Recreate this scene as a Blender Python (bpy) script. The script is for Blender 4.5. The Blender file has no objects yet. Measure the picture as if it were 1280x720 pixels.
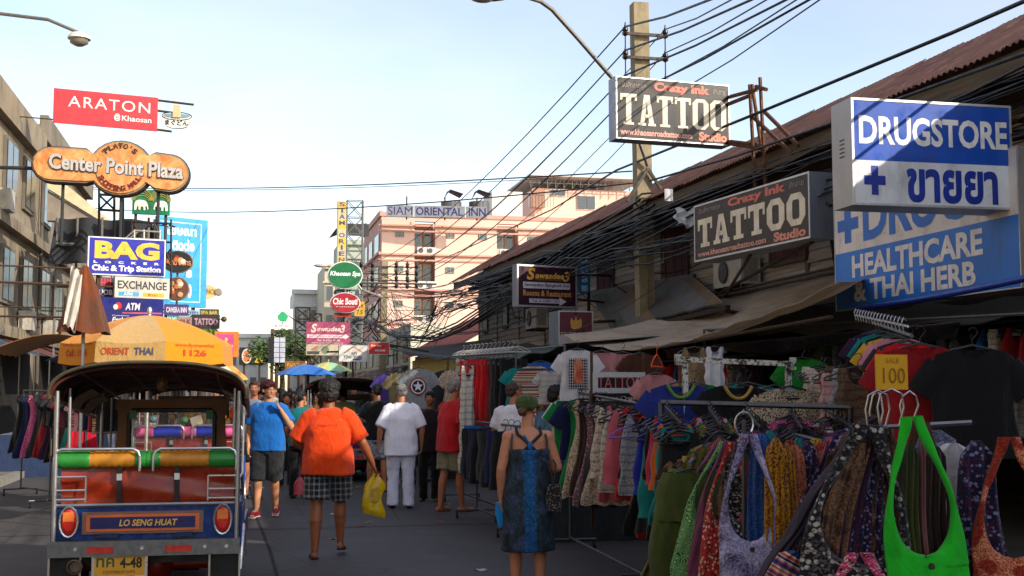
import bpy, bmesh, math, random
from math import sin, cos, pi, radians, tan, atan, atan2, sqrt
from mathutils import Vector, Matrix, Euler
random.seed(11)
S = bpy.context.scene
C = S.collection

# ------------------------------------------------------------------ camera
FPX = 1500.0                      # focal length in photo pixels (1280 wide)
YAW = radians(12.8)               # street runs along +Y; camera looks a little towards +X
PITCH = radians(4.84)
CAMZ = 1.65
cam_d = bpy.data.cameras.new('camera')
cam_d.sensor_width = 36.0
cam_d.lens = 36.0 * FPX / 1280.0
cam_d.clip_start = 0.1
cam_d.clip_end = 3000
cam = bpy.data.objects.new('camera', cam_d)
C.objects.link(cam)
cam.location = (0, 0, CAMZ)
cam.rotation_euler = (pi / 2 + PITCH, 0, -YAW)
S.camera = cam

# ------------------------------------------------------------------ light
SUN_EL = radians(27)
SUN_AZ = radians(136)             # clockwise from +Y: behind the camera, to the right
w = bpy.data.worlds.new("World")
S.world = w
w.use_nodes = True
wn = w.node_tree.nodes
wl = w.node_tree.links
bg = wn['Background']
sky = wn.new('ShaderNodeTexSky')
sky.sky_type = 'NISHITA'
sky.sun_disc = False
sky.sun_elevation = SUN_EL
sky.sun_rotation = SUN_AZ
sky.air_density = 1.0
sky.dust_density = 1.0
sky.ozone_density = 1.0
tc = wn.new('ShaderNodeTexCoord')
mp = wn.new('ShaderNodeMapping')
mp.inputs['Scale'].default_value = (1.0, 1.0, 2.2)
mp.inputs['Rotation'].default_value = (0.2, 0.35, 0.3)
nz = wn.new('ShaderNodeTexNoise')
nz.inputs['Scale'].default_value = 2.8
nz.inputs['Detail'].default_value = 6
nz.inputs['Roughness'].default_value = 0.5
nz.inputs['Distortion'].default_value = 0.4
cr = wn.new('ShaderNodeMapRange')
cr.inputs['From Min'].default_value = 0.36
cr.inputs['From Max'].default_value = 0.66
cr.inputs['To Min'].default_value = 0.5
cr.inputs['To Max'].default_value = 1.0
cm = wn.new('ShaderNodeMix')
cm.data_type = 'RGBA'
cm.blend_type = 'ADD'
cm.inputs[7].default_value = (1.05, .55, .0, 1)      # thin high cloud adds a pale veil to the clear sky
wl.new(tc.outputs['Generated'], mp.inputs['Vector'])
wl.new(mp.outputs['Vector'], nz.inputs['Vector'])
wl.new(nz.outputs[0], cr.inputs['Value'])
wl.new(cr.outputs[0], cm.inputs[0])
wl.new(sky.outputs[0], cm.inputs[6])
wl.new(cm.outputs[2], bg.inputs['Color'])
bg.inputs['Strength'].default_value = 0.15
sun_d = bpy.data.lights.new('sun', 'SUN')
sun_d.energy = 3.0
sun_d.angle = radians(0.5)
sun_d.color = (1.0, 0.90, 0.76)
sun = bpy.data.objects.new('sun', sun_d)
C.objects.link(sun)
sv = Vector((sin(SUN_AZ) * cos(SUN_EL), cos(SUN_AZ) * cos(SUN_EL), sin(SUN_EL)))
sun.rotation_euler = sv.to_track_quat('Z', 'Y').to_euler()
S.view_settings.view_transform = 'Standard'
S.view_settings.look = 'None'
S.view_settings.gamma = 1
S.view_settings.exposure = 0.88
S.cycles.max_bounces = 6
S.cycles.transparent_max_bounces = 8

# ------------------------------------------------------------------ pixel helpers
_F = Vector((sin(YAW) * cos(PITCH), cos(YAW) * cos(PITCH), sin(PITCH)))
_R = Vector((cos(YAW), -sin(YAW), 0))
_U = _R.cross(_F)
CAM = Vector((0, 0, CAMZ))
def ray(u, v): return _F + _R * ((u - 640) / FPX) + _U * ((360 - v) / FPX)
def P(u, v, d): return CAM + ray(u, v) * d
def PX(u, v, X): r = ray(u, v); return CAM + r * (X / r.x)
def PY(u, v, Y): r = ray(u, v); return CAM + r * (Y / r.y)
def PZ(u, v, Z): r = ray(u, v); return CAM + r * ((Z - CAMZ) / r.z)
VH = 360 + FPX * tan(PITCH)
def G(u, v): p = PZ(u, v, 0.0); return p

# ------------------------------------------------------------------ materials
def lin(h):
    if isinstance(h, (tuple, list)): return tuple(h[:3]) + (1,)
    h = h.lstrip('#')
    if len(h) == 3: h = ''.join(q * 2 for q in h)
    o = []
    for i in (0, 2, 4):
        c = int(h[i:i + 2], 16) / 255
        o.append(c / 12.92 if c <= .04045 else ((c + .055) / 1.055) ** 2.4)
    return tuple(o) + (1,)
_mc = {}
class NT:
    def __init__(s, m):
        s.m = m; s.t = m.node_tree; s.n = s.t.nodes; s.l = s.t.links; s.b = s.n['Principled BSDF']
        s.tc = s.n.new('ShaderNodeTexCoord')
    def node(s, t, ins=None, **kw):
        nd = s.n.new(t)
        for k, v in kw.items(): setattr(nd, k, v)
        for k, v in (ins or {}).items():
            if isinstance(v, bpy.types.NodeSocket): s.l.new(v, nd.inputs[k])
            else: nd.inputs[k].default_value = v
        return nd
    def co(s, sc=(1, 1, 1), rot=(0, 0, 0), out='Object'):
        return s.node('ShaderNodeMapping', {'Vector': s.tc.outputs[out], 'Scale': sc, 'Rotation': rot}).outputs[0]
    def noise(s, sc, vec=None, det=4, rough=.55, dist=0):
        return s.node('ShaderNodeTexNoise', {'Vector': vec or s.tc.outputs['Object'], 'Scale': sc, 'Detail': det, 'Roughness': rough, 'Distortion': dist}).outputs[0]
    def rng(s, v, a, b, c=0., d=1.):
        return s.node('ShaderNodeMapRange', {'Value': v, 'From Min': a, 'From Max': b, 'To Min': c, 'To Max': d}).outputs[0]
    def mix(s, f, a, b, bt='MIX'):
        nd = s.n.new('ShaderNodeMix'); nd.data_type = 'RGBA'; nd.blend_type = bt
        for i, v in ((0, f), (6, a), (7, b)):
            if isinstance(v, bpy.types.NodeSocket): s.l.new(v, nd.inputs[i])
            else: nd.inputs[i].default_value = v
        return nd.outputs[2]
    def bump(s, h, st=.3, dist=.01):
        nd = s.node('ShaderNodeBump', {'Height': h, 'Strength': st, 'Distance': dist})
        s.l.new(nd.outputs[0], s.b.inputs['Normal'])
    def col(s, c):
        if isinstance(c, bpy.types.NodeSocket): s.l.new(c, s.b.inputs['Base Color'])
        else: s.b.inputs['Base Color'].default_value = c
def newmat(key, rough=.6, metal=0.):
    m = bpy.data.materials.new(key); m.use_nodes = True
    n = NT(m); n.b.inputs['Roughness'].default_value = rough; n.b.inputs['Metallic'].default_value = metal
    n.b.inputs['Specular IOR Level'].default_value = .4
    return m, n
def mul(c, k): return (c[0] * k, c[1] * k, c[2] * k, 1)
def paint(h, rough=.45, metal=0., var=.25, sc=3., dirt=.0, bump=.0, bsc=30.):
    """painted / plain surface with blotchy wear"""
    key = ('paint', str(h), rough, metal, var, sc, dirt, bump, bsc)
    if key in _mc: return _mc[key]
    m, n = newmat('paint', rough, metal)
    c = lin(h)
    a = n.noise(sc, det=6, rough=.65)
    o = n.mix(n.rng(a, .3, .7), mul(c, 1 - var), mul(c, 1 + var * .35))
    if dirt > 0:
        d = n.noise(sc * 2.3, n.co((1, 1, .35)), det=8, rough=.7)
        o = n.mix(n.rng(d, .5, .72, 0, dirt), o, (.045, .037, .028, 1))
    n.col(o)
    r = n.noise(sc * 4, det=3)
    n.l.new(n.rng(r, .3, .7, max(.05, rough - .12), min(1, rough + .12)), n.b.inputs['Roughness'])
    if bump > 0: n.bump(n.noise(bsc, det=5), bump, .01)
    _mc[key] = m
    return m
def emis(h, st):
    key = ('emis', str(h), st)
    if key in _mc: return _mc[key]
    m, n = newmat('lamp_glow'); n.col(lin(h))
    n.b.inputs['Emission Color'].default_value = lin(h); n.b.inputs['Emission Strength'].default_value = st
    _mc[key] = m
    return m
def fabric(c1, pat='plain', c2='#d0c8b8', c3=None, sc=1., rough=.9):
    key = ('fab', str(c1), pat, str(c2), str(c3), sc)
    if key in _mc: return _mc[key]
    m, n = newmat('cloth', rough)
    n.b.inputs['Sheen Weight'].default_value = .15
    n.b.inputs['Specular IOR Level'].default_value = .2
    a, b = lin(c1), lin(c2)
    c = lin(c3) if c3 else b
    if pat == 'plain':
        o = a
    elif pat == 'stripe':
        wv = n.node('ShaderNodeTexWave', {'Vector': n.co((0, 0, 1)), 'Scale': 9 * sc}, bands_direction='Z').outputs[1]
        o = n.mix(n.rng(wv, .42, .58), a, b)
    elif pat == 'vstripe':
        wv = n.node('ShaderNodeTexWave', {'Vector': n.co(), 'Scale': 9 * sc}, bands_direction='X').outputs[1]
        o = n.mix(n.rng(wv, .6, .75), a, b)
    elif pat == 'multi':
        ns = n.noise(1.0, n.co((.01, .01, 9 * sc)), det=1)
        rp = n.n.new('ShaderNodeValToRGB'); n.l.new(ns, rp.inputs[0]); rp.color_ramp.interpolation = 'CONSTANT'
        e = rp.color_ramp.elements; e[0].position = 0; e[0].color = a; e[1].position = .42; e[1].color = b
        e.new(.5).color = c; e.new(.56).color = mul(a, .5); e.new(.62).color = mul(b, .6)
        o = rp.outputs[0]
    elif pat == 'floral':
        v = n.node('ShaderNodeTexVoronoi', {'Vector': n.tc.outputs['Object'], 'Scale': 48 * sc, 'Randomness': 1.}).outputs
        k = n.noise(60 * sc, det=3, dist=1.5)
        o = n.mix(n.rng(v[0], .28, .4), b, a)
        o = n.mix(n.rng(k, .54, .6), o, c)
    elif pat == 'paisley':
        k = n.noise(30 * sc, det=2, dist=2.6)
        k2 = n.node('ShaderNodeMath', {0: n.node('ShaderNodeMath', {0: k, 1: 26.}, operation='MULTIPLY').outputs[0]}, operation='SINE').outputs[0]
        o = n.mix(n.rng(k2, .0, .5), a, b)
        o = n.mix(n.rng(n.noise(9 * sc, det=1), .5, .56), o, n.mix(n.rng(k2, -.4, .2), c, a))
    elif pat == 'spiral':
        v = n.node('ShaderNodeTexVoronoi', {'Vector': n.tc.outputs['Object'], 'Scale': 24 * sc}).outputs[0]
        k2 = n.node('ShaderNodeMath', {0: n.node('ShaderNodeMath', {0: v, 1: 30.}, operation='MULTIPLY').outputs[0]}, operation='SINE').outputs[0]
        o = n.mix(n.rng(k2, -.1, .4), a, b)
    elif pat == 'plaid':
        w1 = n.node('ShaderNodeTexWave', {'Vector': n.co(), 'Scale': 7 * sc, 'Distortion': .6}, bands_direction='X').outputs[1]
        w2 = n.node('ShaderNodeTexWave', {'Vector': n.co(), 'Scale': 6 * sc, 'Distortion': .6}, bands_direction='Z').outputs[1]
        f = n.node('ShaderNodeMath', {0: n.rng(w1, .6, .9), 1: n.rng(w2, .6, .9)}, operation='ADD').outputs[0]
        o = n.mix(n.rng(f, 0, 2), a, b)
        w3 = n.node('ShaderNodeTexWave', {'Vector': n.co(), 'Scale': 3.5 * sc}, bands_direction='X').outputs[1]
        o = n.mix(n.rng(w3, .9, .96, 0, .5), o, c)
    elif pat == 'lace':
        v = n.node('ShaderNodeTexVoronoi', {'Vector': n.co((1, 1, 1.2)), 'Scale': 60 * sc}).outputs[0]
        w2 = n.node('ShaderNodeTexWave', {'Vector': n.co(), 'Scale': 6 * sc, 'Distortion': 2.}, bands_direction='Z').outputs[1]
        o = n.mix(n.rng(v, .2, .42, 0, .75), b, a)
        o = n.mix(n.rng(w2, .75, .9, 0, .4), o, mul(b, .35))
    elif pat == 'washed':
        o = n.mix(n.rng(n.noise(7 * sc, n.co((1, 1, .3)), det=5), .35, .65), a, b)
    elif pat == 'speck':
        k = n.noise(130 * sc, det=2); o = n.mix(n.rng(k, .5, .56), a, b)
    wr = n.noise(5, n.co((1, 1, .6)), det=3)
    if pat == 'plain': o = n.mix(n.rng(n.noise(9, det=5), .3, .75), mul(a, .8), mul(a, 1.06))
    n.col(o)
    n.bump(n.node('ShaderNodeMath', {0: n.noise(260, det=2), 1: n.rng(n.noise(14, n.co((1, 1, .5)), det=4, dist=.8), 0, 1, 0, 3)}, operation='ADD').outputs[0], .6, .012)
    _mc[key] = m
    return m
def metal(h='#9a9da0', rough=.3, wear=.3):
    key = ('metal', h, rough, wear)
    if key in _mc: return _mc[key]
    m, n = newmat('metal', rough, .9); c = lin(h)
    k = n.noise(18, det=6, rough=.7)
    n.col(n.mix(n.rng(k, .45, .75, 0, wear), c, (.10, .06, .035, 1)))
    n.l.new(n.rng(k, .3, .7, rough, rough + .3), n.b.inputs['Roughness'])
    _mc[key] = m
    return m
def wood(h, h2, sc=1., ax=0):
    key = ('wood', h, h2, sc, ax)
    if key in _mc: return _mc[key]
    m, n = newmat('wood', .85)
    s = [14 * sc] * 3; s[ax] = .7 * sc
    info = n.n.new('ShaderNodeObjectInfo')
    off = n.node('ShaderNodeVectorMath', {0: n.tc.outputs['Object'], 1: info.outputs['Location']}, operation='ADD').outputs[0]
    vec = n.node('ShaderNodeMapping', {'Vector': off, 'Scale': s}).outputs[0]
    k = n.noise(1.6, vec, det=8, rough=.7, dist=.3)
    o = n.mix(n.rng(k, .3, .7), lin(h), lin(h2))
    o = n.mix(n.rng(info.outputs['Random'], 0, 1, 0, .55), o, mul(lin(h), .45))
    k2 = n.noise(.9, off, det=5); o = n.mix(n.rng(k2, .5, .75, 0, .6), o, mul(lin(h2), .5))
    n.col(o); n.bump(k, .5, .01)
    _mc[key] = m
    return m
def corr(h, h2, h3):
    key = ('corr', h, h2, h3)
    if key in _mc: return _mc[key]
    m, n = newmat('corrugated_metal', .7, .15)
    info = n.n.new('ShaderNodeObjectInfo')
    off = n.node('ShaderNodeVectorMath', {0: n.tc.outputs['Object'], 1: info.outputs['Location']}, operation='ADD').outputs[0]
    k = n.noise(1.3, off, det=8, rough=.75)
    k2 = n.noise(6, n.node('ShaderNodeMapping', {'Vector': off, 'Scale': (1, 1, .3)}).outputs[0], det=6)
    o = n.mix(n.rng(k, .38, .6), lin(h), lin(h2)); o = n.mix(n.rng(k2, .5, .68), o, lin(h3))
    o = n.mix(n.rng(info.outputs['Random'], 0, 1, 0, .4), o, lin(h3))
    n.col(o); _mc[key] = m
    return m
def sheet(h, h2, tr=.45):
    """thin canvas that lets some light through"""
    m, n = newmat('canvas', .9); k = n.noise(.9, n.co((1, .5, 1)), det=7, rough=.7); k2 = n.noise(7, n.co((1, .2, 1)), det=5)
    o = n.mix(n.rng(k, .35, .65), lin(h), lin(h2)); o = n.mix(n.rng(k2, .5, .75, 0, .5), o, mul(lin(h2), .5)); n.col(o)
    n.bump(n.noise(6, n.co((1, .3, 1)), det=5), .5, .03)
    t = n.n.new('ShaderNodeBsdfTranslucent'); n.l.new(o, t.inputs[0]); mx = n.n.new('ShaderNodeMixShader'); mx.inputs[0].default_value = tr
    out = n.n['Material Output']; n.l.new(n.b.outputs[0], mx.inputs[1]); n.l.new(t.outputs[0], mx.inputs[2]); n.l.new(mx.outputs[0], out.inputs[0])
    return m
def skin(h):
    key = ('skin', h)
    if key in _mc: return _mc[key]
    m, n = newmat('skin', .5); c = lin(h)
    n.col(n.mix(n.rng(n.noise(14, det=4), .35, .7), mul(c, .86), (c[0] * 1.07, c[1] * .98, c[2] * .93, 1)))
    n.b.inputs['Subsurface Weight'].default_value = .08
    n.b.inputs['Subsurface Radius'].default_value = (.02, .008, .004)
    n.bump(n.noise(120, det=3), .15, .003)
    _mc[key] = m
    return m
def glass(h='#222a30', rough=.08):
    key = ('glass', h)
    if key in _mc: return _mc[key]
    m, n = newmat('glass', rough); n.col(mul(lin(h), 1)); n.b.inputs['Specular IOR Level'].default_value = .8
    _mc[key] = m
    return m
def clear(h, tr=.7):
    key = ('clear', h, tr)
    if key in _mc: return _mc[key]
    m, n = newmat('clear_sheet', .25); n.col(lin(h)); n.b.inputs['Alpha'].default_value = 1 - tr
    _mc[key] = m
    return m

# ------------------------------------------------------------------ mesh builder
def frame(axis):
    axis = axis.normalized()
    a = Vector((0, 0, 1)) if abs(axis.z) < .9 else Vector((0, 1, 0))
    x = a.cross(axis).normalized(); y = axis.cross(x)
    return x, y
class MB:
    def __init__(s): s.v = []; s.f = []
    def quad(s, a, b, c, d): k = len(s.v); s.v += [tuple(a), tuple(b), tuple(c), tuple(d)]; s.f.append((k, k + 1, k + 2, k + 3)); return s
    def poly(s, pts): k = len(s.v); s.v += [tuple(p) for p in pts]; s.f.append(tuple(range(k, k + len(pts)))); return s
    def box(s, c, d, rot=None):
        k = len(s.v); c = Vector(c)
        for z in (-.5, .5):
            for x, y in ((-.5, -.5), (.5, -.5), (.5, .5), (-.5, .5)):
                q = Vector((x * d[0], y * d[1], z * d[2]))
                if rot is not None: q = rot @ q
                s.v.append(tuple(c + q))
        s.f += [(k, k + 3, k + 2, k + 1), (k + 4, k + 5, k + 6, k + 7)] + [(k + i, k + (i + 1) % 4, k + 4 + (i + 1) % 4, k + 4 + i) for i in range(4)]
        return s
    def bx(s, x0, x1, y0, y1, z0, z1): return s.box(((x0 + x1) / 2, (y0 + y1) / 2, (z0 + z1) / 2), (x1 - x0, y1 - y0, z1 - z0))
    def bar(s, a, b, w, h=None):
        a = Vector(a); b = Vector(b); h = h or w; x, y = frame(b - a); k = len(s.v)
        for p in (a, b):
            for i, j in ((-.5, -.5), (.5, -.5), (.5, .5), (-.5, .5)): s.v.append(tuple(p + x * (i * w) + y * (j * h)))
        s.f += [(k, k + 3, k + 2, k + 1), (k + 4, k + 5, k + 6, k + 7)] + [(k + i, k + (i + 1) % 4, k + 4 + (i + 1) % 4, k + 4 + i) for i in range(4)]
        return s
    def tube(s, pts, r, n=6, cap=True, rr=None):
        pts = [Vector(p) for p in pts]; k = len(s.v); m = len(pts); x = None
        for i, p in enumerate(pts):
            d = (pts[min(i + 1, m - 1)] - pts[max(i - 1, 0)])
            if d.length < 1e-9: d = Vector((0, 0, 1))
            d.normalize()
            if x is None: x, y = frame(d)
            else:
                x = (x - d * x.dot(d))
                x = x.normalized() if x.length > 1e-6 else frame(d)[0]
                y = d.cross(x)
            q = rr[i] if rr else r
            for j in range(n):
                a = 2 * pi * j / n; s.v.append(tuple(p + x * (cos(a) * q) + y * (sin(a) * q)))
        for i in range(m - 1):
            for j in range(n):
                a = k + i * n + j; b = k + i * n + (j + 1) % n; s.f.append((a, b, b + n, a + n))
        if cap: s.f.append(tuple(k + j for j in reversed(range(n)))); s.f.append(tuple(k + (m - 1) * n + j for j in range(n)))
        return s
    def lathe(s, prof, n=16, c=(0, 0, 0), axis='z', cap=True):
        k = len(s.v); c = Vector(c)
        for r, h in prof:
            for j in range(n):
                a = 2 * pi * j / n
                q = (r * cos(a), r * sin(a), h)
                if axis == 'y': q = (q[0], q[2], q[1])
                if axis == 'x': q = (q[2], q[0], q[1])
                s.v.append(tuple(c + Vector(q)))
        for i in range(len(prof) - 1):
            for j in range(n):
                a = k + i * n + j; b = k + i * n + (j + 1) % n; s.f.append((a, b, b + n, a + n))
        if cap: s.f.append(tuple(k + j for j in reversed(range(n)))); s.f.append(tuple(k + (len(prof) - 1) * n + j for j in range(n)))
        return s
    def ell(s, c, r, n=12, m=8, rot=None):
        k = len(s.v); c = Vector(c)
        for i in range(1, m):
            t = pi * i / m
            for j in range(n):
                a = 2 * pi * j / n
                q = Vector((r[0] * sin(t) * cos(a), r[1] * sin(t) * sin(a), r[2] * cos(t)))
                if rot is not None: q = rot @ q
                s.v.append(tuple(c + q))
        q = Vector((0, 0, r[2])); q2 = -q
        if rot is not None: q = rot @ q; q2 = rot @ q2
        s.v += [tuple(c + q), tuple(c + q2)]; T = len(s.v) - 2; B = T + 1
        for i in range(m - 2):
            for j in range(n):
                a = k + i * n + j; b = k + i * n + (j + 1) % n; s.f.append((a, a + n, b + n, b))
        for j in range(n):
            s.f.append((T, k + j, k + (j + 1) % n)); a = k + (m - 2) * n
            s.f.append((B, a + (j + 1) % n, a + j))
        return s
    def grid(s, fn, nu, nv):
        k = len(s.v)
        for j in range(nv + 1):
            for i in range(nu + 1): s.v.append(tuple(fn(i / nu, j / nv)))
        for j in range(nv):
            for i in range(nu):
                a = k + j * (nu + 1) + i; s.f.append((a, a + 1, a + nu + 2, a + nu + 1))
        return s
    def prism(s, pts, y0, y1):
        """outline in xz, extruded along y"""
        n = len(pts); k = len(s.v)
        s.v += [(p[0], y0, p[1]) for p in pts] + [(p[0], y1, p[1]) for p in pts]
        s.f.append(tuple(k + i for i in range(n))); s.f.append(tuple(k + n + i for i in reversed(range(n))))
        for i in range(n): j = (i + 1) % n; s.f.append((k + i, k + n + i, k + n + j, k + j))
        return s
    def mesh(s, name, mt, smooth=None):
        me = bpy.data.meshes.new(name); me.from_pydata(s.v, [], s.f)
        bm = bmesh.new(); bm.from_mesh(me); bmesh.ops.recalc_face_normals(bm, faces=bm.faces); bm.to_mesh(me); bm.free()
        if mt: me.materials.append(mt)
        if smooth is not None:
            me.shade_smooth()
            if smooth < 180: me.set_sharp_from_angle(angle=radians(smooth))
        return me
def tag(o, label=None, cat=None, group=None, kind=None):
    if label: o['label'] = label
    if cat: o['category'] = cat
    if group: o['group'] = group
    if kind: o['kind'] = kind
    return o
def add(name, me, parent=None, loc=(0, 0, 0), rz=0., rot=None):
    o = bpy.data.objects.new(name, me); C.objects.link(o)
    o.location = loc
    o.rotation_euler = rot if rot is not None else (0, 0, rz)
    if parent: o.parent = parent
    return o
def ob(name, mb, mt, parent=None, smooth=None, loc=(0, 0, 0), rz=0., rot=None):
    return add(name, mb.mesh(name, mt, smooth), parent, loc, rz, rot)
def thing(name, label, cat, loc=(0, 0, 0), rz=0., group=None):
    return tag(add(name, None, None, loc, rz), label, cat, group)
def struct(name, mb, mt, smooth=None, **k): return tag(ob(name, mb, mt, None, smooth, **k), kind='structure')
def stuff(name, mb, mt, parent=None, smooth=None, label=None, cat=None):
    return tag(ob(name, mb, mt, parent, smooth), label, cat, kind='stuff')
def copy_tree(o, parent=None):
    c = o.copy(); C.objects.link(c); c.parent = parent
    for ch in list(o.children): copy_tree(ch, c)
    return c
def cable_pts(a, b, sag, n=10, wob=0.):
    a = Vector(a); b = Vector(b); o = []
    for i in range(n + 1):
        t = i / n; p = a.lerp(b, t); p.z -= sag * 4 * t * (1 - t)
        if wob and 0 < i < n: p += Vector((random.uniform(-wob, wob), random.uniform(-wob, wob), random.uniform(-wob, wob)))
        o.append(p)
    return o

# ------------------------------------------------------------------ lettering
_tx = {}
def text_mesh(t, bold=0., shear=0., space=1.):
    bold = min(bold, .05)
    key = (t, bold, shear, space)
    if key in _tx: return _tx[key]
    cu = bpy.data.curves.new('lettering', 'FONT'); cu.body = t; cu.offset = bold; cu.shear = shear; cu.space_character = space
    cu.resolution_u = 3; cu.align_x = 'LEFT'; cu.extrude = 0.0
    o = bpy.data.objects.new('lettering', cu); C.objects.link(o)
    bpy.context.view_layer.update()
    dg = bpy.context.evaluated_depsgraph_get()
    me = bpy.data.meshes.new_from_object(o.evaluated_get(dg))
    bpy.data.objects.remove(o); bpy.data.curves.remove(cu)
    vs = [tuple(v.co) for v in me.vertices]; fs = [tuple(p.vertices) for p in me.polygons]
    bpy.data.meshes.remove(me)
    x0 = min(v[0] for v in vs); x1 = max(v[0] for v in vs); y0 = min(v[1] for v in vs); y1 = max(v[1] for v in vs)
    vs = [((v[0] - x0) / (x1 - x0), (v[1] - y0) / (y1 - y0)) for v in vs]
    _tx[key] = (vs, fs)
    return _tx[key]
def text_into(mb, t, x0, x1, z0, z1, y, bold=0.02, shear=0., space=1., warp=None):
    vs, fs = text_mesh(t, bold, shear, space); k = len(mb.v)
    for a, b in vs:
        if warp: X, Z = warp(a, b)
        else: X = x0 + a * (x1 - x0); Z = z0 + b * (z1 - z0)
        mb.v.append((X, y, Z))
    mb.f += [tuple(k + i for i in f) for f in fs]
    return mb

def slab_word(mb, t, x0, x1, z0, z1, y, wt=.3):
    """condensed slab-serif capitals built from blocks"""
    n = len(t); cw = (x1 - x0) / n; H = z1 - z0; g = cw * .1
    for i, ch in enumerate(t):
        a = x0 + i * cw + g / 2; b = a + cw - g; wd = b - a; s = wd * wt; hh = s * .62
        def R(xa, xb, za, zb): mb.poly([(xa, y, za), (xb, y, za), (xb, y, zb), (xa, y, zb)])
        c = (a + b) / 2
        if ch == 'T':
            R(a, b, z1 - hh, z1); R(c - s / 2, c + s / 2, z0 + hh * .7, z1 - hh); R(c - s, c + s, z0, z0 + hh * .7)
            R(a, a + s * .4, z1 - hh * 2, z1 - hh); R(b - s * .4, b, z1 - hh * 2, z1 - hh)
        elif ch == 'A':
            mb.poly([(a + s * .3, y, z0 + hh * .7), (a + s * 1.1, y, z0 + hh * .7), (c + s * .1, y, z1), (c - s * .55, y, z1)])
            mb.poly([(b - s * 1.2, y, z0 + hh * .7), (b - s * .25, y, z0 + hh * .7), (c + s * .5, y, z1), (c - s * .2, y - .0006, z1)])
            R(a + s, b - s, z0 + H * .27, z0 + H * .27 + hh * .8)
            R(a - g * .3, a + s * 1.4, z0, z0 + hh * .7); R(b - s * 1.4, b + g * .3, z0, z0 + hh * .7)
        elif ch == 'O':
            q = s * .8
            out = [(a + q, z0), (b - q, z0), (b, z0 + q), (b, z1 - q), (b - q, z1), (a + q, z1), (a, z1 - q), (a, z0 + q)]
            inn = [(a + s * 1.15, z0 + hh), (b - s * 1.15, z0 + hh), (b - s, z0 + hh * 1.4), (b - s, z1 - hh * 1.4), (b - s * 1.15, z1 - hh), (a + s * 1.15, z1 - hh), (a + s, z1 - hh * 1.4), (a + s, z0 + hh * 1.4)]
            for j in range(8):
                k = (j + 1) % 8
                mb.poly([(out[j][0], y, out[j][1]), (out[k][0], y, out[k][1]), (inn[k][0], y, inn[k][1]), (inn[j][0], y, inn[j][1])])
    return mb

# ------------------------------------------------------------------ signs
class Sign:
    """box sign placed by its left edge pixels, a distance, its right edge and the slope of its top edge in the photo"""
    def __init__(s, name, label, cat, u0, vt, vb, d, u1, slope=.052, th=.12, face='#ffffff', edge='#b8b8b8', rim=.02, group=None, body=True, rough=.35, noface=False):
        p0 = P(u0, vb, d); pt = P(u0, vt, d)
        uvp = u0 + (VH - vt) / slope
        a = atan((uvp - 640) / FPX) + YAW
        if slope > 0 and VH - vt < 130: a = radians(86)
        dx = Vector((sin(a), cos(a), 0)) * (1 if slope > 0 else -1)
        r = ray(u1, vt)
        n = Vector((-dx.y, dx.x, 0))
        t = (p0 - CAM).dot(n) / r.dot(n)
        q = CAM + r * t
        s.W = (q - p0).dot(dx); s.H = pt.z - p0.z; s.d = d
        s.dx = dx; s.p0 = p0; s.n = n; s.th = th
        s.o = thing(name, label, cat, p0, atan2(dx.y, dx.x), group)
        W, H = s.W, s.H
        if body:
            ob('casing', MB().bx(0, W, 0, th, 0, H), paint(edge, .4, .2, .2, 2, .2), s.o)
            m = MB(); e = rim
            if e > 0:
                m.bx(0, W, -.012, -.001, 0, e).bx(0, W, -.012, -.001, H - e, H).bx(0, e, -.012, -.001, e, H - e).bx(W - e, W, -.012, -.001, e, H - e)
                ob('rim', m, metal('#c8c8c8', .35, .2), s.o)
            if not noface: ob('sign_face', MB().bx(e, W - e, -.006, -.0005, e, H - e), paint(face, rough, 0, .22, 1.5, .4), s.o)
        s.k = 0
    def text(s, t, x0, x1, z0, z1, h, bold=.02, shear=0., slab=0, space=1., name='lettering', warp=None, ly=0):
        W, H = s.W, s.H; m = MB(); y = -.0085 - .0006 * (s.k % 8) - ly; s.k += 1
        if slab: slab_word(m, t, x0 * W, x1 * W, z0 * H, z1 * H, y, slab)
        else: text_into(m, t, x0 * W, x1 * W, z0 * H, z1 * H, y, bold, shear, space, warp)
        return ob(name, m, paint(h, .45, 0, .25, 4, .35), s.o)
    def rect(s, x0, x1, z0, z1, h, name='panel', y=-.0075):
        W, H = s.W, s.H
        return ob(name, MB().bx(x0 * W, x1 * W, y, -.0062, z0 * H, z1 * H), paint(h, .4, 0, .22, 2, .35), s.o)
    def shape(s, pts, h, name='emblem', y=-.008, sc=None):
        W, H = s.W, s.H
        return ob(name, MB().prism([(p[0] * W, p[1] * H) for p in pts], y, y + .0014), paint(h, .4, 0, .12, 3, .1), s.o)
    def ellipse(s, cx, cz, rx, rz, h, name='emblem', y=-.008, n=28):
        return s.shape([(cx + rx * cos(2 * pi * i / n), cz + rz * sin(2 * pi * i / n)) for i in range(n)], h, name, y)
    def world(s, x, y, z): return s.p0 + s.dx * x + s.n * y + Vector((0, 0, z))
    def arm(s, ends, r=.02, name='bracket', mt=None):
        """ends: pairs of local points"""
        for a, b in ends: o = ob(name, MB().tube([a, b], r, 6), mt or metal('#5c4a3c', .6, .6), s.o)
        return o
    def loc(s, p):
        d = Vector(p) - s.p0
        return (d.dot(s.dx), d.dot(s.n), d.z)

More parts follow.
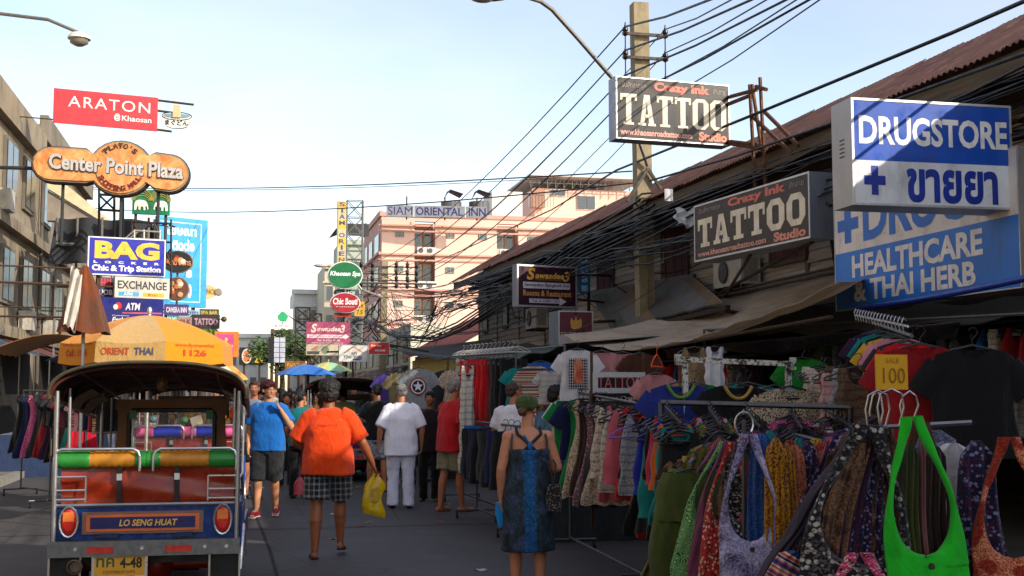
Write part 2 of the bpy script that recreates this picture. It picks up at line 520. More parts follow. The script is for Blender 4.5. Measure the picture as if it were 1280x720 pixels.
# ================================================================== GROUND
def asphalt():
    m, n = newmat('asphalt', .85)
    a = n.noise(.35, det=8, rough=.7); b = n.noise(60, det=3); c = n.noise(2.2, det=6, rough=.75)
    o = n.mix(n.rng(a, .3, .7), (.032, .0325, .037, 1), (.056, .056, .061, 1))
    o = n.mix(n.rng(b, .45, .7, 0, .5), o, (.09, .088, .085, 1))
    o = n.mix(n.rng(c, .58, .66, 0, .55), o, (.022, .022, .022, 1))
    v = n.node('ShaderNodeTexVoronoi', {'Vector': n.tc.outputs['Object'], 'Scale': .45}, feature='DISTANCE_TO_EDGE').outputs[0]
    o = n.mix(n.rng(v, 0, .006, .75, 0), o, (.014, .014, .014, 1))
    k = n.noise(14, det=2); o = n.mix(n.rng(k, .735, .75), o, (.16, .15, .13, 1))
    n.col(o); n.bump(b, .5, .006)
    n.l.new(n.rng(a, .3, .7, .6, .95), n.b.inputs['Roughness'])
    return m
def paving(h):
    m, n = newmat('paving', .85)
    k = n.noise(1.2, det=8, rough=.7)
    n.col(n.mix(n.rng(k, .3, .7), mul(lin(h), .6), lin(h))); n.bump(n.noise(40), .3, .01)
    return m
struct('ground', MB().quad((-900, -400, -.13), (900, -400, -.13), (900, 1600, -.13), (-900, 1600, -.13)), paving('#6a665f'))
struct('road', MB().grid(lambda a, b: (-3.9 + 9.5 * a, -40 + 230 * b, 0.012 * sin(a * 9) * 0), 8, 60), asphalt())
m = MB()
for i in range(60): m.bx(-4.08, -3.9, -40 + i * 3.8, -40 + i * 3.8 + 3.76, -.1, .12)
struct('kerb', m, paint('#8a877f', .8, 0, .3, 2, .5))
m = MB()
for i in range(60): m.bx(5.6, 5.78, -40 + i * 3.8, -40 + i * 3.8 + 3.76, -.1, .12)
struct('kerb', m, paint('#8a877f', .8, 0, .3, 2, .5))
struct('pavement', MB().bx(-6.2, -4.08, -40, 190, -.1, .115), paving('#77726a'))
struct('pavement', MB().bx(5.78, 11.5, -40, 100, -.1, .115), paving('#77726a'))
m = MB(); pts = [G(u, v) for u, v in ((298, 560), (310, 600), (322, 650), (338, 690), (352, 740))]
pts = [(p.x, p.y) for p in pts]
for (a, b), (c, d) in zip(pts, pts[1:]): m.quad((a - .016, b, .004), (a + .016, b, .004), (c + .016, d, .004), (c - .016, d, .004))
struct('road_seam', m, paint('#141414', .9))

m = MB()
for y in (9.8, 14.6, 20.4, 27, 35, 45): m.quad((-3.8, y, .004), (5.5, y + .1, .004), (5.5, y + .125, .004), (-3.8, y + .025, .004))
struct('road_joint', m, paint('#161616', .9))
rnd = random.Random(21)
for k in range(26):
    x, y = rnd.uniform(-.1, 3.0), rnd.uniform(9.5, 26); s_ = rnd.uniform(.02, .06)
    o = ob('litter', MB().grid(lambda a, b: ((a - .5) * s_ * 2, (b - .5) * s_ * 1.4, .006 + .012 * sin(a * 5 + k) * sin(b * 4)), 3, 3), paint(rnd.choice(['#b8b4a8', '#8a7a5a', '#9a3a2a', '#c8c4c0', '#5a6a4a']), .8), None, 180, loc=(x, y, 0), rz=rnd.uniform(0, 6))
    tag(o, 'small scrap of paper or leaf lying on the dark road', 'litter', 'scraps of litter on the road')

# ================================================================== WOODEN BUILDING (right)
XW, XE = 7.9, 7.0
pa, pb = PX(567, 352, XE), PX(1190, 88, XE)
Y_FAR, Y_NEAR = pa.y, 3.6
def EZ(y): return pb.z + (pa.z - pb.z) * (y - pb.y) / (pa.y - pb.y)
RX = 1.5
RH = min(PX(u, v, XE + RX).z - EZ(PX(u, v, XE + RX).y) for u, v in ((1190, 50), (1060, 122)))
wb = thing('wooden_building', 'old dark timber shophouse with rusty corrugated roof running along the right side of the street', 'building', (XW, 20, 0))
def W(name, mb, mt, root, smooth=None):
    return ob(name, mb, mt, root, smooth, loc=tuple(-root.location))
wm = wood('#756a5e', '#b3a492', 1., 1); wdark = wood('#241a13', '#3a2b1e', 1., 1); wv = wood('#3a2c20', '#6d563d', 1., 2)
NB = 12; bay = (Y_FAR - Y_NEAR) / NB
pm = MB().box((0, 0, 0), (.03, bay - .06, .175), Euler((0, radians(9), 0)).to_matrix()).mesh('plank', wm)
pm2 = MB().box((0, 0, 0), (.03, bay - .06, .175), Euler((0, radians(9), radians(.5))).to_matrix()).mesh('plank', wood('#82766a', '#c2b4a0', 1., 1))
for i in range(NB):
    yc = Y_NEAR + (i + .5) * bay
    for j in range(16):
        z = 2.75 + j * .155
        if z > EZ(yc) - .1: break
        add('plank', pm if random.random() < .62 else pm2, wb, (-.012 + random.uniform(-.008, .004), yc - 20, z + random.uniform(-.01, .01)), rot=(random.uniform(-.006, .006), 0, 0))
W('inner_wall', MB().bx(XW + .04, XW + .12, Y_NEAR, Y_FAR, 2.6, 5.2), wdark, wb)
for i in range(NB + 1):
    y = Y_NEAR + i * bay; y = min(y, Y_FAR - .06)
    W('post', MB().bx(XW - .05, XW + .03, y - .05, y + .05, 2.5, EZ(y) + .1), wv, wb)
W('gable_wall', MB().poly([(XW + .1, Y_FAR - .01, 0), (XW + 2.4, Y_FAR - .01, 0), (XW + 2.4, Y_FAR - .01, 5.4), (XE + RX, Y_FAR - .01, EZ(Y_FAR) + RH - .06), (XW + .1, Y_FAR - .01, EZ(Y_FAR) + .5)]), wm, wb)
# shutters
shut = wood('#3a1512', '#5e2620', 1., 2)
def shutter_window(y, z0, z1, wdt, mt, boards=5):
    f = W('window', MB().bx(XW - .09, XW - .055, y - wdt / 2 - .06, y + wdt / 2 + .06, z0 - .06, z0).bx(XW - .09, XW - .055, y - wdt / 2 - .06, y + wdt / 2 + .06, z1, z1 + .06)
          .bx(XW - .09, XW - .055, y - wdt / 2 - .06, y - wdt / 2, z0, z1).bx(XW - .09, XW - .055, y + wdt / 2, y + wdt / 2 + .06, z0, z1), wv, wb)
    for k in range(boards):
        a = y - wdt / 2 + wdt * k / boards
        ob('shutter_board', MB().bx(XW - .075 - .006 * (k % 2), XW - .06, a + .006, a + wdt / boards - .006, z0, z1), mt, f)
for y in (20.8, 25.2, 29.6, 16.2): shutter_window(y, 3.55, EZ(y) - .2, 1.1, shut)
for y, c in ((38.4, '#b8b4a0'), (35.4, '#a8aa98')):
    shutter_window(y, 3.55, 4.85, .62, paint(c, .7, 0, .4, 6, .5), 2)
shutter_window(32.4, 3.6, 4.8, .9, wood('#2b3a35', '#46574c', 1, 2))
# roof
def roof_sheet_mesh(w_, mt, lx, lz, n=8, amp=.018):
    m = MB()
    def fn(a, b): return (lx * b, (a - .5) * (w_ + .05), lz * b + amp * sin(a * n * 2 * pi))
    m.grid(fn, n * 3, 1)
    m.grid(lambda a, b: (fn(a, b)[0], fn(a, b)[1], fn(a, b)[2] - .006), n * 3, 1)
    return m.mesh('roof_sheet', mt, 60)
rust = corr('#7a4838', '#5d3629', '#94705c')
rs = [roof_sheet_mesh(.76, rust, RX + .12 - q, RH + .084 - q * .7) for q in (0, .04)]
ns = int((Y_FAR - Y_NEAR) / .76)
for i in range(ns + 1):
    y = Y_NEAR + .38 + i * .76
    add('roof_sheet', rs[i % 2], wb, (XE - .1 - XW, y - 20, EZ(y) - .05 + (i % 2) * .008 + random.uniform(0, .012)), rot=(0, random.uniform(-.006, .006), 0))
W('rear_roof', MB().poly([(XE + RX, Y_NEAR, EZ(Y_NEAR) + RH), (XE + RX, Y_FAR, EZ(Y_FAR) + RH), (XE + RX + 3.5, Y_FAR, EZ(Y_FAR) - 1), (XE + RX + 3.5, Y_NEAR, EZ(Y_NEAR) - 1)]), rust, wb)
m = MB()
def sl(x0, x1, z0, z1):
    a, b = Y_NEAR, Y_FAR
    k = len(m.v)
    for y in (a, b):
        for x, z in ((x0, z0), (x1, z0), (x1, z1), (x0, z1)): m.v.append((x, y, EZ(y) + z))
    m.f += [(k, k + 1, k + 2, k + 3), (k + 4, k + 7, k + 6, k + 5)] + [(k + i, k + 4 + i, k + 4 + (i + 1) % 4, k + (i + 1) % 4) for i in range(4)]
sl(XE, XE + .04, -.28, -.07); W('fascia_board', m, wood('#4e4336', '#85735c', 1, 1), wb)
m = MB(); sl(XE + .5, XE + .58, -.34, -.2); sl(XE + .05, XW + .1, -.105, -.09); W('eave_beam', m, wdark, wb)
for i in range(int((Y_FAR - Y_NEAR) / 1.1)):
    y = Y_NEAR + .3 + i * 1.1
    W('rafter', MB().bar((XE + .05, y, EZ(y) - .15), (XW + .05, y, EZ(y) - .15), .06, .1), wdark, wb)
# ground floor: deep dark shops
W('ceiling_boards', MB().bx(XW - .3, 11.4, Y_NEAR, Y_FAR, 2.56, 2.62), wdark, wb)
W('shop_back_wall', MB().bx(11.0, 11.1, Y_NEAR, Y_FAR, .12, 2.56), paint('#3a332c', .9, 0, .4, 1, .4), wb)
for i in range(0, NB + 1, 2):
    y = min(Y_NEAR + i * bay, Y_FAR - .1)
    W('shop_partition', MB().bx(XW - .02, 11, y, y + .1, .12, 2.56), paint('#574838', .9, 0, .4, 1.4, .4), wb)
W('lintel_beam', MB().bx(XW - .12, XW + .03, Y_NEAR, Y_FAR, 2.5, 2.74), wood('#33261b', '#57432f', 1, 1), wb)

# lean-to of corrugated sheets over the ground floor
lt = thing('lean_to_roof', 'patched rusty corrugated metal lean-to under the timber wall behind the concrete power pole', 'canopy', (XW - .1, 22, 0))
A0, A1 = PX(738, 369, 7.82), PX(868, 347.5, 7.82); B0, B1 = PX(764, 413, 6.7), PX(905, 379, 6.7)
lc = [corr('#4d5a55', '#5e4d3a', '#39443f'), corr('#75522f', '#8f7347', '#4d4a3a'), corr('#6a6f70', '#4b4f50', '#7a6550'), corr('#3f4a44', '#51665c', '#6e4a30')]
NL = 11
for i in range(NL):
    t0, t1 = i / NL, (i + 1.06) / NL
    a0, a1, b0, b1 = A0.lerp(A1, t0), A0.lerp(A1, t1), B0.lerp(B1, t0), B0.lerp(B1, t1)
    up = Vector((0, 0, 1)); off = .012 * (i % 2)
    f = lambda a, b: (a0.lerp(a1, a)).lerp(b0.lerp(b1, a), b) + up * (.026 * sin(a * 5 * 2 * pi) + off)
    W('roof_sheet', MB().grid(f, 30, 1), lc[(i * 7 + i // 3) % 4], lt, 60)
W('wall_flashing', MB().bar(A0 + Vector((0, 0, .03)), A1 + Vector((0, 0, .03)), .05, .1), corr('#6c6f6f', '#555', '#7d6a55') if 0 else metal('#6c6f6f', .6, .5), lt)
W('edge_beam', MB().bar(B0 + Vector((.06, 0, -.06)), B1 + Vector((.06, 0, -.06)), .07), wdark, lt)
for t in (.02, .5, .98):
    b = B0.lerp(B1, t); W('strut', MB().bar(b + Vector((.05, 0, -.1)), (7.86, b.y, b.z - .25), .05), wdark, lt)

# big cloth awning
def cloth_grid(name, label, cat, fn, nu, nv, mt, group=None):
    o = ob(name, MB().grid(fn, nu, nv), mt, None, 180)
    sm = o.modifiers.new('thick', 'SOLIDIFY'); sm.thickness = .006
    return tag(o, label, cat, group)
canv = sheet('#e0d2be', '#c4b196', .5)
bk0, bk1 = PX(868, 381, 7.55), PX(1100, 331, 7.55)
f0, f1, f2 = PX(703, 418, 5.0), PX(822, 433, 5.0), PX(1050, 353, 5.0)
def awn(a, b):
    bk = bk0.lerp(bk1, a)
    q = f0 * (1 - a) ** 2 + f2 * a * a + (f1 * 2 - (f0 + f2) * .5) * 2 * a * (1 - a) if 0 else None
    t1 = (f1.y - f0.y) / (f2.y - f0.y)
    if a < t1: k = a / t1; fr = f0.lerp(f1, k); fr.z -= .12 * sin(pi * k)
    else: k = (a - t1) / (1 - t1); fr = f1.lerp(f2, k); fr.z += -.06 * sin(pi * k)
    p = bk.lerp(fr, b)
    p.z -= .22 * sin(pi * b) * (.4 + .6 * sin(pi * a)) + .01 * sin(a * 60 + b * 3) * b + .012 * sin(a * 23)
    return p
cloth_grid('cloth_awning', 'large sagging tan canvas awning stretched over the clothes stalls below the slanted tattoo sign', 'awning', awn, 60, 16, canv)
tag(ob('awning_rail', MB().tube([bk0 + Vector((0, .1, .04)), bk1 + Vector((0, -.2, .04))], .035, 8).tube([bk0 + Vector((0, .1, .1)), bk1 + Vector((0, -.2, .1))], .02, 6), metal('#6b6258', .6, .5), None, 40), 'rusty pipe rail holding the back edge of the tan awning', 'rail')
pr = thing('awning_pole', 'thin leaning pole and ropes propping the front edge of the tan awning', 'pole', f1)
W('pole', MB().tube([f1 + Vector((0, 0, -.02)), PX(1040, 396, 5.1)], .018, 6), metal('#5b5048', .7, .5), pr)
W('rope', MB().tube(cable_pts(f0, f0 + Vector((2.3, 1.2, 1.1)), .1), .008, 5), paint('#5b4a38', .9), pr)
# dark tarpaulin and plastic under awning front
def tarp(a, b):
    t = PX(830, 434, 5.08).lerp(PX(1200, 398, 5.6), a) + Vector((0, 0, -.03)); k = PX(835, 442, 5.6).lerp(PX(1190, 420, 6.3), a)
    p = t.lerp(k, b); p.z += .05 * sin(a * 17 + b * 5) * sin(pi * b) - .08 * sin(pi * b); p.x += .05 * sin(a * 31) * sin(pi * b)
    return p
cloth_grid('plastic_sheet', 'dark dusty plastic sheet hanging under the front of the tan awning', 'tarpaulin', tarp, 50, 10, paint('#1f1c1a', .35, 0, .5, 5, .3))
def canopy(u0, v0, u1, v1, X0, X1, drop, col, label, sag=.15, name='stall_canopy', valance=None):
    a0, a1 = PX(u0, v0, X0), PX(u1, v1, X0); up = Vector((X1 - X0, 0, drop))
    def fn(a, b):
        p = a0.lerp(a1, a) + up * b; p.z -= sag * sin(pi * a) * (1 - b * .5) + .03 * sin(a * 30 + 4 * b); return p
    r = thing(name, label, 'canopy', a0)
    o = W('canopy_sheet', MB().grid(fn, 30, 8), fabric(col, 'washed', col, sc=.3), r, 180)
    o.modifiers.new('thick', 'SOLIDIFY').thickness = .008
    for t in (0, 1):
        q = a0.lerp(a1, t); W('post', MB().tube([q, (q.x, q.y, .0)], .018, 6), metal('#6e6e6c', .5, .4), r)
    W('edge_rail', MB().tube([a0, a1], .015, 6), metal('#6e6e6c', .5, .4), r)
    return r
canopy(560, 446, 706, 432, 4.6, 7.8, .35, '#31463f', 'dark green tarpaulin roof over the stall of red trousers')
canopy(492, 437, 585, 450, 4.9, 9.5, .55, '#16181a', 'black tarpaulin roof over the far t-shirt stall', .1)
canopy(880, 412, 1290, 392, 6.2, 7.9, .35, '#26211d', 'low dark tarpaulin roof behind the hanging plastic sheet', .1)
# neighbouring block nearer than the frame (continues the row; unseen, its height chosen to shade the tuk-tuk)
nb = thing('unseen_shophouse', 'unseen grey rendered shophouse continuing the row, made tall to shade the tuk-tuk', 'building', (9.5, -8, 0))
W('wall', MB().bx(7.4, 13, -24, 3.5, 0, 7.0), paint('#a49a8a', .9, 0, .3, .6, .4), nb)
for y in range(-22, 3, 4):
    for z in (2.9, 4.8): W('window', MB().bx(7.33, 7.41, y, y + 1.4, z, z + 1.2), glass(), nb)

# ================================================================== HOTEL
YH = 101.0
def H(u, v): return PY(u, v, YH)
hc = H(477, 270); X0, ZT = hc.x, hc.z
hx = lambda u: H(u, 330).x
hz = lambda v: H(500, v).z
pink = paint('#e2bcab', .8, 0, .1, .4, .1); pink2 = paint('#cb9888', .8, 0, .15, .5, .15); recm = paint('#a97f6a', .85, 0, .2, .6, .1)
hotel = thing('pink_hotel', 'five storey pink hotel block with balcony recesses and a rooftop name sign', 'building', (X0, YH, 0))
XR = hx(800)
m = MB()
cols = [(477, 518), (544, 621), (648, 800)]
for a, b in cols: m.bx(hx(a), hx(b), YH, YH + .6, 0, hz(276))
m.bx(X0, XR, YH, YH + .6, hz(276) , ZT)
W('front_wall', m, pink, hotel)
W('rear_block', MB().bx(X0 + .02, XR, YH + 1.6, YH + 16, 0, ZT - .5), pink, hotel)
SL = PX(455, 300, X0).y
W('side_wall', MB().bx(X0, X0 + .5, YH + .6, SL, 0, ZT), pink2, hotel)  # side away from the sun: its shade is put into the darker pink
for a, b in ((518, 544), (621, 648)):
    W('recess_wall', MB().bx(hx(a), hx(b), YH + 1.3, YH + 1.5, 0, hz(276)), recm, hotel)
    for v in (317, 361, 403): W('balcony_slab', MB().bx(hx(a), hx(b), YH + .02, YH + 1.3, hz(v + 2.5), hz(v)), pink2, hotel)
    for vt, vb in ((283, 305), (326, 349), (370, 392)):
        for k in (0, 1):
            x = hx(a) + (hx(b) - hx(a)) * (.12 + .46 * k); w_ = (hx(b) - hx(a)) * .28
            f = W('balcony_door', MB().bx(x - .08, x + w_ + .08, YH + 1.22, YH + 1.29, hz(vb + 10), hz(vt + 2)), paint('#cfb9a6', .6), hotel)
            ob('pane', MB().bx(x, x + w_ * .95, YH + 1.16, YH + 1.215, hz(vb), hz(vt + 5)), glass('#39444d'), f)
    for vt, vb in ((308, 317), (351, 361), (394, 403)):
        for k in (0, 1):
            x = hx(a) + (hx(b) - hx(a)) * (.14 + .44 * k)
            u_ = W('air_conditioner', MB().bx(x, x + .85, YH - .05, YH + .35, hz(vb) + .02, hz(vt)), paint('#d8d4cc', .5), hotel)
            ob('fan_grille', MB().lathe([(.22, 0), (.22, -.03), (.05, -.035)], 12, (x + .3, YH - .055, (hz(vb) + hz(vt)) / 2), 'y'), paint('#555', .6), u_)
for v in (281, 287.5, 317, 324, 361, 368, 403, 410):
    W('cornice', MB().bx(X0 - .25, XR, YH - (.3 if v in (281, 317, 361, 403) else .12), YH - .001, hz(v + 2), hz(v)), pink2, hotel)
wins = [(499.5, 292), (563, 292), (603.5, 293), (665, 295), (499, 336), (562.5, 336.5), (603, 337), (664, 338), (498.5, 379.5), (562, 380.5), (603, 381), (664, 382), (720, 339), (720, 296), (760, 297), (760, 340)]
for u, v in wins:
    x0, x1, z0, z1 = hx(u - 5.2), hx(u + 5.2), hz(v + 4), hz(v - 4)
    f = W('window', MB().bx(x0, x1, YH - .09, YH - .005, z0, z0 + .07).bx(x0, x1, YH - .09, YH - .005, z1 - .07, z1).bx(x0, x0 + .06, YH - .09, YH - .005, z0 + .07, z1 - .07).bx(x1 - .06, x1, YH - .09, YH - .005, z0 + .07, z1 - .07).bx((x0 + x1) / 2 - .03, (x0 + x1) / 2 + .03, YH - .09, YH - .005, z0 + .07, z1 - .07), paint('#8c8577', .6), hotel)
    ob('pane', MB().bx(x0 + .06, x1 - .06, YH - .05, YH - .003, z0 + .07, z1 - .07), glass('#46525a', .2), f)
for vt, vb in ((288, 312), (330, 352), (372, 396)):
    for k, (ua, ub) in enumerate(((474, 469), (466, 462), (460, 457))):
        a, b = PX(ua, 330, X0).y, PX(ub, 330, X0).y
        z0, z1 = hz(vb), hz(vt + 2)
        W('window', MB().bx(X0 - .08, X0 - .005, a, b, z0, z1), glass('#3d464d', .2), hotel)
    W('cornice', MB().bx(X0 - .22, X0 - .003, YH + .01, SL, hz(vb + 5), hz(vb + 3)), pink2, hotel)
# roof top
W('parapet', MB().bx(X0 - .15, XR, YH - .1, YH + .1, ZT + .005, ZT + .35).bx(X0 - .15, X0 + .1, YH + .11, SL, ZT + .005, ZT + .5), pink2, hotel)
px0, px1 = PY(668, 240, 108), PY(800, 240, 108)
W('penthouse', MB().bx(px0.x, px1.x, 108, 118, ZT - .6, PY(700, 236, 108).z), pink, hotel)
W('penthouse_roof', MB().bx(px0.x - .8, px1.x, 106.5, 118, PY(700, 224, 108).z, PY(700, 222, 108).z), paint('#c8c8c4', .6), hotel)
m = MB()
za, zb_ = PY(700, 235.5, 107).z, PY(700, 224, 107).z
for i in range(14):
    x = px0.x - .6 + i * (px1.x - px0.x) / 13; m.bar((x, 107, za), (x, 107, zb_), .07).bar((x, 107, za), (x + .6, 107, zb_), .04)
m.bar((px0.x - .7, 107, zb_ - .4), (px1.x, 107, zb_ - .4), .06)
W('roof_truss', m, paint('#5c5b58', .6), hotel)
for ua, ub, va, vb in ((722, 743, 246, 261), (689, 706, 238, 244)):
    a, b = PY(ua, vb, 108), PY(ub, va, 108)
    f = W('window', MB().bx(a.x - .1, b.x + .1, 107.9, 107.99, a.z - .1, b.z + .1), paint('#d8c9bb', .6), hotel)
    ob('pane', MB().bx(a.x, (a.x + b.x) / 2 - .05, 107.8, 107.89, a.z, b.z).bx((a.x + b.x) / 2 + .05, b.x, 107.8, 107.89, a.z, b.z), glass('#39434a', .2), f)
a = PY(665, 259, 107.3); b = PY(681, 236, 107.3)
W('terrace_recess', MB().bx(a.x, b.x, 107.2, 107.9, a.z, b.z), recm, hotel)
m = MB()
for i in range(9): x = a.x - .4 + i * .3; m.bar((x, 107, a.z), (x, 107, a.z + 1.3), .05)
m.bar((a.x - .4, 107, a.z + 1.3), (a.x + 2.1, 107, a.z + 1.3), .06)
W('terrace_railing', m, paint('#8c8c8a', .5), hotel)
a = PY(615, 262, 106); b = PY(653, 240, 106)
wt = W('water_tank_house', MB().bx(a.x, b.x, 106, 110, ZT, b.z), paint('#d9d5cd', .7), hotel)
for u0, u1, lab in ((551, 577, 'left'), (586, 612, 'right')):
    a = PY(u0, 257, 104); b = PY(u1, 243, 104); m = MB()
    m.tube([(a.x + .8, 104, ZT - .2), (a.x + .8, 104, b.z - .75)], .8, 14).tube([(b.x - .75, 104, ZT - .2), (b.x - .75, 104, b.z - .7)], .75, 14)
    W('water_tank', m, paint('#54565a', .5, 0, .4, 2), hotel, 40)
    W('tank_cover', MB().poly([(a.x, 103, b.z - .8), (a.x + .7, 103, b.z + .25), (b.x, 103, b.z - .1), (b.x, 105, b.z - .2), (a.x + .7, 105, b.z + .35)]), paint('#4a4c50', .7), hotel)
# hotel roof sign
hs = Sign('rooftop_sign', 'grey SIAM ORIENTAL INN letter panels standing on the hotel roof edge', 'sign', 483, 256, 270.5, 100.3 / cos(.1) - 1.2, 609, .018, .25, '#85878f', '#60636c', .0)
hs.text('SIAM', .015, .255, .15, .87, '#22225c', .0); hs.text('ORIENTAL', .29, .755, .15, .87, '#22225c', .02); hs.text('INN', .815, .985, .15, .87, '#22225c', .02)
hs.rect(.268, .274, 0, 1, '#e8e8ea', 'divider'); hs.rect(.778, .784, 0, 1, '#e8e8ea', 'divider')
hs.arm([((hs.W * t, .3, -.2), (hs.W * t, .3, hs.H + .8)) for t in (.2, .58, .9)], .06, 'support_post')

# ================================================================== LOW SHOPS BEYOND THE TIMBER BUILDING
lr = thing('low_shop', 'low shop with a red sloping corrugated roof past the far end of the timber building', 'building', (9, 46, 0))
e0, e1 = PX(535, 436, 7.6), PX(600, 446, 7.6)
W('wall', MB().bx(8.2, 13, 42, 57, 0, 3.2), wm, lr)
redc = corr('#8e3a2a', '#a5523c', '#6b3125')
for i in range(16):
    y = 42 + i * .95
    W('roof_sheet', MB().grid(lambda a, b: (7.4 + 3.4 * b, y + a * .98, 3.1 + 1.9 * b + .02 * sin(a * 6 * 2 * pi)), 18, 1), redc, lr, 60)
W('shop_front', MB().bx(8.0, 8.19, 42.5, 56.5, 2.2, 3.0), paint('#c9b24a', .7), lr)
cream = paint('#cfc8b4', .85, 0, .2, .5, .3)
ls = thing('row_of_shops', 'cream two storey shop row beyond the red roofed shop in front of the hotel', 'building', (10, 78, 0))
W('wall', MB().bx(8.4, 14, 60, 97, 0, 5.0), cream, ls)
for i in range(9):
    y = 61 + i * 4
    W('window', MB().bx(8.33, 8.39, y, y + 1.6, 3.1, 4.3), glass('#3a434a', .2), ls)
    W('shop_awning', MB().poly([(8.39, y - .3, 2.9), (8.39, y + 2.6, 2.9), (7.0, y + 2.6, 2.3), (7.0, y - .3, 2.3)]), paint(random.choice(['#7a2b22', '#2f4d3a', '#33363a', '#a06a2a']), .8), ls)
W('opening_shade_slab', MB().bx(8.3, 8.39, 60.5, 96.5, .1, 2.2), paint('#1c1a18', .8), ls)  # solid near-black slab paints the shade inside the open shopfronts

# ================================================================== END OF THE STREET
def block(name, label, ua, ub, vt, Y, depth, col, rows, colsn, vb=480, wcol='#4a545b'):
    a, b = PY(ua, vt, Y), PY(ub, vt, Y)
    r = thing(name, label, 'building', (a.x, Y, 0))
    mt = paint(col, .85, 0, .15, .3, .2)
    W('wall', MB().bx(a.x, b.x, Y, Y + depth, 0, a.z), mt, r)
    W('cornice', MB().bx(a.x - .3, b.x + .3, Y - .4, Y - .001, a.z - .5, a.z + .02).bx(a.x - .2, b.x + .2, Y - .25, Y - .001, a.z - 2, a.z - 1.8), mt, r)
    cw = (b.x - a.x) / colsn
    for j in range(rows):
        for i in range(colsn):
            x = a.x + (i + .2) * cw; z = a.z - 1.6 - (j + 1) * 3.0 + .8
            if z < 1: continue
            f = W('window', MB().bx(x - .1, x + cw * .6 + .1, Y - .08, Y - .002, z - .1, z + 1.6), mt, r)
            ob('pane', MB().bx(x, x + cw * .6, Y - .12, Y - .081, z, z + 1.5), glass(wcol, .2), f)
    return r
block('white_building', 'low white building closing the far end of the street beside the palm coloured sign', 286, 336, 417, 150, 10, '#e4e0d4', 3, 4)
block('concrete_building', 'taller pale concrete building behind the steel sign frames at the end of the street', 368, 406, 362, 138, 12, '#d7d6cf', 4, 4)
block('cream_building', 'narrow cream building between the steel lattice tower and the pink hotel', 406, 432, 330, 125, 12, '#c9bfa8', 5, 2)
block('green_grey_building', 'pale grey building behind the green lattice tower beside the hotel', 426, 452, 300, 128, 10, '#a9b3a4', 5, 2)
block('long_white_building', 'long low white block at the left end of the street behind the market banners', 230, 300, 440, 158, 8, '#d5d0c4', 2, 6)

# left row 
pal = ['#8c806c', '#7f7668', '#a39a88', '#746c60', '#948872', '#a5957c', '#8a867e', '#9c9482']
for i in range(10):
    y0 = 27 + i * 12.2; h = [9.2, 9.9, 8.8, 9.6, 9.4, 8.6, 9.1, 8.4, 8.8, 8.2][i]; y1 = y0 + 12.15
    r = thing('shophouse', ['weathered buff', 'sandy grey', 'pale cream', 'grimy brown', 'light tan', 'warm beige', 'cool grey', 'pale stone', 'dull grey', 'chalky white'][i] + ' shophouse, ' + ['first', 'second', 'third', 'fourth', 'fifth', 'sixth', 'seventh', 'eighth', 'ninth', 'last'][i] + ' along the left side behind the signs', 'building', (-6.2, y0, 0), group='shophouses along the left side')
    mt = paint(pal[i % 8] if i < 9 else '#ccc6b8', .9, 0, .4, .7, .85, .3, 3)
    W('wall', MB().bx(-14, -6.2, y0, y1, 0, h), mt, r)
    W('parapet', MB().bx(-6.199, -5.95, y0 + .02, y1 - .02, h - .5, h + .3), mt, r)
    for z in (3.2, 6.1):
        W('floor_band', MB().bx(-6.199, -5.95, y0 + .02, y1 - .02, z - .15, z + .15), mt, r)
        for k in range(4):
            a = y0 + .7 + k * 2.95
            f = W('window', MB().bx(-6.19, -6.12, a, a + 1.7, z + .75, z + 2.3), paint('#6b6255', .7), r)
            ob('pane', MB().bx(-6.119, -6.09, a + .1, a + .8, z + .85, z + 2.2).bx(-6.119, -6.09, a + .9, a + 1.6, z + .85, z + 2.2), glass('#2c3338', .15), f)
    for k in range(3):
        yy = y0 + 1.6 + k * 3.9; zz = 3.35 + 2.9 * (k % 2)
        W('air_conditioner', MB().bx(-6.15, -5.8, yy, yy + .8, zz, zz + .55), paint('#b8b2a4', .6, 0, .3, 3, .5), r)
    W('drain_pipe', MB().tube([(-6.08, y0 + .3, .2), (-6.08, y0 + .3, h)], .05, 6), paint('#5c564c', .7), r)
    for k in range(2): W('awning', MB().poly([(-6.1, y0 + .8 + k * 5.6, 3.0), (-6.1, y0 + 5.8 + k * 5.6, 3.0), (-4.8, y0 + 5.8 + k * 5.6, 2.5), (-4.8, y0 + .8 + k * 5.6, 2.5)]), paint(['#3a4a5a', '#6a3a2a', '#4a4a3a', '#5a5248'][(i + k) % 4], .8, 0, .3, 1, .4), r)
    W('opening_shade_slab', MB().bx(-6.195, -6.14, y0 + .6, y1 - .6, .15, 2.7), paint('#1d1a18', .9), r)  # dark slab on the wall stands in for a shaded shop interior
r = thing('unseen_near_shophouse', 'unseen plain rendered shophouse on the left, added for light bounced off its wall', 'building', (-6.2, 0, 0))
W('wall', MB().bx(-14, -6.2, -24, 26.9, 0, 8.5), paint('#a89c88', .9, 0, .3, .6, .5), r)  # out of view, put in to bounce sunlight across the street

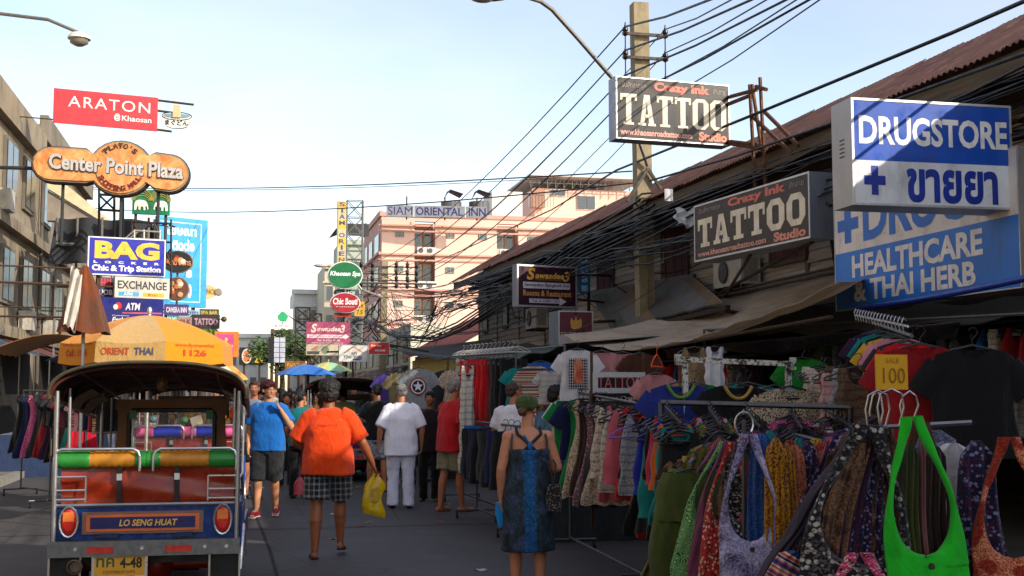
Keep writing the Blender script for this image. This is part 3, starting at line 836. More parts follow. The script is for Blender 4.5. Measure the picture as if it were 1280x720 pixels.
# ================================================================== TREES
leafm = None
def leafmat(h):
    m, n = newmat('leaf', .6)
    info = n.noise(.8, det=3); n.col(n.mix(n.rng(info, .35, .65), mul(lin(h), .6), mul(lin(h), 1.35)))
    n.b.inputs['Transmission Weight'].default_value = 0
    return m
def tree(label, x, y, ztop, rx, rz, n, h='#3c5228', name='street_tree', seed=1):
    rnd = random.Random(seed)
    r = thing(name, label, 'tree', (x, y, 0))
    m = MB(); zc = ztop - rz
    m.tube([(0, 0, 0), (.1, 0, zc * .5), (0, .1, zc)], .2, 8, rr=[.24, .19, .12])
    cl = []
    for i in range(11):
        a = rnd.uniform(0, 2 * pi); e = rnd.uniform(-.5, 1.2); q = rnd.uniform(.45, .85)
        c = Vector((cos(a) * cos(e) * rx * q, sin(a) * cos(e) * rx * q, zc + sin(e) * rz * q)); cl.append((c, rnd.uniform(.28, .5) * rx))
        m.tube([(0, .05, zc * .7), c * .5 + Vector((0, 0, zc * .45)), c], .06, 5, rr=[.09, .05, .02])
    ob('trunk', m, wood('#3b3026', '#5a4a3a', 1, 2), r, 60)
    lm = MB()
    for i in range(n):
        c, q = cl[rnd.randrange(len(cl))]
        d = Vector((rnd.gauss(0, 1), rnd.gauss(0, 1), rnd.gauss(0, 1))).normalized() * q * rnd.uniform(.45, 1.1)
        p = c + d; s = rnd.uniform(.08, .17)
        u = Vector((rnd.gauss(0, 1), rnd.gauss(0, 1), rnd.gauss(0, .6))).normalized(); v = u.orthogonal().normalized()
        lm.quad(p - u * s, p - v * s * .5, p + u * s, p + v * s * .5)
    tag(ob('crown', lm, leafmat(h), r), kind='stuff')
    return r
p = PY(352, 440, 92)
tree('green street tree at the end of the street behind the grid of white light panels', p.x, 92, PY(345, 413, 92).z, 2.3, 1.9, 5200)
p = PY(374, 440, 86)
tree('smaller green tree tangled with the steel sign frames', p.x, 86, PY(374, 425, 86).z, 1.3, 1.3, 2200, '#46592c', seed=3)
p = PY(262, 410, 60)
tree('small bush like tree between the left signs above the dark tattoo board', PY(252, 400, 60).x, 60, PY(252, 392, 60).z, .8, .8, 1500, '#5a6f2e', seed=5)

# ================================================================== POLES AND CABLES
PP = PX(806, 300, 7.0)
py = PP.y
conc = paint('#94866a', .85, 0, .3, 3, .5, .4, 20)
pole = thing('power_pole', 'tall square concrete power pole rising in front of the timber building', 'pole', (PP.x, py, 0))
zt = PX(790, 18, 7.0).z
W('pole', MB().poly([]) if 0 else (lambda m: (m.bar((7.03, py, 0), (6.93, py, zt), .28, .25), m)[1])(MB()), conc, pole)
m = MB()
for z in (zt - .62, zt - 1.05, zt - 1.5, zt - 1.9):
    m.bar((6.55, py - .2, z), (7.4, py - .2, z), .05)
W('crossarm', m, metal('#4c4744', .5, .5), pole)
ins = []
im = MB().lathe([(.02, -.1), (.045, -.08), (.05, -.03), (.03, -.02), (.055, .0), (.05, .05), (.025, .06), (.02, .1)], 10).mesh('insulator', paint('#1d1512', .3), 50)
for z in (zt - .62, zt - 1.05, zt - 1.5, zt - 1.9):
    for x in (6.6, 7.35):
        o = add('insulator', im, pole, (x - PP.x, -.2, z + .05)); ins.append(Vector((x, py - .2, z + .12)))
        W('rod', MB().tube([(x, py - .2, z - .35), (x, py - .2, z + .2)], .012, 5), metal('#4c4744', .5, .5), pole)
m = MB()
for k in range(9): m.lathe([(.235, 0), (.24, .02), (.235, .04)], 4, (7.0, py, 3.4 + k * .5), cap=False)
W('strap', MB().bar((6.99, py - .18, 2.4), (6.985, py - .18, 4.6), .03), metal('#a08a66', .6, .4), pole)
W('wire_coil', MB().tube([(7 + .25 * cos(a * .7) , py - .24, 4.95 + .16 * sin(a * .7)) for a in range(30)], .018, 5), paint('#161616', .6), pole)
m = MB().bar((6.6, py - .22, 4.95), (7.0, py - .2, 5.55), .05).bar((7.4, py - .22, 4.95), (7.0, py - .2, 5.55), .05)
W('brace', m, metal('#5a564e', .6, .5), pole)
# lamp arm
lp = thing('street_lamp', 'street lamp on a long curved steel arm reaching over the road from the concrete pole', 'street lamp', (7, py - .3, 5.8))
arm = [P(775, 108, 20.8), P(762, 94, 20.6), P(724, 50, 20.2), P(690, 12, 19.8), P(676, 2, 19.6), P(660, -3, 19.3), P(630, -7, 18.8)]
W('arm', MB().tube([Vector((7, py - .2, 5.6))] + arm, .035, 8), metal('#8a857c', .4, .3), lp, 60)
hp = P(612, -6, 18.5)
W('lamp_head', MB().ell(hp, (.36, .16, .09), 14, 8, Euler((0, -.1, .2)).to_matrix()), paint('#4f4743', .4), lp, 60)
W('lamp_glass', MB().ell(hp + Vector((-.12, 0, -.05)), (.2, .13, .075), 12, 6), glass('#8a8680', .2), lp, 60)
wirem = paint('#0d0d0f', .55, 0, .1)
def cable(pts, r, label='black power line strung high between the poles along the street', group='power lines between the poles'):
    o = ob('power_line', MB().tube(pts, r, 4, False), wirem, None, 180)
    return tag(o, label, 'cable', group)
# far pole
FP = PX(466, 400, 7.0); fy = FP.y
fp = thing('power_pole', 'distant concrete power pole crowded with insulators and wires in front of the hotel corner', 'pole', (7.0, fy, 0))
zf = PX(484, 272, 7.0).z
q = P(478, 300, FP.y); XF = PY(479, 300, fy).x
fp.location.x = XF
W('pole', MB().bar((XF, fy, 0), (XF + .1, fy, zf - 1.5), .34), conc, fp)
farpts = []
for k, v in enumerate((334, 343, 351, 359)):
    z = PY(480, v, fy).z
    W('crossarm', MB().bar((XF - 1.3, fy - .25, z), (XF + 1.9, fy - .25, z), .07), metal('#4c4744', .5, .5), fp)
    for x in (-1.2, -.6, .7, 1.3, 1.8):
        add('insulator', im, fp, (x, -.25, z + .12)).scale = (2, 2, 2)
    farpts += [Vector((XF - .9, fy - .25, z + .1)), Vector((XF + 1.2, fy - .25, z + .1))]
m = MB()
for k in range(7): m.tube(cable_pts((XF - .3 + random.uniform(-.5, .5), fy, 7.5 - k * .5), (XF + random.uniform(-2, 2), fy + random.uniform(-2, 2), 6 - k * .4), random.uniform(0, .6), 8, .1), .04, 4)
W('wire_tangle', m, wirem, fp)
for i, a in enumerate(ins):
    cable(cable_pts(a, farpts[i], .75 + .08 * i, 12), .012 if i % 2 else .017)
# lines coming over the camera
ends = [(902, -6), (925, -6), (952, -6), (968, -6), (990, -4), (1003, -5), (1018, -4), (1030, -4)]
for i, a in enumerate(ins):
    e = P(ends[i][0], ends[i][1], 14.2)
    d = (e - a); b = a + d * 2.6; b.z += 0
    cable([a, a.lerp(b, .2) + Vector((0, 0, -.05)), a + d * 1.0, a + d * 1.8 + Vector((0, 0, .15)), b + Vector((0, 0, .6))], .012 if i % 2 else .018)
# long low pair crossing from left signs to the pole, thin
for (ua, va), (ub, vb), dd, sg, r in (((90, 233), (790, 214), (60, 30), .25, .018), ((90, 258), (800, 228), (60, 30), .5, .018), ((84, 236), (700, 222), (70, 60), .3, .016)):
    cable(cable_pts(P(ua, va, dd[0]), P(ub, vb, dd[1]), sg, 14), r, 'thin line crossing high over the whole street from the left signs', 'thin lines crossing the street')
cable([P(540, 330, 58), P(690, 262, 34), PX(770, 213, 6.9), PX(960, 136, 6.6), P(1190, 41, 12), P(1420, -60, 8)], .022, 'thick line climbing over the top of the rusty roof edge', None)
cable([PX(812, 226, 6.9), P(920, 195, 17), P(1050, 150, 12.5), P(1300, 60, 9)], .018, 'service line running just above the roof fascia behind the tattoo sign', None)
# bundles under the eave
for i in range(24):
    z = -random.uniform(.25, 1.15) ; x = random.uniform(6.35, 6.92); r = random.choice((.006, .008, .010, .015))
    pts = []; yy = 8.0
    while yy < 40.5:
        pts.append(Vector((x + random.uniform(-.06, .06), yy, EZ(yy) + z + random.uniform(-.07, .07) - .15 * abs(sin(yy * .35 + i)))))
        yy += random.uniform(1.1, 2.0)
    far = PY(random.uniform(470, 500), random.uniform(362, 400), fy)
    pts += [p for p in cable_pts(pts[-1], far, random.uniform(.9, 2.1), 8)][1:]
    cable(pts, r, '%s black cable in the bundle running under the timber building eave' % ('thin' if r < .009 else 'medium' if r < .014 else 'thick'), 'cables bundled under the eave')
for i in range(7):     # heavy sagging trunk cables, lower
    a = PX(800 + i * 9, 250 + i * 3, 6.7); b = PY(random.uniform(446, 470), random.uniform(395, 410), fy)
    mid = P(530 + i * 4, 424 + random.uniform(-6, 4), 46)
    c2 = PX(650, 352 + i * 3, 6.5)
    pts = [a, a.lerp(c2, .5) + Vector((0, 0, .1)), c2, c2.lerp(mid, .55) + Vector((0, 0, -.15)), mid, mid.lerp(b, .5) + Vector((0, 0, -.35)), b]
    cable(pts, .028, 'one of the heavy trunk cables sagging below the roof corner', 'heavy sagging trunk cables')
for i in range(16):
    a = PY(random.uniform(440, 500), random.uniform(330, 400), fy + random.uniform(-6, 4)); b = PX(random.uniform(600, 720), random.uniform(330, 380), 6.9)
    cable(cable_pts(a, b, random.uniform(.2, 1.6), 10), random.choice((.014, .02)), 'drooping wire between the distant pole and the roof corner', 'drooping wires near the distant pole')
for i in range(14):
    a = PY(random.uniform(360, 470), random.uniform(385, 440), 62 + random.uniform(-8, 8)); b = PY(random.uniform(440, 560), random.uniform(380, 440), 58 + random.uniform(-6, 10))
    cable(cable_pts(a, b, random.uniform(.2, 1.2), 8, .1), .022, 'tangled wire low down at the end of the street', 'tangled wires at the street end')
for i in range(12):
    y = random.uniform(10, 34); a = Vector((6.6, y, EZ(y) - random.uniform(.4, 1.2))); y2 = y + random.uniform(-5, 5); y2 = max(9, y2)
    cable(cable_pts(a, (7.83, y2, random.uniform(3.2, 4.5)), random.uniform(.1, .6), 8), .01, 'loose drop cable hanging against the timber wall', 'loose drop cables on the timber wall')
b_ = thing('white_plastic_bag', 'torn white plastic scraps caught in the cables beside the concrete pole', 'plastic scrap', PX(856, 262, 6.4))
ob('scrap', MB().grid(lambda a, b: ((a - .5) * .3 + .05 * sin(b * 9), .06 * sin(a * 12 + b * 7), -b * .24 + .04 * sin(a * 8)), 8, 8), paint('#d9dade', .6), b_, 180)
ob('scrap', MB().grid(lambda a, b: ((a - .5) * .12 - .25, .03 * sin(a * 12), .3 - b * .18), 5, 5), paint('#d9dade', .6), b_, 180)

# ================================================================== SIGNS, RIGHT SIDE
def lrail(s, x0, z0, x1, z1): return ((x0, s.th / 2, z0), (x1, s.th / 2, z1))
BLK = '#231d1b'; CRM = '#e9dcc0'; RED = '#c65b45'
def tattoo_face(s, thai=True):
    s.text('TATTOO', .03, .975, .235, .73, CRM, slab=.31)
    s.text('Crazy Ink', .33, .82, .77, .95, '#d9705a', .05)
    s.text('www.khaosanroadtattoo.com', .035, .66, .07, .17, '#e3a08e', .03)
    s.text('Studio', .72, .97, .05, .2, '#e08f78', .05)
    s.text('รับสักลายทุก', .05, .26, .8, .92, '#8f857c', .01)
    s.text('สักลาย', .85, .96, .82, .92, '#8f857c', .01)
t1 = Sign('tattoo_sign', 'black light box reading Crazy Ink TATTOO Studio hung high beside the concrete pole', 'sign', 770, 93, 173, 16.6, 911, .085, .26, BLK, '#90949c', .018)
tattoo_face(t1)
# its frame back to the roof
fa = PX(950, 110, 6.75); la = t1.loc(fa)
W_, H_ = t1.W, t1.H
q = lambda u, v: t1.loc(PX(u, v, 6.75))
t1.arm([((W_, .1, H_ * .82), q(946, 112)), ((W_, .1, H_ * .7), q(936, 120)), ((W_, .1, .06), q(955, 186)), ((W_, .2, .12), q(940, 180)),
        (q(950, 97), q(957, 235)), (q(937, 106), q(944, 235)), (q(945, 108), q(958, 112)), (q(945, 180), q(958, 186)),
        (q(956, 140), q(998, 182)), (q(940, 145), q(990, 192)), (q(940, 106), q(952, 186))], .028, 'bracket', metal('#7a5a48', .7, .7))
t2 = Sign('tattoo_sign', 'dark slanted tattoo light box seen obliquely against the timber wall', 'sign', 869, 257, 328, 16.0, 1013, -.307, .34, '#2a2422', '#777d86', .022)
tattoo_face(t2)
q = lambda u, v, X: t2.loc(PX(u, v, X))
t2.arm([((t2.W * .4, .2, 0), q(905, 372, 7.6)), ((t2.W * .9, .2, 0), q(900, 366, 7.6)), ((t2.W * .7, .3, .1), q(1000, 300, 7.9)), ((t2.W, .2, .4), q(1046, 340, 7.7))], .025, 'bracket', metal('#4d443c', .7, .6))
# drugstore signs
DB = '#1450b8'
d1 = Sign('drugstore_sign', 'blue and white drugstore light box facing the camera at the upper right', 'sign', 1066, 119, 256, 9.8, 1262, .055, .34, '#dfe2e6', '#b3b1ac', .02)
d1.rect(.0, 1, .42, .985, DB, 'blue_panel', -.007)
d1.text('DRUGSTORE', .045, .97, .57, .84, '#f1efe9', .03)
d1.text('+', .07, .2, .1, .37, '#17349c', .05); d1.text('ขายยา', .33, .9, .04, .36, '#17349c', .035)
v_ = MB()
for k in range(5): v_.bx(-.004, -.001, .12, .2, .42 + k * .035, .43 + k * .035)
ob('vent', v_, paint('#55534f', .6), d1.o)
d1.arm([((d1.W, .1, .2), (d1.W + 1.2, .1, .2)), ((d1.W, .1, d1.H * .9), (d1.W + 1.2, .1, d1.H * .9)), ((d1.W * .5, .17, d1.H), (d1.W * .5 + .8, 2.2, d1.H + .5))], .03)
d2 = Sign('healthcare_sign', 'white and blue pharmacy board reading healthcare and thai herb below the drugstore light box', 'sign', 1046, 252, 390, 13.0, 1275, -.315, .1, '#e4dcd2', '#a09a92', .012)
d2.rect(.0, 1, .0, .52, '#1a78d6', 'blue_panel', -.007)
w2 = d2.W
# lettering measured on the visible part
def fx(u): 
    r = ray(u, 380); t = (d2.p0 - CAM).dot(d2.n) / r.dot(d2.n); return (CAM + r * t - d2.p0).dot(d2.dx) / w2
d2.text('+', fx(1050), fx(1076), .6, .93, '#1e6cc4', .06)
d2.text('DRUG', fx(1082), fx(1216), .58, .99, '#1e6cc4', .035)
d2.text('HEALTHCARE', fx(1067), fx(1232), .28, .48, '#efe9e2', .035)
d2.text('& THAI HERB', fx(1069), fx(1222), .065, .25, '#efe9e2', .035)
d2.arm([((.1, .1, .1), (.1, .9, .3)), ((w2, .1, .1), (w2, .9, .3))], .03)
tag(ob('blue_tube', MB().tube(cable_pts(PX(1072, 386, 6.1), PX(1300, 344, 6.0), .02, 10), .028, 8), paint('#17399a', .4), None, 60), 'blue rolled tarpaulin edge running under the pharmacy board', 'tarpaulin')
# purple restaurant signs
PUR = '#331426'
s1 = Sign('restaurant_sign', 'purple Sawasdee Bangkok Inn light box with a white arrow in front of the timber wall', 'sign', 646, 329.5, 383, 23.5, 721, .052, .2, PUR, '#8f96a2', .035)
s1.text('S', .16, .3, .64, .93, '#d9a33c', .04, .2); s1.text('awasdee', .3, .78, .68, .83, '#d9a33c', .03, .2); s1.text('3', .76, .88, .63, .87, '#d9a33c', .03, .2)
s1.text('restaurants & hotels', .3, .74, .645, .67, '#a9843c', .01)
s1.rect(.1, .88, .44, .59, '#c9bdc6', 'white_band'); s1.text('Sawasdee Bangkok Inn', .12, .86, .47, .57, '#2a1830', .015, 0, 0, 1., 'lettering', None, .0)
s1.text('Rooms & Restaurant', .1, .9, .26, .4, '#d08f4a', .03)
s1.shape([(.2, .1), (.7, .1), (.7, .04), (.82, .15), (.7, .25), (.7, .2), (.2, .2)], '#c9bdc6', 'arrow'); s1.text('Tel. 0-2280-1251', .24, .7, .12, .185, '#2a1830', .01)
s1.arm([((s1.W, .1, .2), s1.loc(PX(770, 380, 7.85))), ((s1.W, .1, .7), s1.loc(PX(765, 345, 7.85)))], .025)
s2 = Sign('restaurant_sign', 'smaller maroon light box with a gold crest below the purple one', 'sign', 698, 388, 431, 20.0, 741, .052, .5, '#5f2c36', '#5d6a72', .02)
s2.rect(0.02, .98, .0, .37, '#b7a6a8', 'white_band', -.0068); s2.text('Hotel & Rest', .05, .95, .27, .38, '#4d2430', .02)
s2.shape([(.36, .5), (.34, .7), (.38, .8), (.42, .72), (.47, .72), (.5, .86), (.54, .72), (.59, .73), (.64, .8), (.68, .7), (.66, .5), (.6, .46), (.42, .46)], '#b8883a', 'crest')
ob('side_panel', MB().bx(s2.W + .001, s2.W + .01, .02, .5, 0, s2.H), paint('#56646d', .4), s2.o)
s2.arm([((s2.W, .2, .4), s2.loc(PX(790, 400, 7.8)))], .03)
s3 = Sign('blue_thai_sign', 'narrow upright blue sign with white characters beside the purple light box', 'sign', 724, 321, 366, 25.5, 736.5, .052, .12, '#1c7fbe', '#35506a', .0)
for k, ch in enumerate(('P', 'U', '8', 'I')): s3.text(ch, .2, .8, .8 - k * .25, .96 - k * .25, '#cfe6f2', .03)
s3.arm([((s3.W / 2, .1, s3.H), (s3.W / 2 + .9, .1, s3.H)), ((s3.W * 1.1, .08, -.6), (s3.W * 1.1, .08, s3.H + .1))], .04, 'bracket', wdark)
# air conditioners on the timber wall
def ac(name_label, u0, v0, u1, v1, X):
    a = PX(u0, v1, X); b = PX(u0, v0, X); w_ = .8
    r = thing('air_conditioner', name_label, 'air conditioner', a)
    h = b.z - a.z; L = (PX(u0, v1, X).y - PX(u1, v1, X).y)
    L = max(.7, min(L, 1.1))
    ob('case', MB().bx(-.32, 0, -L, 0, 0, h), paint('#b3ada0', .6, 0, .3, 3, .5), r)
    ob('fan_guard', MB().lathe([(h * .38, 0), (h * .38, -.02), (h * .3, -.03), (.05, -.03)], 16, (-.33, -L * .4, h * .5), 'x'), paint('#3b3936', .6), r)
    ob('side_grille', MB().bx(-.28, -.05, -L - .012, -L, h * .1, h * .9), paint('#8a8478', .6, 0, .3, 30), r)
    ob('bracket', MB().bx(-.32, .2, -L, -L + .05, -.05, 0).bx(-.32, .2, -.06, -.01, -.05, 0), metal('#5c4a3c', .6, .6), r)
ac('grubby outdoor air conditioner unit below the purple restaurant light box', 672, 387, 700, 412, 7.6)
ac('outdoor air conditioner unit on the timber wall under the slanted tattoo box', 915, 327, 960, 362, 7.8)
tb = thing('strip_light', 'greenish fluorescent tube glowing in the shop behind the tan awning', 'lamp', PX(1040, 372, 8.6))
ob('tube', MB().tube([(0, 0, 0), (.1, -1.2, 0)], .03, 8), emis('#cfeee0', 1.2), tb); ob('fitting', MB().box((.05, -.6, .06), (.08, 1.3, .05)), paint('#ddd', .5), tb)

# ================================================================== SIGNS, MIDDLE DISTANCE
def oval(name, label, u, v, rx, ry, d, h, edge, th=.2):
    c = P(u, v, d); r = thing(name, label, 'sign', c, 0)
    X, Z = rx * d / FPX, ry * d / FPX
    pr = lambda k, n=36: [(X * k * cos(2 * pi * i / n), Z * k * sin(2 * pi * i / n)) for i in range(n)]
    ob('casing', MB().prism(pr(1), 0, th), paint(edge, .4, .2), r); ob('sign_face', MB().prism(pr(.93), -.03, -.001), paint(h, .35, 0, .3, 1), r)
    return r, X, Z
def otext(r, t, x0, x1, z0, z1, h, bold=.02, shear=.2, y=-.036): return ob('lettering', text_into(MB(), t, x0, x1, z0, z1, y, bold, shear), paint(h, .5), r)
r, X, Z = oval('green_oval_sign', 'green oval sign with white script beside the far street lamp', 431.5, 344, 22, 17.5, 44, '#0f6a3a', '#d6ddd6')
otext(r, 'Khaosan Spa', -X * .86, X * .86, -Z * .15, Z * .28, '#eef3ee', .03)
ob('post', MB().tube([(0, .1, -Z - 4.4), (0, .1, -Z)], .06, 8).tube([(0, .1, -Z * .5), (3.4, .1, -Z * .5)], .04, 6), metal('#6c6a66', .5, .4), r)
a = P(431, 365, 44.2)
ga = thing('arrow_sign', 'thin dark green arrow board between the green and red ovals', 'sign', a)
ob('board', MB().prism([(-.42, -.04), (-.36, -.12), (.42, -.12), (.42, .08), (-.36, .08)], -.05, 0), paint('#1f4a35', .5), ga); ob('lettering', text_into(MB(), 'MASSAGE', -.3, .38, -.07, .03, -.055, .02), paint('#cfd8d2', .5), ga)
r, X, Z = oval('red_oval_sign', 'red oval sign with white hand lettered script below the green oval', 431.5, 378.5, 19, 13, 43.5, '#a81c2c', '#ddd4d0')
otext(r, 'Chic Bouti', -X * .8, X * .8, -Z * .18, Z * .45, '#f5e9e6', .03, .1); otext(r, 'boutique & accessories', -X * .6, X * .6, -Z * .45, -Z * .33, '#f5e9e6', .01, 0)
sg = Sign('small_red_sign', 'thin red plate just under the red oval sign', 'sign', 418, 391, 396, 43.5, 439, .052, .08, '#b3372b', '#8b2b22', .0)
sg = Sign('yellow_sign', 'small yellow square sign with dark digits right of the red oval', 'sign', 443, 377, 395, 46, 456, .052, .1, '#d3a32f', '#8f7434', .0)
sg.text('24 h', .15, .85, .55, .85, '#4a3418', .02); sg.text('7.5', .2, .8, .12, .42, '#4a3418', .02)
sv_ = Sign('vertical_sign', 'tall yellow and grey column sign spelling SIAM ORIENTAL on the lattice tower', 'sign', 421.5, 250, 352, 84, 433, .05, .4, '#b9ad8c', '#8d8876', .0)
for k, ch in enumerate('SIAM ORIENTAL'):
    n = 13; z1 = 1 - (k + .08) / n; z0 = 1 - (k + .9) / n
    if k % 3 == 0: sv_.rect(0, 1, 1 - (k + 1.5) / n if k < 12 else 0, 1 - k / n, '#c8a63a', 'yellow_panel', -.006 - .0004 * (k % 2))
    if ch != ' ': sv_.text(ch, .14 if ch != 'I' else .38, .86 if ch != 'I' else .62, z0 + .004, z1 - .004, '#3d3560', .03)
def lattice(name, label, u0, u1, v0, vb, Y, nseg, cat='tower', h='#8c8f8c', r=.05, X=None):
    a, b = PY(u0, v0, Y), PY(u1, v0, Y); g = PY(u0, vb, Y).z; t = thing(name, label, cat, (a.x, Y, g)); L = b.x - a.x; Hh = a.z - g
    m = MB()
    for x in (0, L):
        for y in (0, L * .6): m.tube([(x, y, 0), (x, y, Hh)], r, 5)
    ob('upright', m, metal(h, .6, .5), t)
    m = MB()
    for k in range(nseg):
        z0, z1 = Hh * k / nseg, Hh * (k + 1) / nseg
        for y in (0, L * .6):
            m.tube([(0, y, z0), (L, y, z1)], r * .6, 4).tube([(L, y, z0), (0, y, z1)], r * .6, 4).tube([(0, y, z1), (L, y, z1)], r * .6, 4)
        for x in (0, L): m.tube([(x, 0, z0), (x, L * .6, z1)], r * .6, 4).tube([(x, 0, z1), (x, L * .6, z1)], r * .5, 4)
    ob('bracing', m, metal(h, .6, .5), t)
    return t
lattice('lattice_tower', 'steel lattice tower holding the column sign beside the hotel', 434, 454, 250, 440, 86, 9)
lattice('billboard_frame', 'open steel sign frame below the pale concrete building', 370, 388, 384, 470, 70, 6, 'frame', '#55514c', .045)
lattice('billboard_frame', 'brown steel frame just behind the pink restaurant billboard', 389, 402, 392, 470, 62, 6, 'frame', '#5e4a40', .04)
tr = thing('dark_roof_canopy', 'dark tent like canopy high on the lattice tower', 'canopy', PY(420, 294, 88))
ob('roof', MB().grid(lambda a, b: (a * 2.4 - b * .4, b * 2, .5 + .5 * a - .5 * b * (1 - a)), 6, 4).bx(.5, 2.4, 0, .1, 0, .9), paint('#33373a', .7), tr, 60)
pb_ = Sign('pink_billboard', 'pink Sawasdee billboard with a white arrow band over a beige strip', 'billboard', 382.5, 402, 444, 40, 438, .035, .15, '#a8486a', '#8a7d78', .0)
pb_.rect(0, 1, 0, .33, '#b8ae98', 'beige_strip', -.0068)
pb_.text('S', .1, .24, .68, .95, '#e2c9c0', .04, .2); pb_.text('awasdee', .24, .78, .72, .87, '#e2c9c0', .03, .2); pb_.text('3', .76, .88, .68, .92, '#e2c9c0', .03, .2)
pb_.shape([(.02, .52), (.88, .52), (.88, .48), (.97, .57), (.88, .66), (.88, .62), (.02, .62)], '#e6d8d6', 'arrow'); pb_.text('GUESTHOUSE & RESTAURANT', .06, .84, .54, .6, '#a8486a', .01)
pb_.text('Tel. 0-2281-8138', .24, .76, .42, .48, '#ecdcd8', .01); pb_.text('www.sawasdee-hotels.com', .12, .84, .355, .4, '#ecdcd8', .0)
pb_.shape([(.1, .17), (.22, .28), (.28, .26), (.15, .15)], '#c05a50', 'tag'); pb_.ellipse(.43, .16, .09, .12, '#6f7a66', 'round_picture'); pb_.rect(.02, .3, .03, .12, '#4c4f48', 'green_plate')
pb_.arm([((.1, .2, -2.6), (.1, .2, 0)), ((pb_.W - .1, .2, -2.6), (pb_.W - .1, .2, 0))], .05)
ws = Sign('white_house_sign', 'small white sign with an orange gable drawing right of the pink billboard', 'sign', 423.5, 431, 452, 36, 460, .04, .12, '#d8d6d0', '#8d8b86', .012)
ws.shape([(.2, .5), (.5, .86), (.83, .5), (.86, .54), (.5, .94), (.17, .54)], '#c77a35', 'gable'); ws.text('971', .42, .62, .42, .56, '#4a3a2c', .02); ws.text('The Villa', .15, .8, .2, .38, '#36424e', .02, .2); ws.ellipse(.62, .14, .16, .05, '#2c5f9c')
ws.arm([((0, .1, .3), (-.3, .4, .3)), ((ws.W * .5, .1, -1.5), (ws.W * .5, .1, 0))], .03)
rs_ = Sign('small_red_sign', 'bright red board with white lettering right of the white gable sign', 'sign', 460.5, 427.5, 443, 35, 487, .04, .12, '#c23326', '#7d2a20', .01)
rs_.text('Silver Shop', .1, .6, .6, .82, '#ecd6d0', .02, .3); rs_.text('wholesale', .3, .8, .25, .45, '#ecd6d0', .02, .3)
rs_.arm([((rs_.W, .1, .3), (rs_.W + 1.2, .1, .1))], .03)
# tree billboard
tbd = Sign('tree_billboard', 'white rooftop billboard with a green tree emblem above the real tree', 'billboard', 338, 386, 411, 100, 366, .03, .3, '#dfe2e0', '#84786a', .0)
for cx, cz, rr_ in ((.45, .62, .13), (.55, .7, .16), (.66, .62, .13), (.5, .52, .12), (.62, .5, .12), (.4, .54, .08)): tbd.ellipse(cx, cz, rr_, rr_ * 1.1, '#1f9a63', 'leaf_emblem', -.02 - cx * .01, 10)
tbd.shape([(.54, .24), (.58, .24), (.57, .5), (.55, .5)], '#1f7a50', 'trunk_emblem', -.02); tbd.text('MULBERRY MALL', .2, .9, .1, .2, '#6d6a66', .01)
tbd.rect(0, 1, -.24, -.04, '#4b3c2c', 'base_board', -.03)
tbd.arm([((.2, .3, -6), (.2, .3, 0)), ((tbd.W - .2, .3, -6), (tbd.W - .2, .3, 0))], .12)
# light panel grid
lg = Sign('panel_light_board', 'tall dark box carrying ten pale square panels in two columns', 'sign', 336, 421, 454, 72, 357.5, .03, .5, '#1b1d20', '#141516', .0)
for r_ in range(5):
    for c_ in range(2): lg.rect(.3 + c_ * .35, .3 + c_ * .35 + .31, .03 + r_ * .195, .03 + r_ * .195 + .175, '#b9bccb', 'white_panel', -.02)
lg.arm([((.5, .3, -3), (.5, .3, 0))], .1)
# open 24 board
bk = Sign('open_24_sign', 'black roadside board with a round bun logo and OPEN 24 in yellow', 'sign', 299, 434, 456, 95, 330, .03, .3, '#26211e', '#1c1816', .0)
bk.ellipse(.3, .5, .2, .42, '#d9cfc2', 'logo_disc', -.02); bk.shape([(.15, .6), (.19, .78), (.3, .85), (.41, .78), (.45, .6)], '#d5762e', 'bun', -.03); bk.shape([(.15, .4), (.19, .22), (.3, .15), (.41, .22), (.45, .4)], '#d5762e', 'bun', -.03)
bk.text('BURGER', .15, .45, .5, .58, '#b02a22', .03, ly=.03); bk.text('KING', .19, .41, .41, .49, '#b02a22', .03, ly=.03)
bk.text('OPEN', .62, .98, .68, .9, '#d9b62e', .03, ly=.02); bk.text('24', .62, .98, .12, .62, '#e0c02e', .04, ly=.02)
bk.arm([((.4, .2, -4), (.4, .2, 0)), ((1.6, .2, -4), (1.6, .2, 0))], .08)
ob2 = Sign('orange_banner', 'orange banner with a pink patterned centre beyond the yellow parasol', 'banner', 268, 414, 446, 55, 298.5, .03, .06, '#dd7a1e', '#a45a1a', .0)
ob2.rect(.08, .8, .08, .9, '#c94a84', 'pink_centre', -.008)
random.seed(4)
for k in range(16): a = random.uniform(0, 6.28); q_ = random.uniform(.08, .34); ob2.ellipse(.44 + cos(a) * q_, .5 + sin(a) * q_, .045, .05, random.choice(['#e08ab0', '#e8b0a0', '#b83a70']), 'dot', -.011 - k * .0006, 8)
ob2.ellipse(.45, .45, .13, .15, '#d9b24a', 'golden_emblem', -.024); ob2.shape([(.36, .5), (.45, .78), (.54, .5)], '#d9b24a', 'golden_emblem', -.0255)
ob2.arm([((0, .05, .2), (-3.5, .05, .1)), ((ob2.W * .5, .05, -3), (ob2.W * .5, .05, 0))], .04)
# brown stall banner far
sb = Sign('brown_banner', 'brown stall banner with faded yellow letters under the billboard frames', 'banner', 356, 451, 463, 52, 386, .03, .08, '#8f5f2a', '#60401e', .0)
sb.text('PAD THAI', .1, .9, .3, .75, '#c9a04a', .02)

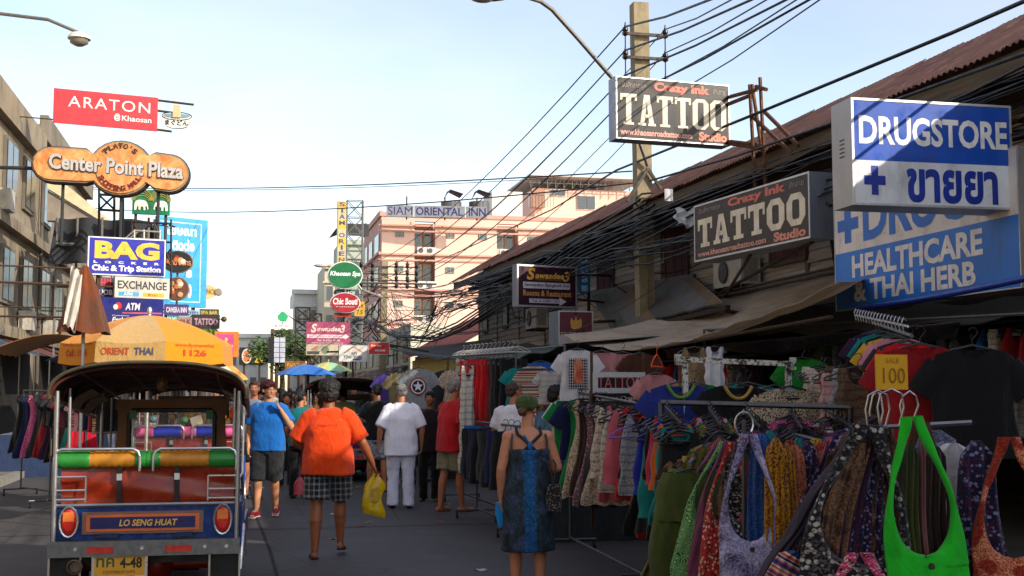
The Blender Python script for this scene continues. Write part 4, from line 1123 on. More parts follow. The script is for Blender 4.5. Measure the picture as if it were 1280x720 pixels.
# ================================================================== SIGNS, LEFT SIDE
def to_wall(s, zs, x=-6.25, r=.018):
    zs = zs[:1]
    return s.arm([((0, .06, z * s.H), (0 - (s.p0.x - x) / max(.3, s.dx.x), .06 + .0, z * s.H)) for z in zs], r)
mb_ = Sign('red_banner', 'red banner reading ARATON at Khaosan at the top left', 'banner', 66, 109, 153, 33, 198, .095, .06, '#c9202c', '#a01a24', .0)
fb = lambda u: (u - 66) / 132.
mb_.text('ARATON', fb(84), fb(188), .5, .82, '#ead9d6', .0, 0, 0, 1.15); mb_.text('@', fb(142), fb(150), .2, .42, '#ead9d6', .02); mb_.text('Khaosan', fb(152), fb(190), .22, .38, '#ead9d6', .015)
to_wall(mb_, (.1, .9))
mb_.arm([((mb_.W, .03, mb_.H * .93), (mb_.W + 1.0, .03, mb_.H * .9)), ((mb_.W, .03, mb_.H * .62), (mb_.W + .4, .03, mb_.H * .6)), ((mb_.W, .03, .05), (mb_.W + .4, .03, .03))], .035)
bw = thing('noodle_bowl_sign', 'white noodle bowl cut-out sign hanging at the end of the red banner', 'sign', P(221, 149, 32.6))
k_ = 32.6 / FPX
bp = [(-18, 4), (-17, -2), (-12, -9), (-6, -11), (6, -11), (12, -9), (17, -2), (18, 4)]
ell = [(18 * cos(a * pi / 12), 4 + 5 * sin(a * pi / 12)) for a in range(24)]
ob('bowl', MB().prism([(x * k_, z * k_) for x, z in bp + [(18 * cos(a * pi / 12), 4 + 5 * sin(a * pi / 12)) for a in range(1, 12)]], 0, .12), paint('#e3dfd4', .4), bw)
ob('soup', MB().prism([(x * .88 * k_, (4.5 + (z - 4) * .55) * k_) for x, z in ell], -.02, -.001), paint('#6f98ac', .4), bw)
ob('noodles', MB().prism([(x * k_, z * k_) for x, z in ((-5, 2), (5, 2), (4, 18), (-5, 18))], -.05, -.021), paint('#d9b88a', .6, 0, .4, 40), bw)
ob('lettering', text_into(MB(), 'まぐどん', -14 * k_, 14 * k_, -8 * k_, -1 * k_, -.012, .03), paint('#1c1c1c', .5), bw)
ob('rim_line', MB().tube([(x * k_, -.01, z * k_) for x, z in ell + ell[:1]], .01, 4), paint('#2e3a40', .5), bw)
# Center Point Plaza
cpp = thing('plaza_sign', 'orange painted plaza sign with a round middle and rounded ends at the upper left', 'sign', P(151, 212, 30), radians(-3))
k_ = 30 / FPX
def outline(e=0):
    pts = []
    y = lambda x: -x * .055
    for a in range(-8, 9): t = a / 8 * pi / 2; pts.append((58 + (24 + e) * cos(t), y(58) + (23 + e) * sin(t)))
    for x in (42,): pts.append((x, y(x) + 24 + e))
    for a in range(2, 11): t = a * pi / 12; pts.append(((37 + e) * cos(t) + 0, 2 + (33 + e) * sin(t)))
    pts.append((-42, 24 + e))
    for a in range(0, 9): t = pi / 2 + a / 8 * pi; pts.append((-82 + (23 + e) * cos(t), 4 + (21 + e) * sin(t)))
    pts.append((-42, -18 - e))
    for a in range(14, 23): t = a * pi / 12; pts.append(((37 + e) * cos(t), 0 + (32 + e) * sin(t)))
    pts.append((42, -24 - e))
    return [(x * k_, z * k_) for x, z in pts]
def orange_wood():
    m, n = newmat('painted_board', .6)
    a = n.noise(2.2, det=6, rough=.7, dist=1.5); n.col(n.mix(n.rng(a, .35, .65), lin('#b86a30'), lin('#e0a468'))); n.bump(a, .6, .03)
    return m
ow = orange_wood()
ob('casing', MB().prism(outline(2), 0, .3), paint('#2e2320', .5), cpp); ob('rim', MB().prism(outline(.6), -.05, -.001), paint('#8f7a60', .5), cpp)
ob('sign_face', MB().prism(outline(-1.6), -.09, -.051), ow, cpp)
ob('centre_disc', MB().prism([(29 * cos(a * pi / 16) * k_, (0 + 28 * sin(a * pi / 16)) * k_) for a in range(32)], -.12, -.091), ow, cpp)
def cptext(t, x0, x1, z0, z1, h, y, bold=.03, sl=-.055):
    m = MB(); text_into(m, t, x0 * k_, x1 * k_, z0 * k_, z1 * k_, y, bold)
    m.v = [(x, yy, z + x * sl) for x, yy, z in m.v]
    return ob('lettering', m, paint(h, .4), cpp)
cptext('Center Point Plaza', -84, 77, -8, 12, '#3b2c28', -.125, .06); cptext('Center Point Plaza', -84.5, 76.5, -7, 12.6, '#b8b4b0', -.135, .03)
def arc(t, R, a0, a1, z0, h, up=True, sz=6.5):
    m = MB(); n = len(t)
    for i, ch in enumerate(t):
        if ch == ' ': continue
        a = a0 + (a1 - a0) * (i + .5) / n; c, s_ = cos(a), sin(a)
        vs, fs = text_mesh(ch, .06); k = len(m.v); ap_ = ch == "'"
        for p, q_ in vs:
            lx = (p - .5) * sz * (.25 if ap_ else .85); lz = (q_ - .5) * sz * (.35 if ap_ else 1) + (sz * .32 if ap_ else 0)
            rx, rz = (c, s_) if up else (-c, -s_)
            tx, tz = (rz, -rx)
            m.v.append(((R * c + lx * tx + lz * rx) * k_, -.13, (z0 + R * s_ + lx * tz + lz * rz) * k_))
        m.f += [tuple(k + j for j in f) for f in fs]
    return ob('lettering', m, paint(h, .5), cpp)
arc("PLATO'S", 25, radians(140), radians(40), 4, '#3a2a1c', True, 7); arc('SHOPPING MALL', 25.5, radians(205), radians(335), 1, '#6d1f16', False, 6.5)
ob('support', MB().tube([(-82 * k_, .2, 0), (-82 * k_ - 3, .2, 0)], .05, 6), metal('#4a4e50', .5, .4), cpp)
# elephants
el = Sign('elephant_sign', 'green sign with two white elephants below the plaza sign', 'sign', 165, 236, 267, 33, 213, .05, .12, '#0f6f4c', '#3a4a42', .0)
def eleph(x0, fl):
    p = [(0, .12), (.02, .5), (.1, .68), (.3, .76), (.55, .76), (.75, .72), (.88, .6), (.95, .42), (1.0, .2), (.93, .12), (.9, .3), (.85, .38), (.78, .36), (.78, .1), (.66, .1), (.64, .32), (.45, .34), (.44, .1), (.32, .1), (.3, .33), (.2, .36), (.16, .1), (.06, .08)]
    if fl: p = [(1 - a, b) for a, b in p]
    return [(x0 + a * .38, .1 + b * .62) for a, b in p]
el.shape(eleph(.05, False), '#e6dfc8', 'elephant_emblem', -.03); el.shape(eleph(.56, True), '#e6dfc8', 'elephant_emblem', -.03)
for k in range(4):
    for cx in (.24, .74):
        pts = [(cx + (.19 + k * .03) * cos(a * pi / 10), .55 + (.2 + k * .09) * sin(a * pi / 10)) for a in range(11)]
        m = MB().tube([(p[0] * el.W, -.02, min(p[1], .97) * el.H) for p in pts], .012, 4); ob('arch_line', m, paint('#a99a4a', .5), el.o)
el.arm([((.1, .1, -1.5), (.1, .1, 0)), ((el.W - .1, .1, -1.5), (el.W - .1, .1, 0))], .04)
# blue sign
bs = Sign('blue_billboard', 'tall sky blue board with white Thai characters and a white border line', 'billboard', 194, 268, 382, 46, 260, .1, .2, '#0b93d6', '#0a6fa8', .0)
bs.o.rotation_euler.y = 0
bs.rect(.86, .875, .06, .95, '#bfe4f4', 'border_line'); bs.rect(.06, .87, .94, .95, '#bfe4f4', 'border_line'); bs.rect(.3, .87, .055, .065, '#bfe4f4', 'border_line')
bs.text('โฆษณา', .18, .78, .8, .92, '#c8ecf8', .05); bs.text('ติดต่อ', .3, .74, .63, .76, '#c8ecf8', .05); bs.text('01', .5, .7, .47, .57, '#c8ecf8', .05); bs.text('8', .58, .7, .33, .42, '#c8ecf8', .05); bs.text('5 0', .5, .7, .1, .26, '#c8ecf8', .05)
to_wall(bs, (.2, .8), r=.06)
bs.arm([((.3, .3, -6.5), (.3, .3, 0)), ((bs.W - .4, .3, -6.5), (bs.W - .4, .3, 0))], .09, 'post')
# food ovals
for u, v, rx, ry, lab, c1 in ((222, 327, 19, 14, 'upper dark oval sign showing noodle dishes in front of the blue board', '#2b2624'), (221, 361, 15, 15, 'lower brown oval picture sign in front of the blue board', '#6c4030')):
    r, X, Z = oval('oval_menu_sign', lab, u, v, rx, ry, 36, c1, '#8a7a66', .15)
    rnd = random.Random(u + v)
    for k in range(9): a = rnd.uniform(0, 6.28); q_ = rnd.uniform(.1, .6); ob('dish', MB().lathe([(.09, 0), (.07, -.03)], 9, (X * q_ * cos(a), -.032 - k * .003, Z * q_ * sin(a)), 'y'), paint(rnd.choice(['#b9683a', '#caa07a', '#8a3f26', '#d9cbb4', '#a98a62'])), r)
    if v < 340: otext(r, 'ร้าน อาหาร', -X * .5, X * .85, -Z * .35, Z * .25, '#d58a5a', .03, 0, -.07)
    ob('post', MB().tube([(0, .1, -2), (0, .1, -Z)], .03, 6).tube([(-X, .07, 0), (-X - 3.2, .07, 0)], .03, 6), metal('#5c5c5a', .5, .4), r)
yo = thing('yellow_oval_sign', 'yellow pointed oval sign with a round clock like end right of the blue board', 'sign', P(265, 365, 62))
k_ = 62 / FPX
ob('board', MB().prism([(x * k_, z * k_) for x, z in ((-12, -10), (-4, -9), (5, -4), (9, 0), (5, 5), (-3, 9), (-12, 10))], 0, .2), paint('#d8b87a', .5), yo)
ob('disc', MB().lathe([(5 * k_, .1), (5 * k_, -.05), (3.4 * k_, -.07)], 14, (8 * k_, 0, 0), 'y'), paint('#8d8272', .5), yo)
ob('lettering', text_into(MB(), 'INO', -8 * k_, 3 * k_, -3 * k_, 4 * k_, -.02, .03), paint('#b3743a', .5), yo); ob('bracket', MB().tube([(-12 * k_, .1, 0), (-4.5, .1, 0)], .05, 5), metal('#666', .5), yo)
# BAG LOCKER
bg_ = Sign('bag_locker_sign', 'royal blue BAG LOCKER light box with big yellow letters', 'sign', 109, 294.5, 343, 22, 207.5, .052, .16, '#1c22a0', '#b9b9c0', .022)
bg_.text('BAG', .085, .92, .43, .9, '#e6b93a', .07); bg_.text('L  O  C  K  E  R', .075, .92, .31, .375, '#e6e2da', .06, 0, 0, 1.3)
bg_.text('Chic & Trip Station', .055, .94, .07, .27, '#efece6', .045)
to_wall(bg_, (.15, .85)); bg_.arm([((.2, .1, -2.6), (.2, .1, 0))], .035)
bg_.o.rotation_euler.x = 0
ex = Sign('exchange_sign', 'beige EXCHANGE board below the bag locker light box', 'sign', 143, 345, 371.5, 24, 212, .052, .12, '#c9c2b4', '#8f8c84', .0)
ex.text('EXCHANGE', .05, .95, .42, .82, '#2c3038', .03); ex.rect(.07, .44, .08, .28, '#3d97cf', 'blue_tab'); ex.rect(.51, .9, .08, .28, '#dda738', 'yellow_tab'); ex.text('ATM', .16, .32, .11, .25, '#eaf0f4', .02); ex.text('อัตรา', .6, .78, .11, .25, '#5a3a18', .02)
to_wall(ex, (.5,))
uo = Sign('bank_sign', 'navy bank board with a red bar emblem and the letters UOB', 'sign', 121, 346, 370.5, 24.1, 142.5, .052, .12, '#232a4e', '#1c2138', .0)
for k in range(4): uo.rect(.22 + k * .17, .32 + k * .17, .48, .95, '#b3242e', 'red_bar'); 
uo.rect(.16, .88, .68, .76, '#b3242e', 'red_bar', -.009); uo.text('UOB', .1, .92, .1, .38, '#d9d6dc', .03); to_wall(uo, (.5,))
at = Sign('atm_sign', 'navy ATM and exchange board just above the yellow parasol', 'sign', 118, 370, 408, 25.5, 204.5, .052, .12, '#232a78', '#1c2250', .0)
at.text('ATM', .44, .66, .56, .8, '#e9e7ec', .03, .15); at.ellipse(.34, .7, .05, .12, '#c73a36', 'red_swirl'); at.ellipse(.3, .66, .035, .09, '#d9d3d2', 'white_swirl', -.0095)
at.rect(.4, .98, .44, .49, '#c75a6a', 'red_line'); at.text('Currency', .25, .5, .34, .4, '#d9d6dc', .01); at.text('Exchange', .25, .6, .12, .32, '#e9e7ec', .03, .2); at.ellipse(.7, .22, .02, .07, '#e9e7ec', 'person_emblem'); at.shape([(.66, .02), (.74, .02), (.72, .16), (.68, .16)], '#e9e7ec', 'person_emblem')
to_wall(at, (.3, .8))
for (u0, vt, vb, d, u1, f, t, lc_, lab) in (
    (205, 380, 394, 31, 236, '#4a3a6e', 'CAMERA INN', '#cfc6dc', 'narrow violet hotel board low on the left below the blue billboard'),
    (205, 393, 405, 33, 222, '#2f8f86', 'TAXI', '#d9e8e4', 'teal square board under the narrow violet board'),
    (224, 387, 396, 40, 250, '#9fb6c6', 'PHOTO', '#3a5a8a', 'pale blue photo board beside the narrow violet board'),
    (223, 396, 408, 38, 240, '#a58a80', 'SILK', '#7a2f2a', 'pinkish brown board touching the dark tattoo board'),
    (240, 393, 410.5, 40, 275, '#33262a', 'TATTOO', '#b98f9c', 'dark TATTOO board with pink letters low on the left'),
    (249, 386, 395, 46, 274, '#3f4a26', 'SPA BAR', '#c9a04a', 'olive board above the dark low TATTOO board')):
    s_ = Sign('shop_sign', lab, 'sign', u0, vt, vb, d, u1, .04, .1, f, '#5b5650', .0)
    s_.text(t, .08, .92, .25, .75, lc_, .04); to_wall(s_, (.5,))
    s_.arm([((.05, .1, -1.2), (.05, .1, 0))], .03)
ld = thing('lamp_ball', 'small brown round lamp at the right end of the low tattoo board', 'lamp', P(280, 399, 40)); ob('globe', MB().ell((0, 0, 0), (.1, .1, .1)), paint('#5c4433'), ld, 180); ob('bracket', MB().tube([(-.3, .02, 0), (0, 0, 0)], .02, 5), metal('#555'), ld)
# dark awning block and scaffold on the left
dk = thing('netting_awning', 'wide dark netting awning on a metal frame behind the bag locker light box', 'awning', P(90, 330, 34))
a = P(70, 272, 34); b = P(186, 284, 34)
W('netting', MB().grid(lambda s_, t: (a.x + (b.x - a.x) * s_, a.y + .25 * sin(s_ * 14) - t * 1.2, a.z - (a.z - P(90, 335, 34).z) * t), 20, 6).bx(a.x, b.x, a.y + .5, a.y + 4, a.z - .1, a.z), paint('#26262a', .8, 0, .4, 1.2), dk, 60)
m = MB()
for u in (72, 97, 128, 186): p = P(u, 272, 33.6); m.tube([p, (p.x, p.y, p.z - 4)], .035, 6)
m.tube([P(70, 305, 33.4), P(110, 306, 33.4)], .05, 6)
W('frame', m, metal('#8e8c88', .5, .4), dk)
rb = thing('stair_parapet', 'pale slanting concrete stair parapet under the left end of the plaza sign', 'parapet', P(90, 262, 38))
k_ = 38 / FPX
ob('slab', MB().prism([(x * k_, z * k_) for x, z in ((-30, 50), (-4, 28), (46, -12), (36, -14), (-30, 26))], 0, .5), paint('#cdbf9d', .8), rb); ob('wall', MB().prism([(x * k_, z * k_) for x, z in ((-30, 24), (34, -14), (-30, -14))], .1, .5), paint('#8a8074', .9, 0, .3), rb)
rr = thing('tiled_roof', 'brown cluttered roof behind the steel frames below the elephant sign', 'roof', P(128, 275, 37))
k_ = 37 / FPX
ob('tiles', MB().grid(lambda s_, t: ((s_ * 85) * k_, t * 4 + .02 * sin(s_ * 90), (-4 + 26 * t * (1 - .3 * s_)) * k_ + .02 * sin(s_ * 60)), 60, 8), corr('#7a5a48', '#9a8068', '#5a4a40'), rr, 60)
0 and ob('gable', MB().prism([(x * k_, z * k_) for x, z in ((85, 12), (85, -60), (112, -60), (112, -30))], 1, 3), paint('#b3a48c', .9, 0, .4, 1, .4), rr)
def scaff(label, us, vt, vb, d, vs, cross, h='#3f4447', r=.035):
    s_ = thing('sign_scaffold', label, 'frame', P(us[0], vb, d)); m = MB()
    for u in us: m.tube([P(u, vt, d), P(u, vb, d)], r, 5).tube([P(u, vt, d + 1.2), P(u, vb, d + 1.2)], r, 5)
    W('upright', m, metal(h, .5, .5), s_); m = MB()
    for v in vs:
        m.tube([P(us[0], v, d), P(us[-1], v + .06 * (us[-1] - us[0]), d)], r, 5)
        for u in us: m.tube([P(u, v, d), P(u, v, d + 1.2)], r * .8, 5)
    W('rail', m, metal(h, .5, .5), s_); m = MB()
    for (u0, v0, u1, v1) in cross: m.tube([P(u0, v0, d), P(u1, v1, d)], r * .8, 5)
    W('brace', m, metal(h, .5, .5), s_)
    return s_
scaff('dark steel scaffold under the round middle of the plaza sign', (124, 143, 154), 232, 300, 31.5, (243, 262), ((124, 244, 143, 262), (124, 262, 143, 244)))
scaff('steel frame with crossed braces between the bag locker light box and the blue board', (165, 193, 214), 274, 372, 27.5, (277, 300), ((165, 300, 193, 277), (193, 279, 214, 330), (165, 277, 200, 340), (193, 340, 214, 310)), '#3a3c3e', .025)
scaff('white painted pipe frame right behind the top of the bag locker light box', (168, 180, 200), 287, 330, 25.5, (288, 298, 309), ((160, 300, 172, 290), (150, 304, 168, 288)), '#c9c5bc', .02)
# left top cctv dome
cd = thing('dome_lamp', 'white dome lamp poking in at the top left above the red banner', 'lamp', P(99, 49, 20)); k_ = 20 / FPX
ob('shade', MB().lathe([(3 * k_, 9 * k_), (10 * k_, 7 * k_), (14 * k_, 2 * k_), (14 * k_, 0)], 18), paint('#d5d2c8', .4), cd, 60); ob('glass', MB().lathe([(11 * k_, 0), (11 * k_, -5 * k_), (5 * k_, -8.5 * k_), (.01, -9 * k_)], 18), paint('#7d7466', .3), cd, 60)
ob('arm', MB().tube([(0, 0, 8 * k_), (-.5, 0, .3), (-3.6, 0, .5)], .03, 6), metal('#8a857c', .4, .3), cd)
# far street lamp
fl = thing('street_lamp', 'small distant street lamp arching left over the green oval sign', 'street lamp', PY(478, 330, 60))
q0 = P(402, 332, 46)
W('arm', MB().tube([P(452, 362, 46), P(440, 345, 46), P(424, 335, 46), P(410, 333, 46)], .045, 6), metal('#b5b2aa', .4, .2), fl, 60); W('lamp_head', MB().ell(q0, (.3, .12, .08)), paint('#b9b6ae', .4), fl, 60)
W('bracket', MB().tube([P(452, 362, 46), P(478, 372, 47.0)], .045, 6), metal('#b5b2aa', .4, .2), fl)
for x_ in (0, .9, -1.4): ob('support', MB().tube([(x_, .2, -1.9), (x_, .2, -.3)], .04, 6), metal('#4a4e50', .5, .4), cpp)

# ================================================================== TUK-TUKS
chrome = metal('#c9ccd0', .18, .15); black = paint('#15161a', .5, 0, .2); rubber = paint('#1b1b1c', .85, 0, .3, 9)
def arcpts(xl, xr, zs, zt, n=16, e=.5):
    o = []
    for i in range(n + 1):
        t = pi - pi * i / n
        cx, sx = cos(t), sin(t)
        o.append(((xl + xr) / 2 + (xr - xl) / 2 * (abs(cx) ** e) * (1 if cx > 0 else -1), zs + (zt - zs) * (sx ** .8)))
    return o
def tuktuk(loc, rz, label, body, trim, cushion, rolls, rider_text=None, plate=True, detail=True, roof='#2a2422', trimc='#4a4232'):
    r = thing('tuk_tuk', label, 'tuk-tuk', loc, rz, 'tuk-tuks parked in the street')
    B = paint(body, .25, .1, .2, 4, .1); T = paint(trim, .35, 0, .15)
    hw = .69
    # floor, bumper, rear panel
    ob('chassis', MB().bx(-.6, .6, .1, 2.5, .32, .42), black, r)
    bm_ = MB().bx(-hw - .01, hw + .01, -.1, -.02, .40, .515); ob('bumper', bm_, metal('#77797c', .4, .4), r)
    for x in (-.02, .44, -.5, .6):
        ob('bolt', MB().lathe([(.014, 0), (.014, -.012)], 8, (x, -.1, .46), 'y'), chrome, r)
    for x0 in (-.42, .15): ob('reflector', MB().bx(x0, x0 + .19, -.108, -.101, .425, .475), paint('#c8382a', .4, 0, .5, 20, .4), r)
    ob('rear_panel', MB().bx(-hw + .01, hw - .01, 0, .04, .515, .765), B, r)
    pn = ob('name_board', MB().bx(-.47, .42, -.022, -.001, .56, .725), T, r)
    ob('board_field', MB().bx(-.44, .39, -.028, -.0221, .58, .705), paint('#d86a3a', .4), pn)
    ob('board_field', MB().bx(-.41, .36, -.033, -.0281, .60, .685), paint('#1b1f5a', .35), pn)
    if rider_text: ob('lettering', text_into(MB(), rider_text, -.2, .23, .617, .667, -.0345, .03, .2), paint('#dcae52', .4), pn)
    for x0 in (-.36, .2): ob('handle', MB().bx(x0, x0 + .16, -.05, 0, .535, .55).bx(x0 + .02, x0 + .14, -.03, 0, .55, .565), paint('#14284f', .3), r)
    ob('top_lip', MB().tube([(-hw, -.01, .775), (hw, -.01, .775)], .015, 6), metal('#8f969c', .3, .3), r)
    for s in (-1, 1):
        tl = ob('tail_light', MB().lathe([(.055, 0), (.055, -.03), (.04, -.045)], 14, (s * .565, 0, .655), 'y'), paint('#c8251c', .2), r)
        for v in tl.data.vertices: v.co.z = .655 + (v.co.z - .655) * 1.75
        ob('lens_rim', MB().tube([(s * .565 + .066 * cos(a * pi / 8), -.03, .655 + .112 * sin(a * pi / 8)) for a in range(17)], .009, 5), chrome, tl)
        ob('lens', MB().bx(s * .565 - .04, s * .565 + .04, -.048, -.044, .66, .73), paint('#e0793a', .2), tl)
        # side body
        ob('side_panel', MB().prism([(0, 0)] * 0 or [(.02, .45), (.6, .45), (.6, .78), (.02, .78)], 0, .02), B, r, rot=(0, 0, pi / 2), loc=(s * hw, 0, 0)) if 0 else ob('side_panel', MB().bx(s * hw - .015, s * hw + .015, .04, .75, .45, .78).bx(s * hw - .012, s * hw + .012, .75, 1.9, .36, .55), B, r)
        ob('side_stripe', MB().bx(s * hw + .016 * s - .002, s * hw + .016 * s + .002, .1, .7, .7, .74), T, r)
        w_ = ob('wheel', MB().lathe([(.12, -.06), (.22, -.07), (.25, -.05), (.25, .05), (.22, .07), (.12, .06)], 22, (s * .58, .45, .25), 'x'), rubber, r, 40)
        ob('rim', MB().lathe([(.13, -.05), (.13, .05)], 16, (s * .58, .45, .25), 'x'), chrome, w_)
        ob('wheel_arch', MB().tube([(s * (hw + .01), .45 + .32 * cos(a * pi / 8), .25 + .3 * sin(a * pi / 8)) for a in range(9)], .025, 6), chrome, r, 60)
        # side rails
        m = MB()
        for z in (.82, .89, .99): m.tube([(s * .45, -.02, z), (s * .66, -.03, z)], .008, 5)
        m.tube([(s * .45, -.02, .8), (s * .45, -.02, .99)], .008, 5); ob('side_rail', m, chrome, r)
        ob('roof_post', MB().tube([(s * .67, -.03, .5), (s * .675, -.03, 1.64)], .018, 8), metal('#a8aaac', .3, .2), r, 60)
        ob('roof_post', MB().tube([(s * .62, .25, .76), (s * .63, .25, 1.66)], .013, 8), metal('#a8aaac', .3, .2), r, 60)
        ob('roof_post', MB().tube([(s * .6, 1.75, .5), (s * .58, 1.6, 1.64)], .016, 8), metal('#a8aaac', .3, .2), r, 60)
        ob('grab_rail', MB().tube([(s * .67, .1, .95), (s * .68, .7, .95), (s * .68, .9, .8), (s * .68, .95, .55)], .012, 6), chrome, r, 60)
    # seat back, cushions
    sb = MB().grid(lambda a, b: (-.64 + 1.28 * a, .05 + .012 * sin(a * 9) + .02 * sin(b * 6 + a * 5) * sin(pi * b), .765 + .3 * b), 24, 8)
    sb.bx(-.64, .64, .1, .16, .78, 1.06)
    ob('seat_back', sb, paint(cushion, .28, 0, .35, 2.5, .1), r, 60)
    ob('seat', MB().bx(-.6, .6, .16, .62, .58, .7), paint(cushion, .35), r)
    for x in (-.21, .215):
        bl = ob('strap', MB().bx(x - .018, x + .018, .0, .03, .78, 1.06), black, r); ob('buckle', MB().bx(x - .02, x + .02, -.012, -.001, .96, 1.01), chrome, bl)
    cz = 1.115; xs = [-.66, -.43, -.10, -.02, .09, .45, .66]
    cols_ = [rolls[0], rolls[1], rolls[0], rolls[0], rolls[1], rolls[0]]
    for i in range(6):
        a, b = xs[i], xs[i + 1]; m = MB(); q = []
        for k in range(15):
            x = a + (b - a) * k / 14; q.append((.068 - (.008 if (k % 2 and cols_[i] == rolls[1]) else 0) - (.006 if k in (0, 14) else 0), x))
        m.lathe(q, 16, (0, .04, cz), 'x')
        ob('cushion_roll', m, paint(cols_[i], .35, 0, .25, 5, .1), r, 40)
    for a, b in ((-.68, -.06), (.04, .66)):
        m = MB(); pts = [(a, -.03, 1.03), (a, -.035, 1.14), (a + .015, -.035, 1.18), (a + .05, -.035, 1.2), (b - .05, -.035, 1.2), (b - .015, -.035, 1.18), (b, -.035, 1.14), (b, -.03, 1.03)]
        m.tube(pts, .012, 7); ob('chrome_hoop', m, chrome, r, 60)
    # roof
    zs, zt = 1.60, 1.86
    prof = arcpts(-.73, .73, zs, zt, 24, .75)
    L0, L1 = -.08, 1.95
    def rf(off):
        def fn(a, b):
            i = min(int(a * 24), 23); t = a * 24 - i; x = prof[i][0] * (1 - t) + prof[i + 1][0] * t; z = prof[i][1] * (1 - t) + prof[i + 1][1] * t
            return (x * (1 - .06 * b), L0 + (L1 - L0) * b, z + off - .2 * b + .03 * sin(pi * b))
        return fn
    ob('roof', MB().grid(rf(0), 24, 8).grid(rf(-.012), 24, 8), paint(roof, .6, 0, .4, 3, .4), r, 60)
    for k, y in enumerate((0, .45, .9, 1.35, 1.8)):
        m = MB().tube([(x * (1 - .06 * (y + .08) / 2.03), y - .02, z - .03 - .2 * (y + .08) / 2.03 + .03 * sin(pi * (y + .08) / 2.03)) for x, z in prof], .011, 5); ob('roof_rib', m, paint('#5b2a24', .5), r, 60)
    for x in (-.5, -.2, .15, .5):
        z = zs + (zt - zs) * (1 - (abs(x) / .73) ** 2.4) ** .5 - .03
        ob('roof_rib', MB().tube([(x, 0, z), (x * .95, 1.9, z - .2)], .009, 5), paint('#5b2a24', .5), r)
    ob('roof_trim', MB().tube([(x, L0 - .01, z - .0) for x, z in prof], .015, 7), paint(trimc, .35, .2), r, 60)
    for s in (-1, 1):
        ob('roof_trim', MB().tube([(s * .73, L0, zs), (s * .69, L1, zs - .2)], .018, 6), paint('#6b5a44', .4), r)
        if detail:
            for k in range(2):
                y = .55 + k * .55
                pc = MB().grid(lambda a, b: (s * (.67 - .16 * b ** 1.2 ) , y + a * .42, 1.58 - .1 * (y + a * .42) + .13 * b ** .6), 4, 4)
                ob('picture_panel', pc, fabric('#8c8266', 'floral', '#3c4634', '#b09a5a', .6), r, 60)
    if detail:
        ob('rosette', MB().ell((.0, .9, 1.70), (.05, .05, .07), 10, 6), paint('#7a5a2c', .4), r, 60)
    # front bulkhead: windshield
    yf = 1.9; wd_ = paint('#7a4c22', .55, 0, .3, 3, .2)
    ob('windshield_header', MB().bx(-.5, .5, yf - .03, yf, 1.47, 1.56), wd_, r)
    for s in (-1, 1):
        ob('windshield_pillar', MB().poly([(s * .46, yf - .02, 1.47), (s * .52, yf - .02, .9), (s * .40, yf - .02, .9), (s * .38, yf - .02, 1.47)]).poly([(s * .46, yf, 1.47), (s * .38, yf, 1.47), (s * .40, yf, .9), (s * .52, yf, .9)]).bx(min(s * .36, s * .48), max(s * .36, s * .48), yf - .015, yf - .005, .9, 1.47), wd_, r)
    fr = [(-.38, 1.1), (-.36, 1.04), (-.3, 1.02), (.3, 1.02), (.36, 1.04), (.38, 1.1), (.38, 1.42), (.35, 1.46), (-.35, 1.46), (-.38, 1.42), (-.38, 1.1)]
    ws_ = ob('windshield_frame', MB().tube([(x, yf - .04, z) for x, z in fr], .02, 6), black, r, 60)
    ob('pane', MB().bx(-.36, .36, yf - .036, yf - .033, 1.03, 1.45), clear('#aab4b8', .85), ws_)
    ob('dashboard', MB().bx(-.5, .5, yf - .12, yf, .5, .98), paint('#2c1f1a', .5, 0, .3), r)
    ob('handlebar', MB().tube([(-.32, yf - .42, 1.02), (-.1, yf - .32, 1.0), (.1, yf - .32, 1.0), (.32, yf - .42, 1.02)], .013, 6), chrome, r, 60)
    for x, c in ((-.34, '#2e7a4a'), (.34, '#2e7a4a')): ob('amulet', MB().bx(x - .03, x + .03, yf - .09, yf - .06, 1.38, 1.46), paint(c), r)
    ob('driver_seat', MB().bx(-.22, .22, 1.0, 1.35, .55, .68), black, r)
    ob('fork', MB().tube([(0, yf + .0, .9), (0, yf + .32, .3)], .03, 6), metal('#888', .4), r)
    w_ = ob('wheel', MB().lathe([(.12, -.05), (.22, -.06), (.24, -.04), (.24, .04), (.22, .06), (.12, .05)], 22, (0, yf + .35, .24), 'x'), rubber, r, 40)
    # underside
    ob('exhaust', MB().lathe([(.045, 0), (.05, -.1), (.058, -.14), (.05, -.142), (.04, -.1)], 14, (-.5, .02, .33), 'y'), metal('#6f6258', .4, .6), r, 60)
    ob('axle', MB().lathe([(.045, -.55), (.045, -.14), (.12, -.09), (.14, 0), (.12, .09), (.045, .14), (.045, .55)], 14, (.03, .42, .27), 'x'), paint('#8e1f1c', .4, .2, .4, 6, .5), r, 50)
    ob('fuel_tank', MB().tube([(-.35, .7, .3), (.35, .7, .3)], .13, 12), paint('#2a1414', .5), r, 60)
    if plate:
        lp_ = ob('licence_plate', MB().bx(-.385, .02, -.075, -.065, .235, .42), chrome, r)
        ob('plate_face', MB().bx(-.365, .0, -.08, -.0751, .255, .4), paint('#d39a2a', .4, 0, .2), lp_)
        ob('lettering', text_into(MB(), '4-48', -.18, -.02, .31, .39, -.082, .03), paint('#1c2a1c', .5), lp_); ob('lettering', text_into(MB(), 'ทค', -.35, -.22, .32, .39, -.082, .02), paint('#2a5a34', .5), lp_)
        ob('lettering', text_into(MB(), 'กรุงเทพมหานคร', -.3, -.07, .262, .295, -.082, .0), paint('#5a3a1c', .5), lp_)
